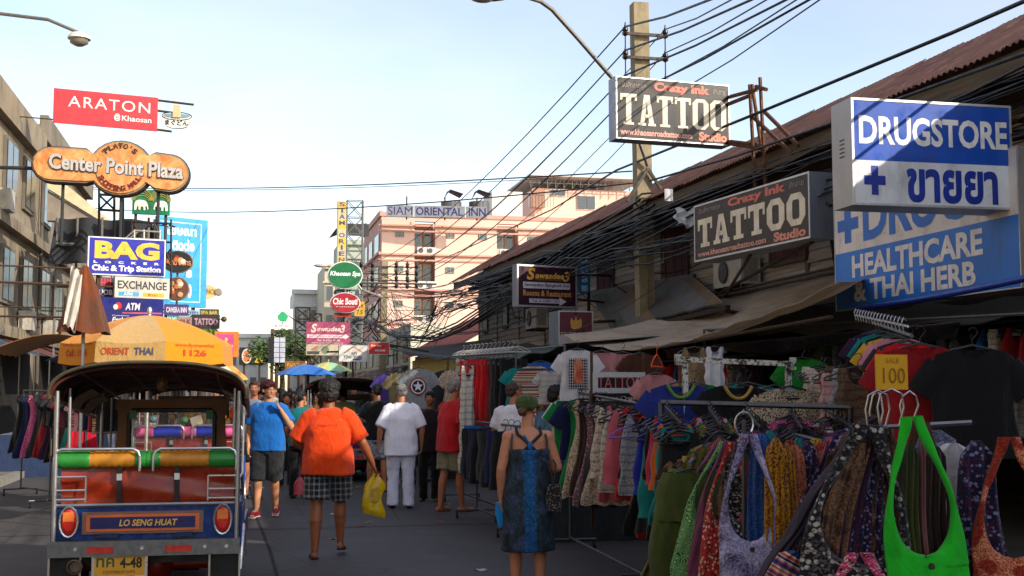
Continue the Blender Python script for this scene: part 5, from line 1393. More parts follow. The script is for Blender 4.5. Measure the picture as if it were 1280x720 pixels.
    for s in (-1, 1):
        fpn = ob('mud_flap', MB().bx(s * .585 - .12, s * .585 + .12, -.03, -.015, .02, .44), paint('#141414', .6), r)
        ob('flap_border', MB().bx(s * .585 - .12, s * .585 - .105, -.038, -.031, .02, .4).bx(s * .585 + .105, s * .585 + .12, -.038, -.031, .02, .4).bx(s * .585 - .12, s * .585 + .12, -.038, -.031, .4, .44), metal('#b8b4ac', .4, .2), fpn)
        ob('round_badge', MB().lathe([(.075, 0), (.075, -.006)], 20, (s * .585, -.031, .12), 'y').lathe([(.06, -.006), (.06, -.008)], 20, (s * .585, -.031, .12), 'y'), paint('#a83030', .5), fpn)
        ob('badge_centre', text_into(MB(), 'TT', s * .585 - .035, s * .585 + .035, .09, .15, -.041, .02), paint('#ddd', .5), fpn)
    return r
T0 = P(185, 600, 9.2)
tuktuk((T0.x, T0.y, 0), radians(-2.2), 'blue tuk-tuk with LO SENG HUAT on its rear panel and an orange seat back, nearest', '#0d3277', '#7a5c50', '#8c2a10', ('#2c8434', '#c08026'), 'LO SENG HUAT')
T1 = P(236, 540, 15.2)
tuktuk((T1.x, T1.y, 0), 0, 'tuk-tuk with a pink and blue seat roll parked in front of the blue one', '#1a4aa8', '#b04030', '#8a2a1c', ('#e0609a', '#1c2fb0'), None, True, False, '#1f1c1c', '#4a4236')
T2 = P(432, 540, 21.5)
tuktuk((T2.x, T2.y, 0), radians(-4), 'grey tuk-tuk with a dark roof farther up the street past the man in orange', '#7f8a8e', '#9a9a90', '#3b3f44', ('#5a5f60', '#a8aca8'), None, True, False, '#171819', '#2a2a2a')
# load in the second tuk-tuk's cabin glimpsed through the near windscreen
gd = thing('goods_pile', 'pile of colourful wrapped goods seen through the near tuk-tuk windscreen', 'goods', (T1.x, T1.y + .5, .7))
rnd = random.Random(3)
for k in range(46):
    c = rnd.choice(['#c9a23a', '#a83a2a', '#5f7f8a', '#8f9a98', '#4a7a4a', '#d0cfc4', '#c06a8a', '#3a3f4a', '#7a6a58', '#c7b9a4'])
    x, z = rnd.uniform(-.56, .56), rnd.uniform(-.05, .78)
    if k % 3 == 0: ob('round_box', MB().ell((x, rnd.uniform(-.1, .3), z), (.06, .06, .05), 10, 6), paint(c, .3), gd, 180)
    else: ob('parcel', MB().box((x, rnd.uniform(-.1, .3), z), (rnd.uniform(.06, .16), .08, rnd.uniform(.06, .16)), Euler((0, rnd.uniform(-.7, .7), 0)).to_matrix()), paint(c, .4, 0, .4, 12), gd)

# ================================================================== PARASOLS
def parasol(name, label, c, R, h, drop, cols_, n=8, writing=None, rot=0., pole_to=None, val=.0, mtf=None):
    r = thing(name, label, 'parasol', c, 0)
    for k in range(n):
        a0, a1 = 2 * pi * k / n + rot, 2 * pi * (k + 1) / n + rot
        def fn(s_, t, a0=a0, a1=a1):
            a = a0 + (a1 - a0) * s_; rr = R * t * (cos(pi / n) / cos((s_ - .5) * 2 * pi / n)) if 1 else 0
            z = h * (1 - t ** 1.7) - .05 * R * sin(pi * s_) * t * t * .6
            return (rr * cos(a), rr * sin(a), z)
        o = ob('canopy_panel', MB().grid(fn, 6, 8), mtf(cols_[k % len(cols_)]), r, 180)
        if val:
            def fv(s_, t, a0=a0, a1=a1):
                p = Vector(fn(s_, 1)); return (p.x * (1 + .02 * t), p.y * (1 + .02 * t), p.z - val * t)
            ob('valance', MB().grid(fv, 6, 2), mtf(cols_[k % len(cols_)]), r, 180)
        a = a0; ob('rib', MB().tube([(R * t * cos(a), R * t * sin(a), h * (1 - t ** 1.7) - .012) for t in (.02, .3, .6, .8, 1)], .008, 4), metal('#8a8a88', .4), r)
    z0 = pole_to if pole_to is not None else -c[2]
    ob('pole', MB().tube([(0, 0, z0), (0, 0, h + .04)], .02, 8), metal('#c8c4bc', .4), r)
    ob('finial', MB().ell((0, 0, h + .05), (.03, .03, .05), 8, 6), metal('#c8c4bc', .4), r)
    return r, fn
def umb_cloth(c): 
    return fabric(c, 'washed', c, sc=.5)
Cu = P(186, 430, 13.8)
yr = thing
um, _ = parasol('yellow_parasol', 'large yellow and beige parasol printed ORIENT THAI above the blue tuk-tuk', tuple(Cu), .96, .33, 0, ['#d88a14'], 8, rot=radians(22.5 - 8), val=.23, mtf=lambda c: umb_cloth(c))
# beige middle panel facing the camera: recolour the two panels
def panel_text(a_mid, t, tz, h_, col, bold=.03, width=.56, slant=0., R=.96, h=.33, z0=None):
    """lettering on the valance or canopy face turned towards the camera"""
    m = MB(); vs, fs = text_mesh(t, bold); n = 8
    ap = R * cos(pi / n) * 1.0
    ex_ = Vector((-sin(a_mid), cos(a_mid), 0)); er = Vector((cos(a_mid), sin(a_mid), 0))
    for x, z in vs:
        q = ex_ * ((x - .5) * width) + er * (ap * (1 + .02 * (-tz - (z - .5) * h_) / .23) + .007) + Vector((0, 0, tz + (z - .5) * h_)); m.v.append(tuple(q))
    m.f = list(fs)
    return ob('lettering', m, paint(col, .7), um)
for o in list(um.children):
    if o.name.startswith(('canopy_panel', 'valance')):
        cx = sum(v.co.x for v in o.data.vertices) / len(o.data.vertices); cy = sum(v.co.y for v in o.data.vertices) / len(o.data.vertices)
        a = atan2(cy, cx)
        if abs(a + pi / 2 - radians(-8 + 0)) < .35: o.data.materials[0] = umb_cloth('#bf9a5e'); AM = a
        if a > .2: o.data.materials[0] = umb_cloth('#c98a2a')
am = min([atan2(sum(v.co.y for v in o.data.vertices), sum(v.co.x for v in o.data.vertices)) for o in um.children if o.name.startswith('valance')], key=lambda a: abs(a + pi / 2 + .14))
ex_ = Vector((-sin(am), cos(am), 0))
panel_text(am, 'ORIENT', -.11, .08, '#c4502a', .02, .30).location = ex_ * -.16
panel_text(am, 'THAI', -.11, .08, '#4a4f6a', .02, .2).location = ex_ * .14
a2 = am - pi / 4
panel_text(a2, 'www.flyorientthai.com', -.03, .05, '#a5481c', .0, .6); panel_text(a2, 'Call : 1126', -.12, .08, '#c4381c', .03, .42)
a3 = am + pi / 4
panel_text(a3, 'www.flyorientthai', -.04, .05, '#c4481c', .0, .5); panel_text(a3, '1126', -.12, .07, '#c4381c', .03, .3)
Cb = P(382, 468, 34)
parasol('blue_parasol', 'blue market parasol in the crowd beyond the man in orange', tuple(Cb), .85, .28, 0, ['#1f63b8', '#2a74c8'], 8, mtf=umb_cloth)
Cg = P(410, 464, 40)
parasol('green_yellow_parasol', 'pale green and yellow striped parasol just behind the blue one', tuple(Cg), .85, .3, 0, ['#8fc4a0', '#d4d27a'], 8, mtf=umb_cloth)
Co = P(283, 478, 22)
parasol('orange_white_parasol', 'white and orange parasol edge peeping out behind the yellow one', tuple(P(262, 474, 22)), .7, .42, 0, ['#e0d2bc', '#e09a4a'], 8, mtf=umb_cloth)
# folded umbrella cloth at the left
fu = thing('folded_parasol', 'closed orange brown parasol wrapped in white plastic at the left edge', 'parasol', P(104, 420, 12.5))
k_ = 12.5 / FPX
ob('folded_cloth', MB().grid(lambda a, b: ((3 + 27 * b ** .8) * k_ * cos(a * 2 * pi) * (1 + .12 * sin(a * 44)), (3 + 22 * b ** .8) * k_ * sin(a * 2 * pi) * (1 + .12 * sin(a * 44)), (88 - 84 * b) * k_ - .02 * sin(a * 25) * b), 48, 8), fabric('#7c3c18', 'washed', '#54382a', sc=.8), fu, 180)
ob('plastic_wrap', MB().grid(lambda a, b: ((-14 + 14 * a - 6 * b) * k_, -.2 + .03 * sin(a * 12 + b * 5), (84 - 72 * b - 12 * a * a) * k_ + .02 * sin(a * 14)), 10, 10), paint('#cfc8bc', .4, 0, .3, 5, .2), fu, 180)
ob('pole', MB().tube([(0, 0, 90 * k_), (0, 0, -2.2)], .018, 6), metal('#888', .4), fu)

# ================================================================== GARMENTS
def sm(x, a, b): t = max(0, min(1, (x - a) / (b - a))); return t * t * (3 - 2 * t)
def gtube(m, hw, ztop, L, th, nx, nz, fa, fk, ph, xo=0., hem=0.):
    """closed tube of cloth: hw(t) half width, ztop(x, front) top edge, L length"""
    def fn(a, t):
        A = a * 2 * pi; c, s_ = cos(A), sin(A)
        w_ = hw(t); x = w_ * (abs(c) ** .75) * (1 if c > 0 else -1); front = s_ < 0
        zt = ztop(x / max(hw(0), .01), front)
        z = -zt - (L - zt + hem * sin(x * 40 + ph)) * t
        y = th * s_ * (1 + .8 * t) + fa * (.25 + t) * sin(x * fk + ph + 2.2 * t) * (1 if front else .7) + fa * .5 * sin(x * fk * 2.3 + ph * 2 + t * 3)
        return (x + xo + .008 * sin(t * 9 + ph), y, z)
    m.grid(fn, nx, nz)
def gsleeve(m, p, d, w0, w1, L, ph):
    d = Vector(d).normalized(); n = Vector((d.z, 0, -d.x))
    def fn(a, t):
        A = a * 2 * pi; w_ = w0 + (w1 - w0) * t
        q = Vector(p) + d * (L * t) + n * (w_ * cos(A)) + Vector((0, (.022 + .006 * sin(A * 3 + ph)) * sin(A), 0))
        return tuple(q)
    m.grid(fn, 12, 4)
def hanger_mesh(mt=None):
    m = MB()
    m.tube([(.0, 0, -.05), (0, 0, -.02), (.018, 0, .0), (.03, 0, .02), (.02, 0, .04), (0, 0, .045), (-.018, 0, .03)], .0035, 5)
    m.tube([(0, 0, -.05), (.1, 0, -.075), (.2, 0, -.125), (.205, 0, -.14), (0, 0, -.14), (-.205, 0, -.14), (-.2, 0, -.125), (-.1, 0, -.075), (0, 0, -.05)], .007, 5)
    return m.mesh('hanger', mt, 60)
blackpl = paint('#101012', .35, 0, .1)
HG = hanger_mesh(blackpl)
_gm = {}
def garment_mesh(kind, var=0):
    key = (kind, var)
    if key in _gm: return _gm[key]
    r = random.Random(hash((len(kind), kind[0], kind[-1], var)) if 0 else sum(ord(c) for c in kind) * 7 + var * 31)
    m = MB(); ph = r.uniform(0, 6)
    if kind == 'tee':
        zt = lambda x, f: .055 + .05 * abs(x) ** 1.5 + (.07 if f else .02) * max(0, 1 - (abs(x) / .38) ** 2.5)
        gtube(m, lambda t: .2 + .03 * sm(t, .0, .12) - .02 * sin(pi * t), zt, .66, .03, 36, 14, .012, 30, ph)
        for s in (-1, 1): gsleeve(m, (s * .165, 0, -.165), (s * .6, 0, -.8), .085, .08, .19, ph)
    elif kind == 'blouse':
        zt = lambda x, f: .05 + .06 * abs(x) ** 1.4 + (.11 if f else .04) * max(0, 1 - (abs(x) / .45) ** 2.2)
        gtube(m, lambda t: .24 + .06 * t, zt, .58, .035, 36, 12, .02, 26, ph, 0, .008)
        for s in (-1, 1): gsleeve(m, (s * .19, 0, -.17), (s * .6, 0, -.8), .1, .11, .16, ph)
    elif kind == 'tank':
        zt = lambda x, f: .06 + (.16 if f else .09) * max(0, 1 - (abs(x) / .62) ** 3) + .13 * max(0, (abs(x) - .72) / .28) ** 1.5
        gtube(m, lambda t: .165 + .02 * sm(t, 0, .2) + .02 * t, zt, .62, .03, 36, 14, .013, 28, ph)
    elif kind == 'dress':
        zt = lambda x, f: .06 + (.15 if f else .08) * max(0, 1 - (abs(x) / .6) ** 3) + .1 * max(0, (abs(x) - .75) / .25)
        gtube(m, lambda t: .155 - .03 * sin(pi * min(1, t / .45)) + .12 * sm(t, .35, 1), zt, 1.0, .035, 36, 18, .025, 30, ph, 0, .01)
    elif kind == 'lacedress':
        zt = lambda x, f: .06 + (.13 if f else .07) * max(0, 1 - (abs(x) / .6) ** 3)
        gtube(m, lambda t: .14 + .06 * t + .012 * sin(t * 30), zt, .92, .035, 36, 22, .022, 34, ph, 0, .014)
    elif kind == 'pants':
        gtube(m, lambda t: .17 + .05 * sm(t, 0, .5), lambda x, f: .07, .34, .05, 30, 8, .015, 26, ph)
        for s in (-1, 1):
            gtube(m, lambda t: .13 + .05 * sin(pi * t) - .06 * t, lambda x, f: .30, 1.02 if s > 0 else .98, .05, 26, 14, .022, 40, ph + s, s * .1)
    elif kind == 'redtrouser':
        for s in (-1, 1): gtube(m, lambda t: .09 + .02 * t, lambda x, f: .07, 1.0, .035, 20, 12, .012, 40, ph + s, s * .085)
    elif kind == 'skirt':
        gtube(m, lambda t: .15 + .13 * t, lambda x, f: .06, .62, .04, 40, 10, .03, 34, ph, 0, .01)
    elif kind == 'scarf':
        w_ = .05 + .012 * (var % 3)
        def fn(a, t):
            A = a * 2 * pi; c, s_ = cos(A), sin(A); x = w_ * c * (.3 + .7 * sm(t, 0, .07) + .35 * t + .1 * sin(t * 7 + ph))
            y = .03 * s_ + .022 * sin(x * 170 + ph + t) * (.5 + t) + .01 * sin(t * 11 + ph)
            return (x + .012 * sin(t * 5 + ph), y, -.01 - (1.02 + .06 * (var % 4)) * t - .015 * sin(a * 30) * t)
        m.grid(fn, 40, 18); 
    elif kind == 'bag':
        Wd, L = .165, 1.02
        xo_ = lambda t: .035 + (Wd - .035) * sm(t, -.12, .5) * (1 - .35 * sm(t, .86, 1.0))
        xi_ = lambda t: (.118 * sm(t, -.03, .36)) * (max(0., 1 - (max(0, t - .33) / .2) ** 2.4)) ** .5 if t < .53 else 0.
        for s in (-1, 1):
            def fn(a, t, s=s):
                t = t * .57; A = a * 2 * pi; c = (cos(A) + 1) / 2; i, o = xi_(t), xo_(t)
                x = i + (o - i) * c; y = .03 * sin(A) * (.4 + t) + .006 * sin(x * 90 + t * 8 + ph) + .008 * sin(t * 17 + s)
                return (s * x, y, -.005 - L * t + (.04 * (x / Wd) ** 2 if t > .9 else 0))
            m.grid(fn, 20, 60)
        def fp(a, t):
            t = .528 + .472 * t; A = a * 2 * pi; x = xo_(t) * .995 * cos(A); y = .036 * sin(A) * (.4 + t) + .006 * sin(x * 90 + t * 8 + ph) + .008 * sin(t * 17)
            return (x, y, -.005 - L * t - .012 * max(0, 1 - abs(x) / .1) * (1 if t < .54 else 0))
        m.grid(fp, 40, 26)
    elif kind == 'shorts':
        for s in (-1, 1): gtube(m, lambda t: .11 + .02 * t, lambda x, f: .06, .5, .04, 22, 8, .015, 30, ph + s, s * .1)
    _gm[key] = m.mesh({'redtrouser': 'trousers', 'lacedress': 'dress', 'blouse': 'blouse'}.get(kind, kind), fabric('#888888'), 180)
    return _gm[key]
KN = {'tee': 't_shirt', 'blouse': 'blouse', 'tank': 'tank_top', 'dress': 'dress', 'lacedress': 'dress', 'pants': 'trousers', 'redtrouser': 'trousers', 'skirt': 'skirt', 'scarf': 'scarf', 'bag': 'sling_bag', 'shorts': 'shorts'}
KC = {'t_shirt': 't-shirt', 'blouse': 'blouse', 'tank_top': 'tank top', 'dress': 'dress', 'trousers': 'trousers', 'skirt': 'skirt', 'scarf': 'scarf', 'sling_bag': 'sling bag', 'shorts': 'shorts'}
def hang(kind, loc, rz, mt, label, group, var=0, sc=(1, 1, 1), hanger=True, hmat=None, tilt=0.):
    o = add(KN[kind], garment_mesh(kind, var), None, loc, rot=(0, tilt, rz)); o.scale = sc
    o.material_slots[0].link = 'OBJECT'; o.material_slots[0].material = mt
    tag(o, label, KC[KN[kind]], group)
    if hanger:
        h = add('hanger', HG, o, (0, 0, 0))
        if hmat: h.material_slots[0].link = 'OBJECT'; h.material_slots[0].material = hmat
    return o
ORD = ['nearest', 'second', 'third', 'fourth', 'fifth', 'sixth', 'seventh', 'eighth', 'ninth', 'tenth', 'eleventh', 'twelfth', 'thirteenth', 'fourteenth', 'fifteenth', 'sixteenth', 'seventeenth', 'eighteenth', 'nineteenth', 'twentieth'] + ['number %d' % i for i in range(21, 90)]
def row(a, b, items, rackname, group, face=None, jit=.02, hanger=True):
    """items listed from the far end a to the near end b: (kind, colour word, fabric, scale)"""
    a = Vector(a); b = Vector(b); n = len(items); d = (b - a); rz0 = face if face is not None else atan2(d.y, d.x) + pi / 2
    for i, it in enumerate(items):
        kind, word, mt = it[:3]; sc = it[3] if len(it) > 3 else 1.
        p = a.lerp(b, (i + .5) / n) + Vector((0, 0, random.uniform(-.01, .01)))
        k = n - 1 - i
        lab = '%s %s, %s from the near end of %s' % (word, KC[KN[kind]], ORD[k].replace('number 21', 'twenty first').replace('number 22', 'twenty second').replace('number 23', 'twenty third').replace('number 24', 'twenty fourth').replace('number 25', 'twenty fifth').replace('number 26', 'twenty sixth'), rackname) if k else '%s %s, nearest one on %s' % (word, KC[KN[kind]], rackname)
        hang(kind, p, rz0 + random.uniform(-.25, .25) * (1 if face is None else .5), mt, lab, group, i % 4, (sc * random.uniform(.96, 1.05), 1, sc * random.uniform(.95, 1.06)), hanger and kind not in ('scarf', 'bag'), None, random.uniform(-jit, jit))
Fb = fabric
# colour vocabulary
V = {
 'white lace': Fb('#d8d2c4', 'lace', '#8f887a'), 'grey lace': Fb('#a9abb0', 'lace', '#5c6068'), 'cream crochet': Fb('#d9cfb8', 'lace', '#7c705c', sc=.7), 'coral pink': Fb('#c9606a'), 'brown': Fb('#4a2a1c'),
 'dark brown': Fb('#2e1b15'), 'green': Fb('#0e7a3a'), 'mauve floral': Fb('#6c5560', 'floral', '#b9a49a', '#8e3a44'), 'cream floral': Fb('#c7b49c', 'floral', '#8c3a30', '#5b6b4a'),
 'black': Fb('#131316'), 'charcoal': Fb('#2c2d32'), 'teal': Fb('#0f7d7a'), 'red': Fb('#cc141c'), 'crimson': Fb('#c01430'), 'navy': Fb('#141c48'), 'royal blue': Fb('#1a2f9c'), 'orange': Fb('#d0641c'),
 'olive': Fb('#4f5a24', 'washed', '#2f3a18'), 'olive floral': Fb('#5c6a2c', 'floral', '#9a4a26', '#2c3a1a', .6), 'grey': Fb('#6a6c72'), 'slate blue': Fb('#43536f', 'paisley', '#8b93a8', '#27304a'), 'tan': Fb('#a08560', 'speck', '#5a4630'),
 'magenta': Fb('#9c1f5a', 'speck', '#d07aa0'), 'brick red': Fb('#a8381f', 'paisley', '#d89a70', '#6a1a14'), 'mustard dotted': Fb('#c98a1c', 'speck', '#5a3210', sc=.5), 'deep blue': Fb('#153a78', 'speck', '#3f6ab0'),
 'lavender paisley': Fb('#8e8cb8', 'paisley', '#c6bfd6', '#5a4a60', .55), 'red floral': Fb('#b02a26', 'floral', '#d8c0a8', '#5c1414', .8), 'green spiral': Fb('#0f5a2c', 'spiral', '#8fbf7a'), 'striped': Fb('#22305a', 'vstripe', '#a03a3a', sc=3), 'purple striped': Fb('#3a2858', 'vstripe', '#b05a6a', sc=2.5),
 'brown paisley': Fb('#4a2e1e', 'paisley', '#8c6848', '#26160e', .7), 'navy floral': Fb('#141a3c', 'floral', '#8a8fb8', '#5a1a34', .9), 'black and white': Fb('#141418', 'floral', '#b0aca6', '#5a5658', .8), 'bright green': Fb('#1fc428'), 'grey paisley': Fb('#6f7690', 'paisley', '#b4b8c8', '#3f4660', .6),
 'orange plaid': Fb('#b8481c', 'plaid', '#3a2a5a', '#d8a040'), 'multicolour plaid': Fb('#5a2038', 'plaid', '#2a3f6a', '#c07a2a'), 'gold floral': Fb('#b8902c', 'floral', '#7a2a1c', '#3c4a24', .8), 'dusty pink': Fb('#b98080', 'washed', '#9a6468'), 'plum': Fb('#3c1838', 'washed', '#241028'), 'sea green striped': Fb('#1f5a54', 'vstripe', '#6a8a7a', sc=2),
 'yellow': Fb('#d0a630'), 'pink': Fb('#d88aa0'), 'pale pink': Fb('#d0a8a4', 'lace', '#a87a78', sc=.8), 'brown lace': Fb('#6a5442', 'lace', '#3a2c20', sc=.8), 'beige leopard': Fb('#b8a88c', 'speck', '#4a3c30', sc=.7), 'dark red': Fb('#8a0f18'), 'blue': Fb('#1c5aa8'), 'black and white striped': Fb('#e0dcd4', 'stripe', '#141414', sc=1.6),
 'rust striped': Fb('#8c2f24', 'multi', '#c9b08a', '#2f4a6a', 1.5), 'blue striped': Fb('#24408c', 'multi', '#c04a3a', '#c9c2b4', 2), 'grey marl': Fb('#8d9094', 'speck', '#6a6d72'), 'khaki': Fb('#7d7250'), 'white': Fb('#d4d4d8'), 'violet': Fb('#4a3a8c'),
}
def it(k, w, s=1.): return (k, w, V[w], s)
def rack(name, label, a, b, floor=True, r=.014, feet=True, h='#5e6064', bar2=None, group='wheeled clothes racks'):
    a, b = Vector(a), Vector(b); t = thing('clothes_rack', label, 'clothes rack', (a.x, a.y, 0), 0, group)
    ob_ = lambda n, m, mt: W(n, m, mt, t, 60)
    mt = metal(h, .35, .35)
    ob_('top_bar', MB().tube([a, b], r, 7), mt)
    if floor:
        d = (b - a).normalized(); pr_ = Vector((-d.y, d.x, 0)).normalized()
        for e in (a, b):
            ob_('upright', MB().tube([e, (e.x, e.y, .1)], r, 7), mt)
            ob_('foot_bar', MB().tube([Vector((e.x, e.y, .1)) - pr_ * .28, Vector((e.x, e.y, .1)) + pr_ * .28], r, 6), mt)
            for s in (-1, 1):
                q = Vector((e.x, e.y, .035)) + pr_ * .26 * s
                ob_('caster', MB().lathe([(.032, -.012), (.032, .012)], 12, q, 'x').tube([q, q + Vector((0, 0, .06))], .012, 5), black)
        ob_('lower_bar', MB().tube([(a.x, a.y, .12), (b.x, b.y, .12)], r, 6), mt)
    return t
# --- dress rack by the small tattoo sign (u 705..820)
A, B = P(712, 489, 12.6), P(812, 507, 9.9)
rack('r', 'wheeled rack of dresses and lace tops standing right of the woman in the blue dress', A, B)
row(A, B, [it('tee', 'white'), it('tee', 'green'), it('tee', 'navy'), it('dress', 'green'), it('dress', 'cream floral'), it('dress', 'brown'), it('dress', 'dark brown'), it('dress', 'mauve floral'), it('dress', 'charcoal'), it('dress', 'cream floral'), it('tank', 'cream crochet', 1.1), it('dress', 'coral pink', .85), it('tank', 'white lace', 1.2), it('tank', 'coral pink', 1.2), it('dress', 'red', .8), it('tank', 'black'), it('tank', 'grey lace', 1.25)], 'the dress rack', 'clothes on the dress rack')
tag(add('hanger', HG, None, P(788, 525, 9.7), rz=.2), 'purple plastic hanger above the grey lace top', 'hanger').material_slots[0].link = 'OBJECT'
bpy.data.objects[[o.name for o in bpy.data.objects if o.get('label', '').startswith('purple plastic')][0]].material_slots[0].material = paint('#6a4fa0', .4)
# --- tank tops (u 800..870)
A, B = P(815, 512, 10.2), P(858, 532, 8.1)
rack('r', 'clothes rack with the red tank top at its near end', A, B)
row(A, B, [it('dress', 'orange', .8), it('dress', 'black'), it('tank', 'royal blue', 1.1), it('dress', 'crimson', .9), it('dress', 'charcoal', .9), it('tank', 'teal', 1.2), it('dress', 'black', .85), it('dress', 'teal', .75), it('dress', 'grey', .8), it('tank', 'crimson', 1.0)], 'the tank top rack', 'clothes on the tank top rack')
# --- floral skirts and green trousers (u 840..905, near)
A, B = P(893, 545, 8.4), P(862, 580, 6.7)
rack('r', 'low rack holding olive trousers under the black hangers', A, B, floor=False)
row(A, B, [it('blouse', 'mauve floral', .8), it('skirt', 'dark red', .9), it('blouse', 'brown paisley', .9), it('skirt', 'gold floral', .9), it('skirt', 'brown', .8), it('pants', 'olive floral', .9), it('pants', 'olive', .95)], 'the olive trouser rack', 'clothes on the low rack', face=-.2)
# --- cross bar with black hanger clusters
A, B = P(826, 503, 8.6), P(1062, 509, 8.2)
cb = rack('r', 'long grey cross bar rack crowded with black hangers in front of the white chipped frame', A, B, r=.02)
W('flat_face', MB().bar(A + Vector((0, -.03, 0)), B + Vector((0, -.03, 0)), .05, .012), metal('#6a6c70', .4, .3), cb)
for k, (u, v, u2, v2) in enumerate(((832, 508, 852, 530), (885, 508, 902, 532), (930, 509, 950, 534), (985, 510, 1003, 536), (1030, 511, 1066, 535))):
    a, b = P(u, v, 8.45), P(u2, v2, 7.75)
    W('sloping_arm', MB().tube([a, b], .009, 5), metal('#3a3b3e', .4, .3), cb)
    words = [['black', 'crimson', 'royal blue', 'orange', 'teal', 'black'], ['dark red', 'pink', 'green', 'orange', 'olive floral', 'black'], ['black', 'charcoal', 'dark brown', 'black', 'navy floral', 'black'], ['brown paisley', 'magenta', 'charcoal', 'plum', 'black', 'dark brown'], ['blue striped', 'rust striped', 'multicolour plaid', 'blue striped', 'violet', 'rust striped']][k]
    row(a, b, [it(random.choice(['tank', 'tee', 'dress']) if k > 1 else 'tank', w_, .8) for w_ in words], 'sloping arm %s' % ['one', 'two', 'three', 'four', 'five'][k], 'tops on the sloping arms', face=-.25 + .1 * k)
    for j in range(7):
        p = a.lerp(b, (j + .3) / 7)
        tag(add('hanger', HG, None, p + Vector((0, 0, .0)), rz=random.uniform(.5, .9)), 'empty black plastic hanger crowded on %s sloping arm of the cross bar' % ['the first', 'the second', 'the third', 'the fourth', 'the fifth'][k], 'hanger', 'black hangers on the cross bar')
# --- white chipped frame with blouses
def chipped():
    m, n = newmat('chipped_paint', .6); k = n.noise(26, det=6, rough=.75)
    n.col(n.mix(n.rng(k, .5, .54), lin('#b8b6b0'), lin('#2c2a28'))); n.bump(n.rng(k, .5, .54), .3, .004); return m
cpm = chipped(); A, B = P(848, 449, 9.6), P(991, 455, 9.4)
fr = thing('display_frame', 'white chipped steel frame holding the blue, black and lace blouses', 'clothes rack', (A.x, A.y, 0))
W('top_rail', MB().bar(A, B, .075, .04), cpm, fr)
for u in (856, 985):
    p = P(u, 455, 9.5); W('upright', MB().bar(p, (p.x, p.y, .0), .04), cpm, fr)
W('end_cap', MB().bar(P(848, 443, 9.6), P(848, 456, 9.6), .05).bar(P(991, 447, 9.4), P(991, 462, 9.4), .04), cpm, fr)
hang('blouse', P(850, 468, 9.5), -.2, Fb('#1f2f7c'), 'blue blouse with a green collar on the left of the white chipped frame', 'blouses on the white frame', 0, (1.0, 1, 1.1))
cl = MB(); 
def collar(o, h, kind='blouse', dz=.11, wn=.45, hw_=.24):
    m = MB().tube([(hw_ * wn * c, -.045, -.055 - .06 * abs(c * wn) ** 1.4 - dz * max(0, 1 - abs(c) ** 2.2)) for c in [i / 8 - 1 for i in range(17)]], .014, 6)
    ob('collar', m, Fb(h), o, 60)
collar(bpy.data.objects[-1] if 0 else [o for o in bpy.data.objects if o.get('label', '').startswith('blue blouse with')][0], '#5f8a3a')
o = hang('blouse', P(921, 470, 9.3), -.15, Fb('#0c0c0e'), 'black blouse with a gold neckline in the middle of the white chipped frame', 'blouses on the white frame', 1, (1.0, 1, 1.05)); collar(o, '#b08a3a')
o = hang('blouse', P(988, 473, 9.1), -.1, V['beige leopard'], 'speckled beige lace blouse on the right of the white chipped frame', 'blouses on the white frame', 2, (1.05, 1, 1.1))
hang('blouse', P(868, 470, 9.8), -.3, V['green'], 'green edged blouse tucked behind the blue one on the chipped frame', 'blouses on the white frame', 3, (1.0, 1, 1.0))
hang('blouse', P(935, 470, 9.6), -.3, V['teal'], 'teal blouse peeping out behind the black one on the chipped frame', 'blouses on the white frame', 2, (1.02, 1, 1.0))
hang('blouse', P(968, 474, 9.5), -.3, V['grey lace'], 'grey lace blouse behind the speckled one on the chipped frame', 'blouses on the white frame', 1, (.9, 1, .9))
hang('tee', P(1003, 440, 11), -.2, Fb('#0f7a20'), 'bright green t-shirt hanging high right of the white chipped frame', None, 1, (.9, 1, .9))
hang('tee', P(820, 460, 10.4), -.2, V['dusty pink'], 'dusty pink top half hidden left of the blue blouse', None, 1, (.7, 1, .8))
hang('dress', P(868, 428, 11.5), -.3, V['tan'], 'tan dress hanging behind the top rail of the chipped frame', None, 1, (.8, 1, .8))
hang('lacedress', P(893, 428, 11.2), -.3, V['white'], 'narrow white dress hanging behind the top rail of the chipped frame', None, 1, (.55, 1, .7))
A, B = P(1022, 450, 10.4), P(1050, 456, 8.8)
row(A, B, [it('lacedress', 'cream crochet'), it('lacedress', 'white lace'), it('lacedress', 'pale pink'), it('lacedress', 'white lace'), it('dress', 'coral pink', .8), it('lacedress', 'pale pink', .9)], 'the lace dress rail', 'lace dresses on the short rail')
A, B = P(1056, 446, 9.4), P(1076, 452, 8.0)
row(A, B, [it('lacedress', 'brown lace'), it('lacedress', 'grey lace'), it('lacedress', 'brown lace', .95)], 'the brown lace rail', 'brown lace dresses')
# --- scarf lines
A, B = P(905, 536, 8.3), P(1000, 578, 6.2)
rack('r', 'rack of long patterned scarves with the mustard one at its near end', A, B, floor=False)
row(A, B, [it('scarf', w_) for w_ in ('brown paisley', 'slate blue', 'grey paisley', 'tan', 'olive floral', 'magenta', 'mauve floral', 'brick red', 'plum', 'teal', 'deep blue', 'striped', 'green spiral', 'deep blue', 'brown paisley', 'red floral', 'navy floral', 'teal', 'mustard dotted')], 'the mustard scarf rack', 'scarves on the mustard scarf rack', face=-.3)
A, B = P(955, 534, 8.6), P(1068, 562, 6.8)
rack('r', 'rack of darker scarves behind the mustard scarf', A, B, floor=False)
row(A, B, [it('scarf', w_) for w_ in ('dusty pink', 'magenta', 'brick red', 'olive floral', 'gold floral', 'mustard dotted', 'black and white', 'orange', 'deep blue', 'orange plaid', 'multicolour plaid', 'charcoal', 'grey', 'brown lace', 'grey marl', 'navy floral', 'black')], 'the dark scarf rack', 'scarves on the dark scarf rack', face=-.3)
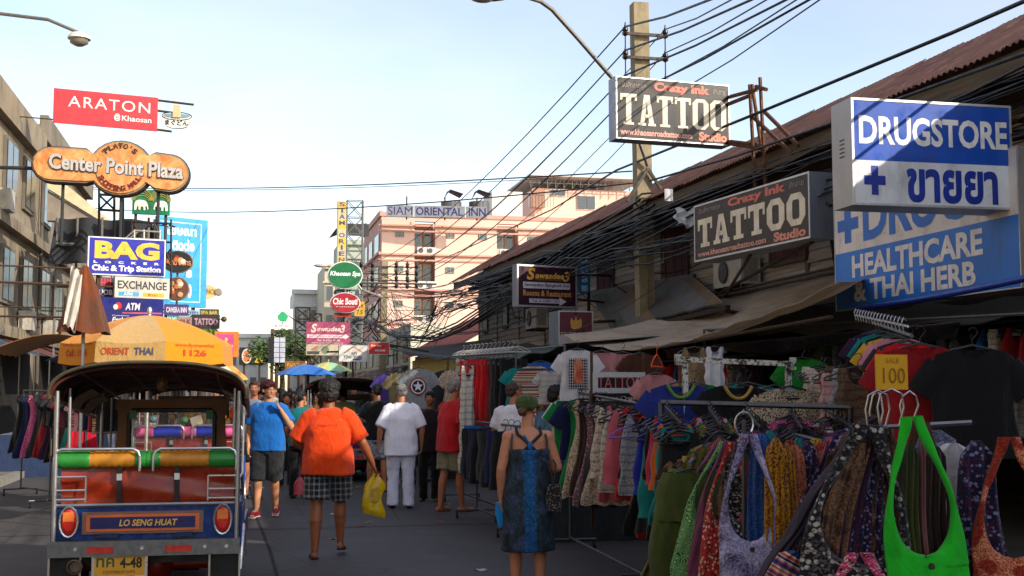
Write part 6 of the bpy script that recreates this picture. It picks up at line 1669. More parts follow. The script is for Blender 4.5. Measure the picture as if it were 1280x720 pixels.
A, B = P(1010, 532, 8.8), P(1072, 548, 7.6)
row(A, B, [it('scarf', w_) for w_ in ('charcoal', 'grey', 'plum', 'tan', 'charcoal', 'brown paisley', 'slate blue', 'black')], 'the back scarf rail', 'scarves on the back rail', face=-.3)
# --- sling bags fan (u 855..965)
def bag(u, v, d, w_, label, sc=(1, 1, 1), rz=-.25, tilt=0., var=0):
    o = hang('bag', P(u, v, d), rz, V[w_] if isinstance(w_, str) else w_, label, 'sling bags on hooks', var, sc, False, None, tilt)
    return o
bag(936, 541, 6.0, 'lavender paisley', 'lavender paisley sling bag hanging open in front of the scarves', (.95, 1, .98))
ob('button', MB().lathe([(.014, 0), (.012, -.008)], 10, (0, -.05, -.58), 'y'), paint('#4a3020', .4), [o for o in bpy.data.objects if o.get('label', '').startswith('lavender paisley')][0])
bag(928, 548, 6.15, 'black and white', 'black and white patterned sling bag inside the opening of the lavender one', (.7, 1, .78), -.3)
bag(918, 552, 6.3, 'red floral', 'red floral sling bag just left of the lavender one', (.7, 1, .82), -.35, .12)
bag(912, 550, 6.5, 'striped', 'navy striped sling bag between the red and green ones', (.6, 1, .8), -.4, .2)
bag(908, 552, 6.65, 'green spiral', 'dark green sling bag printed with spirals left of the red one', (.75, 1, .84), -.4, .27)
bag(905, 548, 6.8, 'purple striped', 'purple striped sling bag behind the green spiral one', (.7, 1, .76), -.4, .33)
hk = thing('bag_hook', 'shiny steel hook carrying the lavender sling bag', 'hook', P(930, 530, 6.1)); ob('hook', MB().tube([(.05 * cos(a * .35) , 0, .06 * sin(a * .35)) for a in range(-2, 12)], .005, 5), chrome, hk); ob('post', MB().tube([(0, 0, .02), (0, .06, -1.45)], .012, 6), metal('#5e6064'), hk)
# --- nearest bag stand
d0 = 5.0
st = thing('bag_stand', 'nearest stand of chrome loops carrying the green and patterned sling bags', 'clothes rack', P(1108, 520, 5.15))
def loop(u0, u1, vt, vb, d): return [P(u0, vb, d), P(u0 - 3, (vt + vb) / 2, d), P(u0 + 1, vt + 6, d), P((u0 + u1) / 2, vt, d), P(u1 - 1, vt + 6, d), P(u1 + 2, (vt + vb) / 2, d), P(u1 - 4, vb, d)]
for (a_, b_, vt, vb, d) in ((1085, 1110, 488, 536, 5.1), (1100, 1128, 486, 532, 5.0), (1128, 1146, 489, 524, 5.2), (1090, 1102, 489, 540, 5.3)):
    W('loop', MB().tube(loop(a_, b_, vt, vb, d), .005, 6), chrome, st, 60)
W('post', MB().tube([P(1106, 540, 5.25), (P(1106, 540, 5.25).x, P(1106, 540, 5.25).y, 0)], .016, 6), metal('#5e6064'), st)
W('cross_rail', MB().tube([P(1070, 536, 5.25), P(1215, 528, 5.1)], .012, 6), metal('#8a8c90', .3), st)
pc = Sign('price_card', 'yellow price card reading SALE 100 above the nearest sling bags', 'sign', 1095, 443, 487, 5.0, 1133, .1, .004, '#d9a21c', '#c08f1a', .0, None, True, .6)
pc.text('SALE', .3, .72, .76, .9, '#a8741a', .0); pc.text('100', .2, .9, .18, .62, '#96621a', -.004)
bag(1140, 519, 4.75, 'bright green', 'bright green sling bag hanging open at the right front', (.95, 1.2, 1.0), -.3, -.07)
ob('button', MB().lathe([(.014, 0), (.012, -.008)], 10, (0, -.06, -.58), 'y'), paint('#2c2416', .4), [o for o in bpy.data.objects if o.get('label', '').startswith('bright green sling')][0])
hang('scarf', P(1168, 556, 4.86), -.3, V['dark brown'], 'dark brown cloth filling the right of the green bag opening', None, 0, (.9, 1, .7), False)
hang('scarf', P(1152, 550, 4.88), -.3, V['dusty pink'], 'faded pink cloth in the middle of the green bag opening', None, 0, (.3, 1, .7), False)
hang('scarf', P(1136, 552, 4.86), -.3, V['olive'], 'olive cloth filling the left of the green bag opening', None, 0, (.7, 1, .7), False)
hang('scarf', P(1085, 548, 5.3), -.3, V['brown paisley'], 'dark patterned cloth at the back of the wide bag opening', None, 2, (2.4, 1, .9), False)
hang('scarf', P(938, 560, 6.4), -.3, V['black and white'], 'black and white cloth filling the lavender bag opening', None, 2, (1.7, 1, .6), False)
bag(1152, 526, 4.9, 'brown', 'brown sling bag seen inside the opening of the green one', (.78, 1, .95), -.3)
bag(1148, 528, 5.0, 'olive', 'olive sling bag seen deep inside the opening of the green one', (.55, 1, .93), -.3)
bag(1155, 526, 5.1, 'dusty pink', 'faded pink strap seen at the centre of the green bag opening', (.28, 1, .9), -.3)
bag(1086, 530, 4.8, 'black and white', 'big black and white patterned sling bag hanging wide left of the green one', (1.3, 1, 1.02), -.32, .12)
bag(1092, 532, 4.92, 'navy floral', 'navy floral sling bag nested inside the wide patterned one', (.95, 1, .95), -.32, .13)
bag(1098, 530, 5.02, 'slate blue', 'slate blue sling bag nested behind the navy floral one', (.8, 1, .93), -.32, .1)
bag(1104, 534, 5.05, 'black and white', 'black and white sling bag beside the green one', (.6, 1, .95), -.3, .05)
bag(1110, 534, 4.9, 'brown paisley', 'dark brown patterned sling bag touching the left edge of the green one', (.5, 1, .98), -.3, .02)
sc_ = hang('scarf', P(1165, 536, 5.3), -.3, V['grey paisley'], 'grey blue paisley shawl hanging behind the right side of the green bag', None, 1, (1.7, 1, .9), False, None, -.16)
hang('scarf', P(1185, 548, 5.6), -.3, V['red'], 'red cloth strip behind the paisley shawl', None, 2, (1, 1, .6), False, None, -.1)
hang('scarf', P(1195, 552, 5.2), -.3, V['white'], 'white printed cloth on the last hook at the right', None, 2, (1.6, 1, .7), False)
hang('scarf', P(1225, 548, 5.0), -.3, V['navy floral'], 'navy floral shawl beyond the paisley shawl', None, 3, (1.6, 1, .9), False)
hang('bag', P(1262, 545, 4.9), -.3, V['brick red'], 'brick red patterned sling bag at the extreme right', None, 0, (1., 1, .9), False)
# pink cloth in front at the bottom and the long dark shawl
def shawl():
    c = [P(1088, 522, 5.2), P(1060, 560, 5.2), P(1020, 622, 5.15), P(985, 680, 5.1), P(948, 740, 5.0), P(930, 790, 5.0)]
    def fn(a, t):
        k = min(int(t * 5), 4); f = t * 5 - k; p = c[k].lerp(c[k + 1], f); A = a * 2 * pi; w_ = .03 + .045 * t
        n_ = Vector((cos(YAW), -sin(YAW), .45))
        return p + n_ * (w_ * cos(A)) + Vector((0, -.03 * sin(A) - .018 * sin(cos(A) * 9 + t * 3), 0)) + Vector((0, 0, .01 * sin(t * 22)))
    return MB().grid(fn, 36, 26)
tag(ob('shawl', shawl(), V['plum'] if 0 else Fb('#16121e', 'washed', '#2c1630', sc=1.2), None, 180), 'long dark plum shawl pulled diagonally down to the lower left', 'shawl')
hang('scarf', P(1000, 690, 5.0), -.3, V['blue striped'], 'blue and red striped cloth at the bottom under the dark shawl', None, 2, (1.0, 1, .6), False, None, .5)
hang('bag', P(1075, 690, 4.6), -.3, Fb('#c0306a', 'floral', '#1c1418', '#d8c8c0', .7), 'pink and black printed cloth bag at the bottom edge', None, 1, (1.1, 1, .6), False)
for k, (u, v, d, w_, tl, sx, sz) in enumerate(((1078, 534, 5.35, 'brown paisley', .34, 1.5, 1.0), (1074, 532, 5.5, 'navy floral', .42, 1.4, 1.0), (1084, 536, 5.4, 'slate blue', .24, 1.3, 1.0), (1090, 538, 5.45, 'mauve floral', .15, 1.2, 1.0), (1066, 538, 5.8, 'black and white', .36, 1.5, 1.05), (1060, 540, 6.0, 'purple striped', .28, 1.5, 1.05), (1048, 545, 6.2, 'brick red', .2, 1.5, 1.05), (1096, 540, 5.4, 'brown', .05, 1.2, 1.0), (1040, 545, 6.4, 'deep blue', .1, 1.6, 1.1))):
    hang('scarf', P(u, v, d), -.3, V[w_], '%s scarf fanning down left from the nearest stand, %s of the fan' % (w_, ORD[k + 1]), 'scarves fanned from the nearest stand', k % 4, (sx, 1, sz), False, None, tl)
for k, (u, v, d, w_, tl, sx, sz) in enumerate(((902, 548, 6.9, 'navy floral', .1, 1.1, .85), (898, 550, 7.0, 'brick red', .18, 1.1, .85), (894, 552, 7.1, 'blue striped', .24, 1., .85), (890, 552, 7.2, 'multicolour plaid', .3, 1., .85), (916, 556, 6.55, 'brown paisley', .06, 1.1, .8), (954, 540, 6.1, 'deep blue', .02, 1.0, .8), (972, 546, 6.0, 'mustard dotted', .03, .75, .8), (986, 552, 6.02, 'mustard dotted', -.05, .6, .8), (979, 560, 6.04, 'deep blue', .0, .7, .8), (962, 536, 6.12, 'teal', .03, .7, .8), (990, 548, 6.1, 'brick red', .02, .9, .8), (1000, 545, 6.2, 'teal', .02, .9, .8), (1010, 550, 6.15, 'navy floral', .03, 1., .8), (1020, 546, 6.25, 'gold floral', .03, 1., .8), (1031, 548, 6.3, 'multicolour plaid', .03, 1., .85), (1042, 545, 6.4, 'slate blue', .03, 1., .85), (1052, 545, 6.5, 'orange plaid', .03, 1., .85), (944, 536, 6.2, 'striped', .0, .9, .8), (884, 556, 7.0, 'olive floral', .36, 1.1, .8))):
    hang('scarf', P(u, v, d), -.35, V[w_], '%s scarf around the patterned sling bags, %s of its bunch' % (w_, ORD[k + 1]), 'scarves behind the sling bags', k % 4, (sx, 1, sz), False, None, tl)
for k, (u, w_, tl, sx) in enumerate(((1078, 'brown paisley', .26, 1.0), (1084, 'plum', .2, .8), (1088, 'navy floral', .15, 1.0), (1092, 'slate blue', .1, .9), (1097, 'black and white', .05, .8), (1103, 'brown paisley', .0, 1.4))):
    hang('scarf', P(u, 540, 4.88 + .02 * k), -.3, V[w_], '%s strip inside the wide patterned bag opening, %s from the left' % (w_, ['first', 'second', 'third', 'fourth', 'fifth', 'sixth'][k]), 'strips inside the wide bag', k % 4, (sx, 1, .75), False, None, tl)
# --- t-shirts upper right
A, B = P(1092, 404, 9.6), P(1140, 420, 7.8)
rack('r', 'high rail of plain t-shirts under the pharmacy board', A, B, floor=False)
row(A, B, [it('tee', 'plum', .85), it('tee', 'navy', .85), it('tee', 'teal', .85), it('tee', 'black', .85), it('tee', 'yellow', .85), it('tee', 'pink', .85), it('tee', 'charcoal', .85), it('tee', 'red', .85)], 'the plain t-shirt rail', 'plain t-shirts on the high rail', face=-.35)
hang('tee', P(1150, 418, 7.4), -.45, V['dark red'], 'dark red polo shirt hanging wide in the shop opening', None, 1, (1.1, 1, 1.1))
hang('tee', P(1215, 420, 7.2), -.45, V['black'], 'black t-shirt right of the dark red polo shirt', None, 1, (1.1, 1, 1.1))
wl_ = thing('wire_rail', 'row of chrome hanger hooks along the ceiling rail under the pharmacy board', 'rail', P(1075, 396, 9.5))
W('rail', MB().tube([P(1070, 394, 9.6), P(1135, 408, 7.4)], .008, 5), chrome, wl_)
for k in range(16):
    p = P(1070, 394, 9.6).lerp(P(1135, 408, 7.4), k / 16); W('hook', MB().tube([p + Vector((.02, 0, .03)), p + Vector((0, 0, .05)), p + Vector((-.015, 0, .02)), p + Vector((0, 0, -.04))], .004, 4), chrome, wl_)
# --- white printed t-shirt, orange hanger, tattoo board
o = hang('tee', P(722, 430, 12.3), -.2, Fb('#c9c6ca'), 'white t-shirt printed with a chequered picture above the denim shirt man', None, 2, (.82, 1, .88), True)
ob('print', MB().bx(-.115, .115, -.062, -.06, -.52, -.17), fabric('#141416', 'plaid', '#c4c0c0', '#141416', 1.6), o)
ob('print_figure', MB().prism([(-.05, -.46), (-.06, -.36), (-.045, -.3), (-.06, -.26), (-.05, -.2), (0, -.18), (.05, -.2), (.06, -.26), (.045, -.3), (.07, -.36), (.055, -.46)], -.066, -.063), Fb('#a8442c', 'washed', '#c98a6a', sc=3), o)
ts = Sign('tattoo_board', 'black shop board with pink TATTOO letters behind the dress rack', 'sign', 741, 465, 491.5, 11.6, 806, .06, .06, '#171214', '#77787c', .05)
ts.text('TATTOO', .09, .97, .22, .8, '#c9606c', -.0, 0)
ts2 = Sign('tattoo_board', 'lower black board with white script reading Khaosan Crazy', 'sign', 738, 491.7, 507, 11.62, 808, .06, .05, '#141214', '#2c2a2c', .0)
ts2.text('Khaosan Crazy Ink', .08, 1., .25, .8, '#b8b0ac', .03, .25)
ts.arm([((0, .03, -1.3), (0, .03, .4)), ((ts.W, .03, -1.3), (ts.W, .03, .4))], .015)
o = tag(add('hanger', HG, None, P(821, 435, 9.9), rz=.9), 'bright orange hanger hanging alone under the tan awning', 'hanger'); o.material_slots[0].link = 'OBJECT'; o.material_slots[0].material = paint('#e04a1c', .35)
o.scale = (.7, .7, 1.1)
for k, (u, v, d, w_, s) in enumerate(((752, 432, 13.2, 'dusty pink', 1.05), (778, 434, 13.4, 'dusty pink', 1.0), (800, 436, 13.0, 'brown', .8), (688, 458, 13.4, 'black and white striped', .62), (668, 452, 14.6, 'rust striped', .8), (650, 454, 15.2, 'teal', .8), (745, 446, 12.6, 'dusty pink', .6), (676, 447, 16.5, 'blue', .8))):
    hang('tee', P(u, v, d), -.2, V[w_], '%s t-shirt pinned up behind the racks, %s of them' % (w_, ORD[k + 1]), 't-shirts pinned up behind the racks', k, (s, 1, s))
# --- far stall with red trousers and striped shorts (u 575..645)
A, B = P(578, 445, 18), P(645, 441, 15.2)
rack('r', 'tall rack of red trousers with rows of white hangers', A, B)
row(A, B, [it('lacedress', 'white lace', .8), it('lacedress', 'cream crochet', .8), it('redtrouser', 'red'), it('redtrouser', 'coral pink'), it('redtrouser', 'red'), it('redtrouser', 'crimson'), it('redtrouser', 'red'), it('redtrouser', 'red'), it('redtrouser', 'dark red'), it('redtrouser', 'charcoal'), it('redtrouser', 'black'), it('redtrouser', 'black')], 'the red trouser rack', 'clothes on the red trouser rack', face=-.15)
hang('lacedress', P(584, 448, 15.8), .1, V['white lace'], 'long white lace dress on the near left of the red trouser rack', None, 1, (.6, 1, 1.6))
for k in range(14):
    p = A.lerp(B, k / 13) + Vector((0, -.1, .12)); o = add('hanger', HG, None, p, rz=random.uniform(-.2, .2)); o.material_slots[0].link = 'OBJECT'; o.material_slots[0].material = paint('#a8a8a4', .4)
    o.scale = (.8, 1, .8); tag(o, 'pale empty hanger in the row above the red trousers', 'hanger', 'pale hangers above the red trousers')
A, B = P(596, 527, 15.6), P(650, 533, 13.6)
rack('r', 'low rack of black striped shorts in front of the red trousers', A, B)
row(A, B, [it('shorts', 'blue', 1), it('shorts', 'black', 1.3), it('shorts', 'navy', 1.3), it('shorts', 'black', 1.4), it('shorts', 'charcoal', 1.3), it('shorts', 'black', 1.4), it('shorts', 'navy', 1.4), it('shorts', 'black', 1.4)], 'the striped shorts rack', 'shorts on the low rack', face=-.5)
for u in (606, 613): 
    tag(ob('cord', MB().tube([P(u, 538, 15.0), P(u + 8, 566, 14.9), P(u + 14, 596, 14.8)], .012, 5), paint('#c9c9cc'), None), 'white side stripe ribbon %s on the black shorts' % ('left' if u == 606 else 'right'), 'ribbon', 'white ribbons')
# --- tees in the far stall
for k, (u, v, d, w_, lab) in enumerate(((523, 455, 19.5, 'grey marl', 'grey t-shirt with a white star in a red ring hanging in the far stall'), (503, 460, 20.5, 'khaki', 'khaki t-shirt with an orange print left of the star t-shirt'), (488, 462, 21, 'violet', 'violet t-shirt at the left end of the far stall'), (558, 458, 20.5, 'charcoal', 'charcoal t-shirt right of the star t-shirt'), (572, 456, 20, 'cream floral', 'cream floral t-shirt near the white lace dresses'), (538, 468, 23, 'teal', 'teal t-shirt deep in the far stall'))):
    o = hang('tee', P(u, v, d), -.2, V[w_], lab, 't-shirts in the far stall', k, (1.05, 1, 1.1))
    if k == 0:
        cir = lambda r_, n=20: [(r_ * cos(2 * pi * i / n), -.33 + r_ * sin(2 * pi * i / n)) for i in range(n)]
        e = ob('ring_print', MB().prism(cir(.13), -.062, -.058), paint('#8a2026', .7), o); ob('ring_print', MB().prism(cir(.11), -.066, -.063), paint('#d0ccd0', .7), e); ob('ring_print', MB().prism(cir(.09), -.07, -.067), paint('#16181c', .7), e)
        ob('star_print', MB().prism([((.08 if i % 2 == 0 else .035) * sin(i * pi / 5), -.33 + (.08 if i % 2 == 0 else .035) * cos(i * pi / 5)) for i in range(10)], -.074, -.071), paint('#d8d8dc', .7), e)
    if k == 1: ob('print', MB().bx(-.1, .1, -.066, -.06, -.42, -.2), Fb('#a85a1c', 'washed', '#5a3a1c', sc=4), o)
# --- interior rails along the shop row, mostly in shade
words = ['black', 'charcoal', 'navy', 'dark red', 'white lace', 'grey', 'brown', 'teal', 'rust striped', 'khaki', 'plum', 'blue', 'cream floral', 'olive', 'red', 'violet', 'grey marl', 'dusty pink']
nn = 0
for (ya, yb, x, z, ct, nm) in ((8.2, 12.5, 6.6, 2.25, 20, 'the first ceiling rail'), (8.0, 12.0, 8.3, 2.1, 16, 'the back shop rail'), (13.0, 19.0, 5.9, 2.05, 26, 'the rail behind the tattoo board'), (19.5, 26, 6.0, 2.1, 24, 'the rail past the pole'), (27, 36, 5.9, 2.1, 24, 'the farthest shop rail')):
    a, b = (x, yb, z), (x, ya, z)
    rack('r', 'dim clothes hanging rail inside the shops, %s' % nm, a, b, floor=False, group='ceiling rails inside the shops')
    row(a, b, [it(random.choice(['tee', 'dress', 'tank', 'lacedress', 'redtrouser']), random.choice(words), random.uniform(.85, 1.15)) for _ in range(ct)], nm, 'clothes deep in the shops')
# tables under the racks, so the stalls are not empty below
for k, (u, v, d, w_, L, h_, c) in enumerate(((1000, 560, 10.5, 2.6, 1.0, .8, '#3a2f2a'), (760, 560, 13.6, 2.0, .8, .8, '#2c3438'), (640, 540, 23, 3, 1.0, .8, '#3a3430'))):
    p = P(u, v, d); t = thing('stall_table', 'cloth covered stall table ' + ['behind the scarf racks', 'behind the dress rack', 'in the far stall'][k], 'table', (p.x, p.y, 0))
    ob('cloth', MB().grid(lambda a, b: (-w_ / 2 + w_ * a, -L / 2 - .03 * sin(a * 40) * (1 - b), h_ * b), 60, 4).bx(-w_ / 2, w_ / 2, -L / 2 + .01, L / 2, h_ - .03, h_), Fb(c), t, 60)
    for j in range(5):
        ob('folded_stack', MB().bx(-w_ / 2 + .1 + j * w_ / 5, -w_ / 2 + .4 + j * w_ / 5, -.3, .1, h_ + .001, h_ + random.uniform(.1, .25)), V[random.choice(words)], t)
# left side stall seen through the blue tuk-tuk
A, B = P(66, 490, 17), P(140, 494, 14.8)
rack('r', 'rack of pink and red clothes seen through the left side of the blue tuk-tuk', A, B)
row(A, B, [it('tee', w_, .7) for w_ in ('black', 'charcoal', 'black', 'charcoal', 'dark red', 'plum', 'black', 'blue striped', 'pink', 'black', 'navy', 'dark red', 'rust striped', 'black')], 'the left stall rack', 'clothes on the left stall rack', face=.1)
A, B = P(30, 488, 19), P(110, 490, 17.5)
rack('r', 'second rack of clothes on the left pavement behind the blue tuk-tuk', A, B)
row(A, B, [it('dress', w_) for w_ in ('black', 'navy', 'magenta', 'charcoal', 'dark red', 'plum', 'black', 'brown', 'teal', 'crimson')], 'the left pavement rack', 'clothes on the left pavement rack', face=.1)
def lstall(y, col, lab): 
    r = thing('stall_canopy', lab, 'canopy', (-3.4, y, 0))
    W('canopy_sheet', MB().grid(lambda a, b: (-4.6 + 2.4 * a, y + 3 * b, 2.35 + .35 * sin(pi * a) + .02 * sin(b * 30)), 12, 12), umb_cloth(col), r, 180).modifiers.new('t', 'SOLIDIFY').thickness = .01
    for x in (-4.5, -2.25):
        for yy in (y + .05, y + 2.95): W('post', MB().tube([(x, yy, 0), (x, yy, 2.36)], .02, 6), metal('#777'), r)
    W('table', MB().bx(-4.4, -2.5, y + .3, y + 2.7, .0, .8), Fb(random.choice(['#5a2a2a', '#2a3a5a', '#3a3a3a'])), r)
for y, c, l in ((24, '#9a6a3a', 'tan stall canopy on the left pavement'), (31, '#3a5a8a', 'faded blue stall canopy on the left pavement'), (39, '#8a8a84', 'grey stall canopy on the left pavement'), (50, '#a84a2a', 'rust red stall canopy on the left pavement'), (64, '#4a6a4a', 'green stall canopy on the left pavement')): lstall(y, c, l)

# ================================================================== PEOPLE
def cap(m, a, b, ra, rb, n=12):
    """tapered capsule"""
    a, b = Vector(a), Vector(b); d = b - a; L = d.length or 1e-4; d = d / L; x, y = frame(d); k = len(m.v); rings = []
    for j in range(4): t = -pi / 2 + (j + .5) * pi / 8; rings.append((a + d * (ra * sin(t)), ra * cos(t)))
    for j in range(1, 3): rings.append((a.lerp(b, j / 3), ra + (rb - ra) * j / 3))
    for j in range(4): t = (j + .5) * pi / 8; rings.append((b + d * (rb * sin(t)), rb * cos(t)))
    for c, r in rings:
        for i in range(n): t = 2 * pi * i / n; m.v.append(tuple(c + x * (r * cos(t)) + y * (r * sin(t))))
    for i in range(len(rings) - 1):
        for j in range(n): p = k + i * n + j; q = k + i * n + (j + 1) % n; m.f.append((p, q, q + n, p + n))
    m.f.append(tuple(k + j for j in reversed(range(n)))); m.f.append(tuple(k + (len(rings) - 1) * n + j for j in range(n)))
def loft(m, rings, n=20):
    """rings: (centre, rx, ry) stacked; flat ends"""
    k = len(m.v)
    for c, rx, ry in rings:
        for i in range(n):
            t = 2 * pi * i / n; cx, sx = cos(t), sin(t)
            m.v.append((c[0] + rx * abs(cx) ** .85 * (1 if cx > 0 else -1), c[1] + ry * abs(sx) ** .85 * (1 if sx > 0 else -1), c[2]))
    for i in range(len(rings) - 1):
        for j in range(n): p = k + i * n + j; q = k + i * n + (j + 1) % n; m.f.append((p, q, q + n, p + n))
    m.f.append(tuple(k + j for j in reversed(range(n)))); m.f.append(tuple(k + (len(rings) - 1) * n + j for j in range(n)))
def ftube(m, pts, rr, n=12): m.tube(pts, .1, n, True, rr)
_wr = {}
def wtex(size):
    if size not in _wr:
        t = bpy.data.textures.new('wrinkle', 'CLOUDS'); t.noise_scale = size; t.noise_depth = 3; _wr[size] = t
    return _wr[size]
def remesh(name, m, voxel, mt, parent, smooth=3, wrinkle=0., wsize=.12):
    me = m.mesh(name, None)
    o = bpy.data.objects.new(name, me); C.objects.link(o)
    r = o.modifiers.new('r', 'REMESH'); r.mode = 'VOXEL'; r.voxel_size = voxel
    s = o.modifiers.new('s', 'SMOOTH'); s.iterations = smooth; s.factor = .5
    if wrinkle:
        d = o.modifiers.new('d', 'DISPLACE'); d.texture = wtex(wsize); d.strength = wrinkle; d.mid_level = .38; d.texture_coords = 'LOCAL'
    dg = bpy.context.evaluated_depsgraph_get(); dg.update()
    m2 = bpy.data.meshes.new_from_object(o.evaluated_get(dg))
    bpy.data.objects.remove(o); bpy.data.meshes.remove(me)
    m2.name = name; m2.materials.clear(); m2.materials.append(mt); m2.shade_smooth()
    return add(name, m2, parent)
def person(label, uv, d, rz, Ht, skin_h, top, bottom, hair='#15110f', hairstyle='short', legs=None, arms=None, girth=1., belly=0., head=(0, 0), sleeve=.5, toplen=.0, leglen=.5, fit=0., shoes='flipflop', shoe_c='#1c1c1e', vox=.011, face=False, ground=True, female=False, topkind='shirt', lean=0., faceextra=None):
    """local frame: the person faces +Y, right hand on +X. uv: photo pixel of the spot between the feet (or of the head top)"""
    p = P(uv[0], 600, d); s = Ht / 1.75
    r = thing('person', label, 'person', (p.x, p.y, 0), rz)
    V3 = lambda x, y, z: Vector((x * s, y * s, z * s))
    g = girth
    legs = legs or ((0, 0), (0, 0))      # (forward foot offset, lift) for left, right
    hipx = .095 * (1 + .35 * (g - 1)); shx = (.165 if female else .19) * (1 + .3 * (g - 1))
    m = MB()
    hipc = V3(0, 0, .95)
    knees = {}; ankles = {}; hips = {}
    for side, (fw, lift) in zip((-1, 1), legs):
        hip = V3(side * hipx, 0, .92); ank = V3(side * hipx * (1.05 + .15 * (g - 1)), fw, .085 + lift)
        mid = (hip + ank) / 2; L = V3(0, 0, .84).length; dd = (ank - hip).length; bend = sqrt(max(.0004, (L / 2) ** 2 - min(dd / 2, L / 2) ** 2))
        kn = mid + Vector((side * .01, 1, 0)).normalized() * (bend * .9) + V3(0, 0, .02)
        hips[side], knees[side], ankles[side] = hip, kn, ank
        cap(m, hip, kn, .082 * s * g, .052 * s * g ** .6); cap(m, kn, kn.lerp(ank, .35) + V3(0, -.012, 0), .05 * s * g ** .6, .056 * s * g ** .6); cap(m, kn.lerp(ank, .35) + V3(0, -.012, 0), ank, .055 * s * g ** .6, .034 * s)
        toe = ank + V3(side * .025, .15, -.055 if lift < .02 else -.07 - lift * .35); heel = ank + V3(0, -.045, -.05)
        cap(m, heel, toe, .032 * s, .026 * s); cap(m, toe + V3(.018, -.02, 0), toe + V3(.012, .035, -.004), .02 * s, .014 * s); cap(m, toe + V3(-.018, -.02, 0), toe + V3(-.014, .03, -.004), .02 * s, .014 * s)
        cap(m, ank, (heel + toe) / 2, .034 * s, .03 * s)
        if lift < .02: pass
    # torso
    ln = lean
    T = lambda z: ln * (z - .95)
    rings = [(V3(0, T(.88), .88), .10 * g, .09 * g), (V3(0, T(.95), .95), (.165 if female else .155) * g, .11 * g), (V3(0, T(1.1) + belly * .3, 1.1), (.125 if female else .14) * g, (.095 + belly * .6) * g), (V3(0, T(1.25), 1.25), .155 * g ** .8, .11 * g ** .8), (V3(0, T(1.36), 1.36), shx * .98, .105 * g ** .7), (V3(0, T(1.43), 1.43), shx * .72, .08), (V3(0, T(1.47), 1.47), .06, .055)]
    loft(m, [(c, a * s, b * s) for c, a, b in rings])
    neck0 = V3(0, T(1.42), 1.42); hc = V3(head[0] * .0, T(1.6) + .035, 1.635)
    cap(m, neck0, hc + V3(0, -.015, -.06), .058 * s * g ** .4, .05 * s * g ** .4)
    # head, turned by head[0] (yaw, + = to the person's left) and head[1] (pitch, + = down)
    R = Euler((-head[1], 0, head[0])).to_matrix()
    Hh = lambda x, y, z: hc + R @ (Vector((x, y, z)) * s)
    hm = MB()
    def hell(c, rx): hm.ell(Hh(*c), tuple(q * s for q in rx), 14, 10, R)
    hell((0, -.012, .025), (.076, .094, .085)); hell((0, .022, -.03), (.062, .068, .078)); hell((0, .062, -.075), (.032, .026, .026)); hell((0, .086, -.012), (.0135, .02, .022)); hell((0, .098, -.022), (.014, .014, .011))
    hell((0, .076, .02), (.05, .02, .014)); hell((-.03, .066, -.018), (.025, .02, .018)); hell((.03, .066, -.018), (.025, .02, .018)); hell((0, .082, -.05), (.022, .013, .009))
    for q in (-1, 1): hell((q * .077, -.004, -.006), (.011, .02, .032))
    m.v += hm.v; k = len(m.v) - len(hm.v); m.f += [tuple(k + i for i in f) for f in hm.f]
    # arms: (elbow offset from shoulder, wrist offset from elbow) in local metres for left, right
    arms = arms or (((-.05, -.03, -.28), (-.0, .06, -.25)), ((.05, -.03, -.28), (.0, .06, -.25)))
    AR = {}
    for side, (eo, wo) in zip((-1, 1), arms):
        sh = V3(side * shx * .98, T(1.39), 1.39); el = sh + Vector(eo) * s; wr = el + Vector(wo) * s; AR[side] = (sh, el, wr)
        ga = g ** .6
        cap(m, V3(side * shx * .6, T(1.39), 1.38), sh, .07 * s * ga, .058 * s * ga); cap(m, sh, el, .054 * s * ga, .04 * s * ga); cap(m, el, el.lerp(wr, .3), .04 * s * ga, .041 * s * ga); cap(m, el.lerp(wr, .3), wr, .04 * s * ga, .026 * s)
        dh = (wr - el).normalized(); ax, ay = frame(dh)
        fwd = Vector((0, 1, 0)) - dh * dh.y; fwd = fwd.normalized() if fwd.length > .2 else ax
        nrm = dh.cross(fwd).normalized() * (1 if side > 0 else -1)     # palm looks inwards
        pc = wr + dh * (.045 * s)
        for o_ in (-.026, -.009, .009, .026): cap(m, wr + fwd * (o_ * .6 * s), pc + fwd * (o_ * s) + dh * (.03 * s), .017 * s, .0125 * s, 8)
        for o_, L_ in ((.032, .062), (.0115, .072), (-.0105, .067), (-.031, .052)):
            b0 = pc + fwd * (o_ * s) + dh * (.035 * s); b1 = b0 + dh * (L_ * .5 * s) - nrm * (.008 * s); b2 = b1 + dh * (L_ * .42 * s) - nrm * (.024 * s)
            cap(m, b0, b1, .0092 * s, .0085 * s, 7); cap(m, b1, b2, .0085 * s, .007 * s, 7)
        t0 = wr + fwd * (.02 * s) + dh * (.018 * s); t1 = t0 + fwd * (.03 * s) + dh * (.028 * s); cap(m, t0, t1, .0125 * s, .0105 * s, 8); cap(m, t1, t1 + fwd * (.006 * s) + dh * (.032 * s) - nrm * .006, .0105 * s, .0085 * s, 8)
    sk = skin(skin_h)
    remesh('body', m, vox * .72, sk, r, 2)
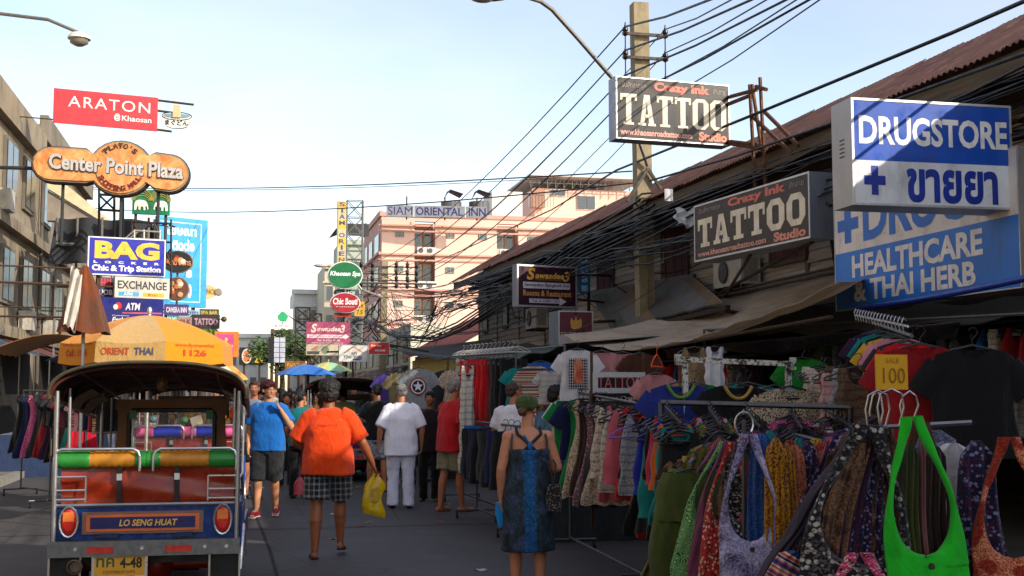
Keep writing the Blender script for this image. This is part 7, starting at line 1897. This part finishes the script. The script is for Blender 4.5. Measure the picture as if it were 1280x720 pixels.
    # face parts
    if face:
        for q in (-1, 1):
            e = ob('eye', MB().ell(Hh(q * .03, .083, .002), (.011 * s, .006 * s, .006 * s), 8, 6, R), paint('#efe9e2', .3), r, 180)
            ob('iris', MB().ell(Hh(q * .03, .0885, .002), (.0052 * s, .0025 * s, .0052 * s), 8, 6, R), paint('#1a0f0a', .2), e, 180)
            ob('eyebrow', MB().tube([Hh(q * .016, .092, .018), Hh(q * .032, .09, .023), Hh(q * .048, .077, .017)], .0035 * s, 5), paint(hair if hairstyle != 'cap' else '#2a1c14'), r)
        ob('mouth', MB().ell(Hh(0, .092, -.047), (.02 * s, .006 * s, .0055 * s), 10, 6, R), paint('#7a3a34', .5), r, 180)
    # hair
    hmt = fabric(hair, 'speck', '#3a3330' if hair < '#6' else hair, sc=1.) if False else paint(hair, .55, 0, .5, 30, 0, .8, 90)
    h = MB(); he = lambda c, rx: h.ell(Hh(*c), tuple(q * s for q in rx), 14, 10, R)
    if hairstyle == 'short': he((0, -.022, .042), (.083, .097, .082)); he((0, -.055, -.0), (.074, .062, .07)); he((0, .03, .085), (.06, .05, .03))
    elif hairstyle == 'thin': he((0, -.028, .03), (.080, .092, .078)); he((0, -.055, -.01), (.073, .055, .06))
    elif hairstyle == 'bushy': he((0, -.03, .045), (.103, .108, .098)); he((0, -.06, -.02), (.095, .07, .085)); he((-.05, 0, .06), (.06, .07, .06)); he((.05, 0, .06), (.06, .07, .06))
    elif hairstyle == 'mop': he((0, -.02, .055), (.092, .104, .085)); he((0, -.055, .0), (.084, .062, .078)); he((0, .045, .085), (.07, .055, .035)); he((.05, .055, .06), (.03, .035, .035)); he((-.05, .05, .06), (.03, .035, .035))
    elif hairstyle == 'pony': he((0, -.022, .04), (.084, .098, .083)); he((0, -.05, -.0), (.078, .062, .07)); cap(h, Hh(0, -.1, .03), Hh(0, -.14, -.02), .035 * s, .03 * s); cap(h, Hh(0, -.14, -.02), Hh(0, -.12, -.16), .032 * s, .014 * s)
    elif hairstyle == 'long': he((0, -.022, .04), (.088, .1, .085)); cap(h, Hh(0, -.06, 0), Hh(0, -.08, -.2), .08 * s, .06 * s); cap(h, Hh(-.07, -.02, 0), Hh(-.075, -.03, -.16), .03 * s, .02 * s); cap(h, Hh(.07, -.02, 0), Hh(.075, -.03, -.16), .03 * s, .02 * s)
    elif hairstyle == 'bun': he((0, -.022, .036), (.082, .097, .08)); he((0, -.1, -.02), (.04, .035, .04))
    if hairstyle != 'bald': remesh('hair', h, .007, hmt, r, 1, .024, .022)
    # top
    f = fit
    cm_ = MB(); hem_z = .86 - toplen
    gg = g * (1 + f) * 1.04
    if topkind in ('shirt', 'tank'):
        rg = [(hem_z - .02, .184 * gg, (.134 + belly * .6) * gg, belly * .3), (hem_z + .03, .181 * gg, (.131 + belly * .6) * gg, belly * .3), (.95, .178 * gg, (.13 + belly * .65) * gg, belly * .35), (1.1, (.15 if female else .168) * gg, (.12 + belly * .7) * gg, belly * .35), (1.25, .178 * gg ** .8, (.127 + belly * .25) * gg ** .8, 0), (1.34, shx * 1.03, .12 * g ** .7, 0), (1.39, shx * .93, .112, 0), (1.445, shx * .62, .094, 0), (1.475, .074, .066, 0)]
        loft(cm_, [(V3(0, T(z) + o_, z), a * s, b * s) for z, a, b, o_ in rg], 24)
    if topkind == 'shirt':
        for side in (-1, 1):
            sh, el, wr = AR[side]; ga = g ** .6
            q0 = V3(side * shx * .62, T(1.385), 1.385); e = sh.lerp(el, min(1., sleeve * 1.45)) if sleeve < .7 else el
            sh = sh + V3(-side * .012, 0, -.02); pts = [q0, sh, sh.lerp(e, .5), e]; rr = [.088 * s * ga, .08 * s * ga, .072 * s * ga * (1 + f * .5), .074 * s * ga * (1 + f)]
            if sleeve >= .7: pts += [el.lerp(wr, .5), el.lerp(wr, min(.95, sleeve))]; rr = rr[:2] + [.066 * s * ga, .058 * s * ga, .052 * s * ga, .045 * s]
            ftube(cm_, pts, rr)
    if topkind != 'none':
        t_ = remesh('shirt' if topkind == 'shirt' else 'vest', cm_, vox * 1.05, top, r, 4, .036 if not female else .024, .17)
    # bottoms
    bm_ = MB(); wz = .98
    if bottom is not None:
        loft(bm_, [(V3(0, T(z), z), a * s * g, b * s * g) for z, a, b in ((.80, .155, .115), (.88, .175, .125), (.95, .17, .122), (wz + .02, .15, .115))], 20)
        for side in (-1, 1):
            hp_, kn, an = hips[side], knees[side], ankles[side]
            if leglen <= 1.: e = hp_.lerp(kn, leglen); ftube(bm_, [hp_ + V3(0, 0, .03), hp_.lerp(e, .5), e], [.098 * s * g, (.1 + f * .03) * s * g, (.098 + f * .04) * s * g])
            elif leglen < 1.6: e = kn.lerp(an, leglen - 1); ftube(bm_, [hp_ + V3(0, 0, .03), hp_.lerp(kn, .6), kn, e], [.098 * s * g, .098 * s * g, .09 * s * g, .094 * s * g])
            else: ftube(bm_, [hp_ + V3(0, 0, .03), hp_.lerp(kn, .6), kn, kn.lerp(an, .6), an + V3(0, .0, -.045)], [.096 * s * g, .09 * s * g, .076 * s * g, .07 * s * g, .072 * s * g])
        remesh('trousers' if leglen > 1.6 else 'shorts', bm_, vox, bottom, r, 2, .034, .11)
    # feet
    for side in (-1, 1):
        an = ankles[side]; lift = legs[0 if side < 0 else 1][1]; sm_ = MB()
        a = an + V3(0, -.06, -.085); b = an + V3(side * .025, .175, -.085)
        if lift > .02: b.z -= .3 * lift + .0
        if shoes == 'sneaker':
            cap(sm_, a + V3(0, .01, .045), b + V3(0, -.03, .035), .042 * s, .036 * s); cap(sm_, an + V3(0, -.02, -.04), an + V3(0, -.015, .0), .045 * s, .043 * s)
            q = remesh('sneaker', sm_, .01, paint(shoe_c, .6), r, 1)
            dd = (b - a).normalized(); x_ = Vector((dd.y, -dd.x, 0)).normalized(); rot = Matrix((x_, dd, x_.cross(dd))).transposed()
            ob('sole', MB().box((a + b) / 2 + V3(0, .0, .0), (.082 * s, .255 * s, .024 * s), rot), paint('#d8d4cc', .6), q)
            for j in range(3): c_ = a.lerp(b, .5 + .1 * j) + V3(0, 0, .078 - .008 * j); ob('lace', MB().bar(c_ - x_ * .022, c_ + x_ * .022, .008), paint('#e6e2dc'), q)
        elif shoes == 'shoe':
            cap(sm_, a + V3(0, .02, .035), b + V3(0, -.02, .03), .04 * s, .034 * s); remesh('shoe', sm_, .011, paint(shoe_c, .35), r, 1)
        elif shoes == 'flipflop':
            dd = (b - a).normalized(); x_ = Vector((dd.y, -dd.x, 0)).normalized(); rot = Matrix((x_, dd, x_.cross(dd))).transposed()
            sl_ = ob('flip_flop', MB().lathe([(.045 * s, 0), (.045 * s, .016)], 16), paint(shoe_c, .6), r)
            for v in sl_.data.vertices:
                q = Vector(((v.co.x), v.co.y * 2.9, v.co.z)); v.co = (a + b) / 2 + rot @ q + V3(0, 0, -.0)
            ob('toe_strap', MB().tube([b + V3(0, -.05, .02) , b + V3(.0, -.09, .055), b + V3(.03, -.14, .02)], .008, 5).tube([b + V3(0, -.09, .055), b + V3(-.03, -.14, .02)], .008, 5), paint(shoe_c, .6), sl_)
    return dict(root=r, s=s, AR=AR, H=Hh, R=R, ank=ankles, V3=V3, T=T, shx=shx)
def WD(u, v): return (u, v)
def fd(v): return 1.65 * FPX / (v - VH)     # depth of feet at photo row v

SKT, SKW, SKB = '#b07a56', '#c99a80', '#7c4a30'
# 1 man in orange
A = person('heavy man in orange t-shirt and plaid shorts walking away with a yellow bag', (410, 690), 11.9, radians(-8), 1.74, '#8a5234', Fb('#e8480c', 'washed', '#d63c08'), Fb('#17181c', 'plaid', '#8a8c90', '#3a3c44', .9), '#1c1715', 'bushy',
           legs=((-.10, .0), (.22, .05)), arms=(((-.13, .02, -.25), (.16, .14, -.12)), ((.14, -.02, -.26), (.10, .10, -.22))), girth=1.27, belly=.035, sleeve=.62, toplen=.02, leglen=.86, fit=.06, shoe_c='#17171a', vox=.011)
r = A['root']; sh = [c for c in r.children if c.name.startswith('shirt')][0]
yback = min(v.co.y for v in sh.data.vertices if abs(v.co.z - 1.30) < .03 and abs(v.co.x) < .1)
_m = MB(); vs, fs = text_mesh('Simply Drink', .0)
for x, z in vs: _m.v.append(((x - .5) * .2, yback - .012, 1.30 + (z - .5) * .03))
_m.f = list(fs); ob('shirt_print', _m, paint('#3a1206', .8), sh)
wr = A['AR'][1][2]; s_ = A['s']
hb = wr + Vector((.02, .03, -.07))
M_ = Matrix.Rotation(radians(-8), 4, 'Z')
bagp = (M_ @ hb) + r.location
yb = thing('yellow_bag', 'yellow plastic carrier bag held by the man in orange', 'bag', bagp)
def bagfn(a, t):
    A_ = a * 2 * pi; w_ = .02 + .085 * sm(t, 0, .35) + .012 * sin(t * 9); dp = .012 + .04 * sm(t, .1, .8)
    x = w_ * cos(A_); y = dp * sin(A_) * (1 - .4 * sm(t, .9, 1)); return (x + .014 * sin(t * 8) - .02 * t, y + .006 * sin(x * 60 + t * 9), -.02 - .42 * t - .03 * cos(A_) * t)
ob('sack', MB().grid(bagfn, 36, 18).tube([(0, 0, .03), (.012, 0, -.01), (.02, 0, -.05)], .008, 5).tube([(0, 0, .03), (-.012, 0, -.01), (-.02, 0, -.05)], .008, 5), paint('#c9a616', .3, 0, .25, 8, .0, .5, 18), yb, 180)
ob('printed_face', MB().bx(-.05, .04, -.062, -.058, -.3, -.16), paint('#b8921a', .4, 0, .5, 20), yb)
# 2 blue t-shirt man
B_ = person('young man with dyed red hair, bright blue t-shirt, black shorts and red sneakers', (334, 635), 15.8, radians(168), 1.76, '#c08a66', Fb('#1467b8', 'washed', '#1058a0'), Fb('#17181a', 'washed', '#26282a'), '#4a1218', 'mop',
            legs=((-.06, .03), (.14, .0)), arms=(((-.12, .02, -.25), (.13, .12, .24)), ((.06, -.02, -.28), (-.02, .12, -.22))), girth=1.14, head=(.75, .05), sleeve=.5, leglen=1.12, fit=.04, shoes='sneaker', shoe_c='#a01828', vox=.011, face=True)
# 3 white clothes man
C_ = person('grey haired man in loose white shirt and white trousers seen from behind', (501, 634), 16.8, radians(-2), 1.74, '#a87050', Fb('#f0f0f8', 'washed', '#e2e2f0'), Fb('#e0e0ee', 'washed', '#cfcfe0'), '#7c7a78', 'thin',
            legs=((.05, 0), (-.06, .0)), arms=(((-.10, -.03, -.27), (-.02, .05, -.24)), ((.10, -.02, -.27), (.0, .06, -.24))), girth=1.12, sleeve=.66, toplen=.10, leglen=2, fit=.1, shoes='shoe', shoe_c='#17171a', vox=.011)
# 4 red shirt man
D_ = person('grey haired man in a red t-shirt and khaki shorts looking at the red trousers', (564, 642), 16.3, radians(-62), 1.78, '#a5694c', Fb('#c01c22', 'washed', '#ac141a'), Fb('#8a8468', 'washed', '#6f6a54'), '#807c7a', 'short',
            legs=((-.1, 0), (.1, 0)), arms=(((-.02, .06, -.27), (.03, .16, -.19)), ((.05, -.03, -.28), (.0, .10, -.24))), girth=1.12, belly=.03, head=(-.25, .2), sleeve=.55, toplen=.04, leglen=.9, fit=.06, shoe_c='#5a3c28', vox=.011, lean=.04, face=True)
# 5 black tee
E_ = person('man in a black t-shirt and pale camouflage shorts just left of the man in white', (471, 612), 19.5, radians(12), 1.74, '#a87050', Fb('#141416'), Fb('#8f949a', 'floral', '#5c6068', '#b4b8bc', .5), '#12100f', 'short',
            legs=((.08, 0), (-.1, 0)), arms=(((-.1, .02, -.26), (.04, .18, -.14)), ((.06, -.02, -.28), (.0, .1, -.22))), sleeve=.5, leglen=.95, fit=.06, vox=.013)
# 6 dark clothes man
F_ = person('man in dark plum shirt and black trousers half hidden behind the red shirt man', (537, 618), 17.9, radians(165), 1.62, '#8c5a3e', Fb('#1c1216', 'washed', '#2a1a20'), Fb('#101014'), '#14100f', 'short',
            arms=(((-.06, -.03, -.28), (.06, .16, -.16)), ((.06, -.02, -.28), (-.03, .12, -.2))), sleeve=.5, toplen=.06, leglen=2, shoes='shoe', vox=.013, face=True)
# 7 woman in the dress
dress_m, n_ = newmat('cloth', .85)
sep = n_.node('ShaderNodeSeparateXYZ', {0: n_.tc.outputs['Object']})
ax_ = n_.node('ShaderNodeMath', {0: sep.outputs[0], 1: n_.rng(n_.noise(9, det=3), 0, 1, -.045, .045)}, operation='ADD').outputs[0]
ab_ = n_.node('ShaderNodeMath', {0: n_.node('ShaderNodeMath', {0: ax_, 1: -.0}, operation='ADD').outputs[0]}, operation='ABSOLUTE').outputs[0]
vor = n_.node('ShaderNodeTexVoronoi', {'Vector': n_.co((1, 1, .8)), 'Scale': 34.}, feature='DISTANCE_TO_EDGE').outputs[0]
ff = n_.noise(7, n_.co((1, 1, .7)), det=5, dist=1.2)
base = n_.mix(n_.rng(ff, .38, .6), lin('#10161c'), lin('#28404e')); base = n_.mix(n_.rng(ff, .56, .66, 0, .7), base, lin('#3c3a6a'))
base = n_.mix(n_.rng(vor, .0, .12, .7, 0), base, lin('#07090c'))
stp = n_.mix(n_.rng(vor, .0, .16, .9, 0), lin('#0d5a94'), lin('#0a3350'))
n_.col(n_.mix(n_.rng(ab_, .03, .06, .85, 0), base, stp)); n_.bump(n_.noise(14, n_.co((1, 1, .4)), det=4), .4, .01)
Gp = person('woman in a green cap and a blue and black snakeskin sundress seen from behind', (660, 700), 9.55, radians(-6), 1.60, '#b87e60', None, None, '#5a4026', 'bun',
            legs=((.02, 0), (-.02, 0)), arms=(((-.07, -.04, -.27), (.0, .06, -.24)), ((.09, -.02, -.26), (-.13, .14, -.04))), female=True, girth=1.12, head=(-.6, .0), topkind='none', vox=.010, face=True)
r = Gp['root']; s_ = Gp['s']; V3 = Gp['V3']
dm = MB()
loft(dm, [(V3(0, -.0 + .02 * 0, z), a * s_ * 1.08, b * s_ * 1.14) for z, a, b in ((.42, .215, .16), (.62, .20, .155), (.78, .198, .152), (.92, .196, .15), (1.0, .182, .137), (1.1, .158, .12), (1.2, .165, .124), (1.26, .176, .132), (1.29, .172, .128))], 28)
dr = remesh('dress', dm, .0095, dress_m, r, 2, .024, .1)
def yb_(x, z):
    c_ = [v.co.y for v in [c for c in r.children if c.name.startswith('body')][0].data.vertices if abs(v.co.x - x) < .02 and abs(v.co.z - z) < .02]
    return min(c_) - .008 if c_ else -.1
def backpt(x, z):   # strap points just proud of the back
    return V3(x, -.118 + .25 * x * x + (.035 * max(0, z - 1.33) / .1), z)
strap = paint('#151b22', .7)
def sp(x, z, top=False):
    x, z = x * s_ * 1.08, z * s_
    return Vector((x, yb_(x, z), z))
for s2 in (-1, 1):
    ob('strap', MB().tube([sp(s2 * .14, 1.25), sp(s2 * .145, 1.30), sp(s2 * .143, 1.36), sp(s2 * .135, 1.41), V3(s2 * .14, .03, 1.445)], .008, 6), paint('#26322c'), dr, 60)
    ob('strap', MB().tube([V3(s2 * .105, .02, 1.475), sp(s2 * .095, 1.42), sp(s2 * .06, 1.39), sp(s2 * .03, 1.36), sp(0, 1.33), sp(-s2 * .03, 1.30), sp(-s2 * .07, 1.25)], .013, 6), strap, dr, 60)
kb = sp(0, 1.3)
ob('knot', MB().ell(kb + Vector((0, -.01, .02)), (.02, .012, .035), 10, 8).tube([kb, sp(-.03, 1.38), sp(-.045, 1.41)], .009, 5).tube([kb, kb + Vector((.01, -.01, -.1)), kb + Vector((0, -.012, -.2))], .012, 5), paint('#12609c', .7), dr, 60)
# belt, hip bag
hb_ = thing('hip_bag', 'small patterned hip bag hanging on the right side of the woman in the sundress', 'bag', r.location + Vector((.17, -.16, .80)), radians(-10))
ob('pouch', MB().grid(lambda a, t: ((.05 + .015 * sin(t * 3)) * cos(a * 2 * pi), .03 * sin(a * 2 * pi), .1 - .2 * t), 20, 6).bx(-.045, .045, -.03, .03, -.098, -.09), Fb('#1c1c20', 'floral', '#8a8478', '#3a3440', 1.2), hb_, 60)
ob('flap', MB().bx(-.052, .052, -.04, -.03, .02, .11), Fb('#2a2624', 'floral', '#9a9080', '#17151a', 1.4), hb_)
ob('cord', MB().tube([(0, .0, .1), (-.03, .02, .26), (-.12, .02, .3)], .008, 5).tube([(0, .0, .1), (.02, .05, .26), (-.02, .15, .34)], .006, 5), paint('#17171a'), hb_)
# cap
R = Gp['R']; Hh = Gp['H']
cp = MB(); cp.ell(Hh(0, -.012, .062), (.100 * s_, .112 * s_, .068 * s_), 18, 12, R); cp.ell(Hh(0, -.02, .03), (.094 * s_, .106 * s_, .05 * s_), 18, 12, R)
capo = remesh('cap', cp, .007, Fb('#4b5a30', 'washed', '#35421f', sc=2), r, 2, .012, .05)
ob('visor', MB().grid(lambda a, t: Hh((a - .5) * .15 * (1 - .15 * t), .07 + .075 * t * cos((a - .5) * 2.2), .038 - .02 * t - .05 * (a - .5) ** 2), 12, 5).grid(lambda a, t: Hh((a - .5) * .15 * (1 - .15 * t), .07 + .072 * t * cos((a - .5) * 2.2), .033 - .02 * t - .05 * (a - .5) ** 2), 12, 5), Fb('#3f4c2a'), capo, 60)
ob('sunglasses', MB().tube([Hh(-.075, .0, .008), Hh(-.06, .07, .006), Hh(-.03, .094, .004), Hh(.0, .096, .008), Hh(.03, .094, .004), Hh(.06, .07, .006), Hh(.075, .0, .008)], .004, 5).ell(Hh(.034, .092, -.002), (.024, .008, .018), 10, 6, R).ell(Hh(-.034, .092, -.002), (.024, .008, .018), 10, 6, R), black, r, 60)
ob('earring', MB().ell(Hh(.078, -.0, -.05), (.009, .009, .014), 8, 6), chrome, r)
wr = Gp['AR'][-1][2]; bp_ = Matrix.Rotation(radians(-6), 4, 'Z') @ (wr + Vector((0, .02, -.08))) + r.location
bb = thing('blue_packet', 'small bright blue folded packet in the left hand of the woman in the sundress', 'packet', bp_)
ob('packet', MB().prism([(-.035, .03), (.03, .04), (.035, -.05), (.01, -.16), (-.015, -.165), (-.04, -.06)], -.012, .012), paint('#0f7cc0', .35), bb)
# 8 white tee man behind
person('man in a plain white t-shirt with cropped hair behind the woman in the sundress', (642, 600), 14.4, radians(-28), 1.74, '#a5694c', Fb('#e0e0e6', 'washed', '#d0d0d8'), Fb('#34363c'), '#3c2a20', 'thin', arms=(((-.06, .02, -.27), (.02, .12, -.22)), ((.04, .03, -.27), (-.1, .16, -.16))), sleeve=.5, leglen=.9, fit=.05, head=(-.7, .1), vox=.012, face=True)
# 9 denim shirt man
person('young man in a denim shirt bending over clothes beside the dress rack', (688, 600), 13.2, radians(-55), 1.68, '#b07a56', Fb('#33566e', 'washed', '#4a6e88', sc=2), Fb('#1c2230'), '#0e0c0c', 'mop', arms=(((-.1, .08, -.22), (.04, .22, -.12)), ((.06, .02, -.27), (-.04, .18, -.14))), sleeve=.62, leglen=2, fit=.05, head=(-.35, .2), lean=.12, vox=.012, face=True, shoes='shoe')
# 10 teal woman
t_ = person('woman with black ponytail, teal top and black trousers behind the man in orange', (374, 605), 18.3, radians(-20), 1.64, '#a87452', Fb('#0f7476', 'washed', '#0c6062'), Fb('#0e0e12'), '#0f0d0d', 'pony', female=True, sleeve=.45, leglen=2, shoes='shoe', vox=.013, head=(-.5, 0), arms=(((-.06, .0, -.27), (.03, .14, -.2)), ((.05, -.02, -.27), (.02, .08, -.22))))
pb2 = thing('pink_bag', 'small pink and clear plastic bag low beside the woman in teal', 'bag', P(375, 598, 17.6))
ob('sack', MB().grid(lambda a, t: ((.03 + .06 * sm(t, 0, .4)) * cos(a * 6.283), (.02 + .03 * t) * sin(a * 6.283), .02 - .26 * t), 18, 8).tube([(0, 0, .12), (.02, 0, .03)], .006, 5).tube([(0, 0, .12), (-.02, 0, .03)], .006, 5), paint('#c04a54', .35, 0, .5, 14), pb2, 180)
# 11.. crowd
def q(lab, u, d, rz, Ht, top, bot='#1c1e24', hair='#120f0e', hs='short', sk_='#a5704e', sleeve=.5, ll=2., fem=False, head=(0, 0), face=True, arms=None, kind='shirt', g=1., shoes='shoe'):
    return person(lab, (u, 600), d, radians(rz), Ht, sk_, Fb(top) if isinstance(top, str) else top, Fb(bot) if isinstance(bot, str) else bot, hair, hs, sleeve=sleeve, leglen=ll, female=fem, head=head, face=face, arms=arms, topkind=kind, girth=g, vox=.015, shoes=shoes)
q('man in sunglasses and a grey t-shirt behind the young man with red hair', 316, 18.2, 175, 1.78, '#6f7a86', sk_='#b0735a', hair='#4a3222', ll=.9)
sgp = P(316, 600, 18.2)
q('woman in a dark top facing out between the blue and orange shirts', 357, 20.5, 178, 1.60, '#2a2228', fem=True, hs='long')
q('bare armed man in an orange vest at the end of the parked tuk-tuks', 302, 21.5, 170, 1.66, '#b8481c', sk_='#a56a4a')
q('person in a pale yellow t-shirt right behind the head of the man in orange', 428, 23, 10, 1.68, '#c9c46a', hs='short', face=False, ll=.9)
q('person in a santa hat and black top in front of the star t-shirt', 522, 20.5, -5, 1.66, '#17171c', hs='long', face=False, fem=True)
sh_ = P(522, 600, 20.5)
hat = thing('santa_hat', 'red santa hat with a white band worn in front of the star t-shirt', 'hat', (sh_.x, sh_.y + .0, 1.60))
ob('cone', MB().lathe([(.088, 0), (.085, .05), (.06, .1), (.03, .135), (.01, .15)], 16), paint('#b8101c', .9), hat, 60); ob('band', MB().lathe([(.094, -.02), (.104, 0), (.094, .025)], 16), Fb('#d8d4d0'), hat, 60)
q('dark haired man with bare shoulders behind the red shirt man', 549, 21.5, 100, 1.80, '#2a2c30', hs='mop', sk_='#c08a6c', kind='tank', head=(.1, .35))
q('man in a brown shirt between the black t-shirt man and the man in white', 484, 23.5, 160, 1.78, '#4a342a')
q('woman in a pink top beside the grey tuk-tuk', 459, 25, 20, 1.58, '#c0305a', fem=True, hs='long', face=False)
q('stall keeper in a grey shirt in the shade of the far t-shirt stall', 505, 24, 170, 1.64, '#3c3f44')
q('tall man in a dark cap coloured shirt far up the street', 395, 30, 0, 1.76, '#3a3038', face=False)
q('woman in a white blouse far up the street left of the grey tuk-tuk', 385, 34, 175, 1.6, '#c4c0bc', fem=True, hs='long')
q('man in a blue shirt under the blue parasol', 372, 33, 170, 1.7, '#27508c')
q('man in a maroon shirt under the green and yellow parasol', 404, 37, 160, 1.72, '#5a1c22')
q('person in a tan shirt walking away far up the street', 348, 40, 0, 1.7, '#8a7250', face=False)
q('person in a black shirt far up the street on the left', 330, 36, 10, 1.72, '#1a1a1e', face=False)
q('person in a green shirt at the crossing end of the street', 361, 48, 0, 1.7, '#3a5a3a', face=False)
q('person in a red shirt at the crossing end of the street', 418, 45, 180, 1.7, '#8a2a22')
q('vendor in a grey polo on the left pavement behind the second tuk-tuk', 270, 24, 150, 1.7, '#5c5f66')
q('person in a dark blue dress shirt near the cloth shorts rack', 590, 24, 200, 1.68, '#1c2438')
# santa hat person, capped etc. done

# more of the crowd: copies of the people above in other clothes
protos = [o for o in bpy.data.objects if o.name.startswith('person') and not o.parent][9:]
cols2 = ['#26324a', '#a8a49c', '#7a1c1c', '#1c1c20', '#4a5a3a', '#b06a2a', '#3a2a3a', '#8a8f98', '#1a4a6a', '#c4bfae', '#5a3a2a', '#2a2a30', '#94404a', '#606a50', '#d0ccc8', '#34506a', '#704a20', '#222838']
cw = ['navy', 'pale grey', 'dark red', 'black', 'moss green', 'orange brown', 'dark plum', 'light grey', 'deep blue', 'cream', 'brown', 'charcoal', 'rose red', 'olive', 'white', 'steel blue', 'ochre brown', 'ink blue']
spots = [(322, 26), (340, 29), (352, 24.5), (366, 27), (380, 24), (394, 25), (412, 27), (440, 27.5), (448, 24), (455, 31), (470, 28), (478, 22), (494, 27), (515, 26), (532, 25), (545, 28), (560, 24.5), (575, 27)]
for k, (u, d) in enumerate(spots):
    src = protos[k % len(protos)]; o = copy_tree(src); p = P(u, 600, d); o.location = (p.x, p.y, 0)
    o.rotation_euler.z = radians([5, 170, -20, 190, 0, 160, 15, 200, -10][k % 9]); o.scale = [random.uniform(.94, 1.06)] * 3
    for c in o.children:
        if c.name.startswith(('shirt', 'vest')): c.material_slots[0].link = 'OBJECT'; c.material_slots[0].material = Fb(cols2[k])
    o['label'] = '%s topped passer-by in the far crowd, %s from the left' % (cw[k], ['first'] [0] if k == 0 else ORD[k]); o['group'] = 'far crowd'

# keep every label short enough to read (shorten)
for o in bpy.data.objects:
    l_ = o.get('label')
    if l_ and len(l_.split()) > 16: o['label'] = l_.replace('from the near end of', 'along').replace(' the ', ' ')
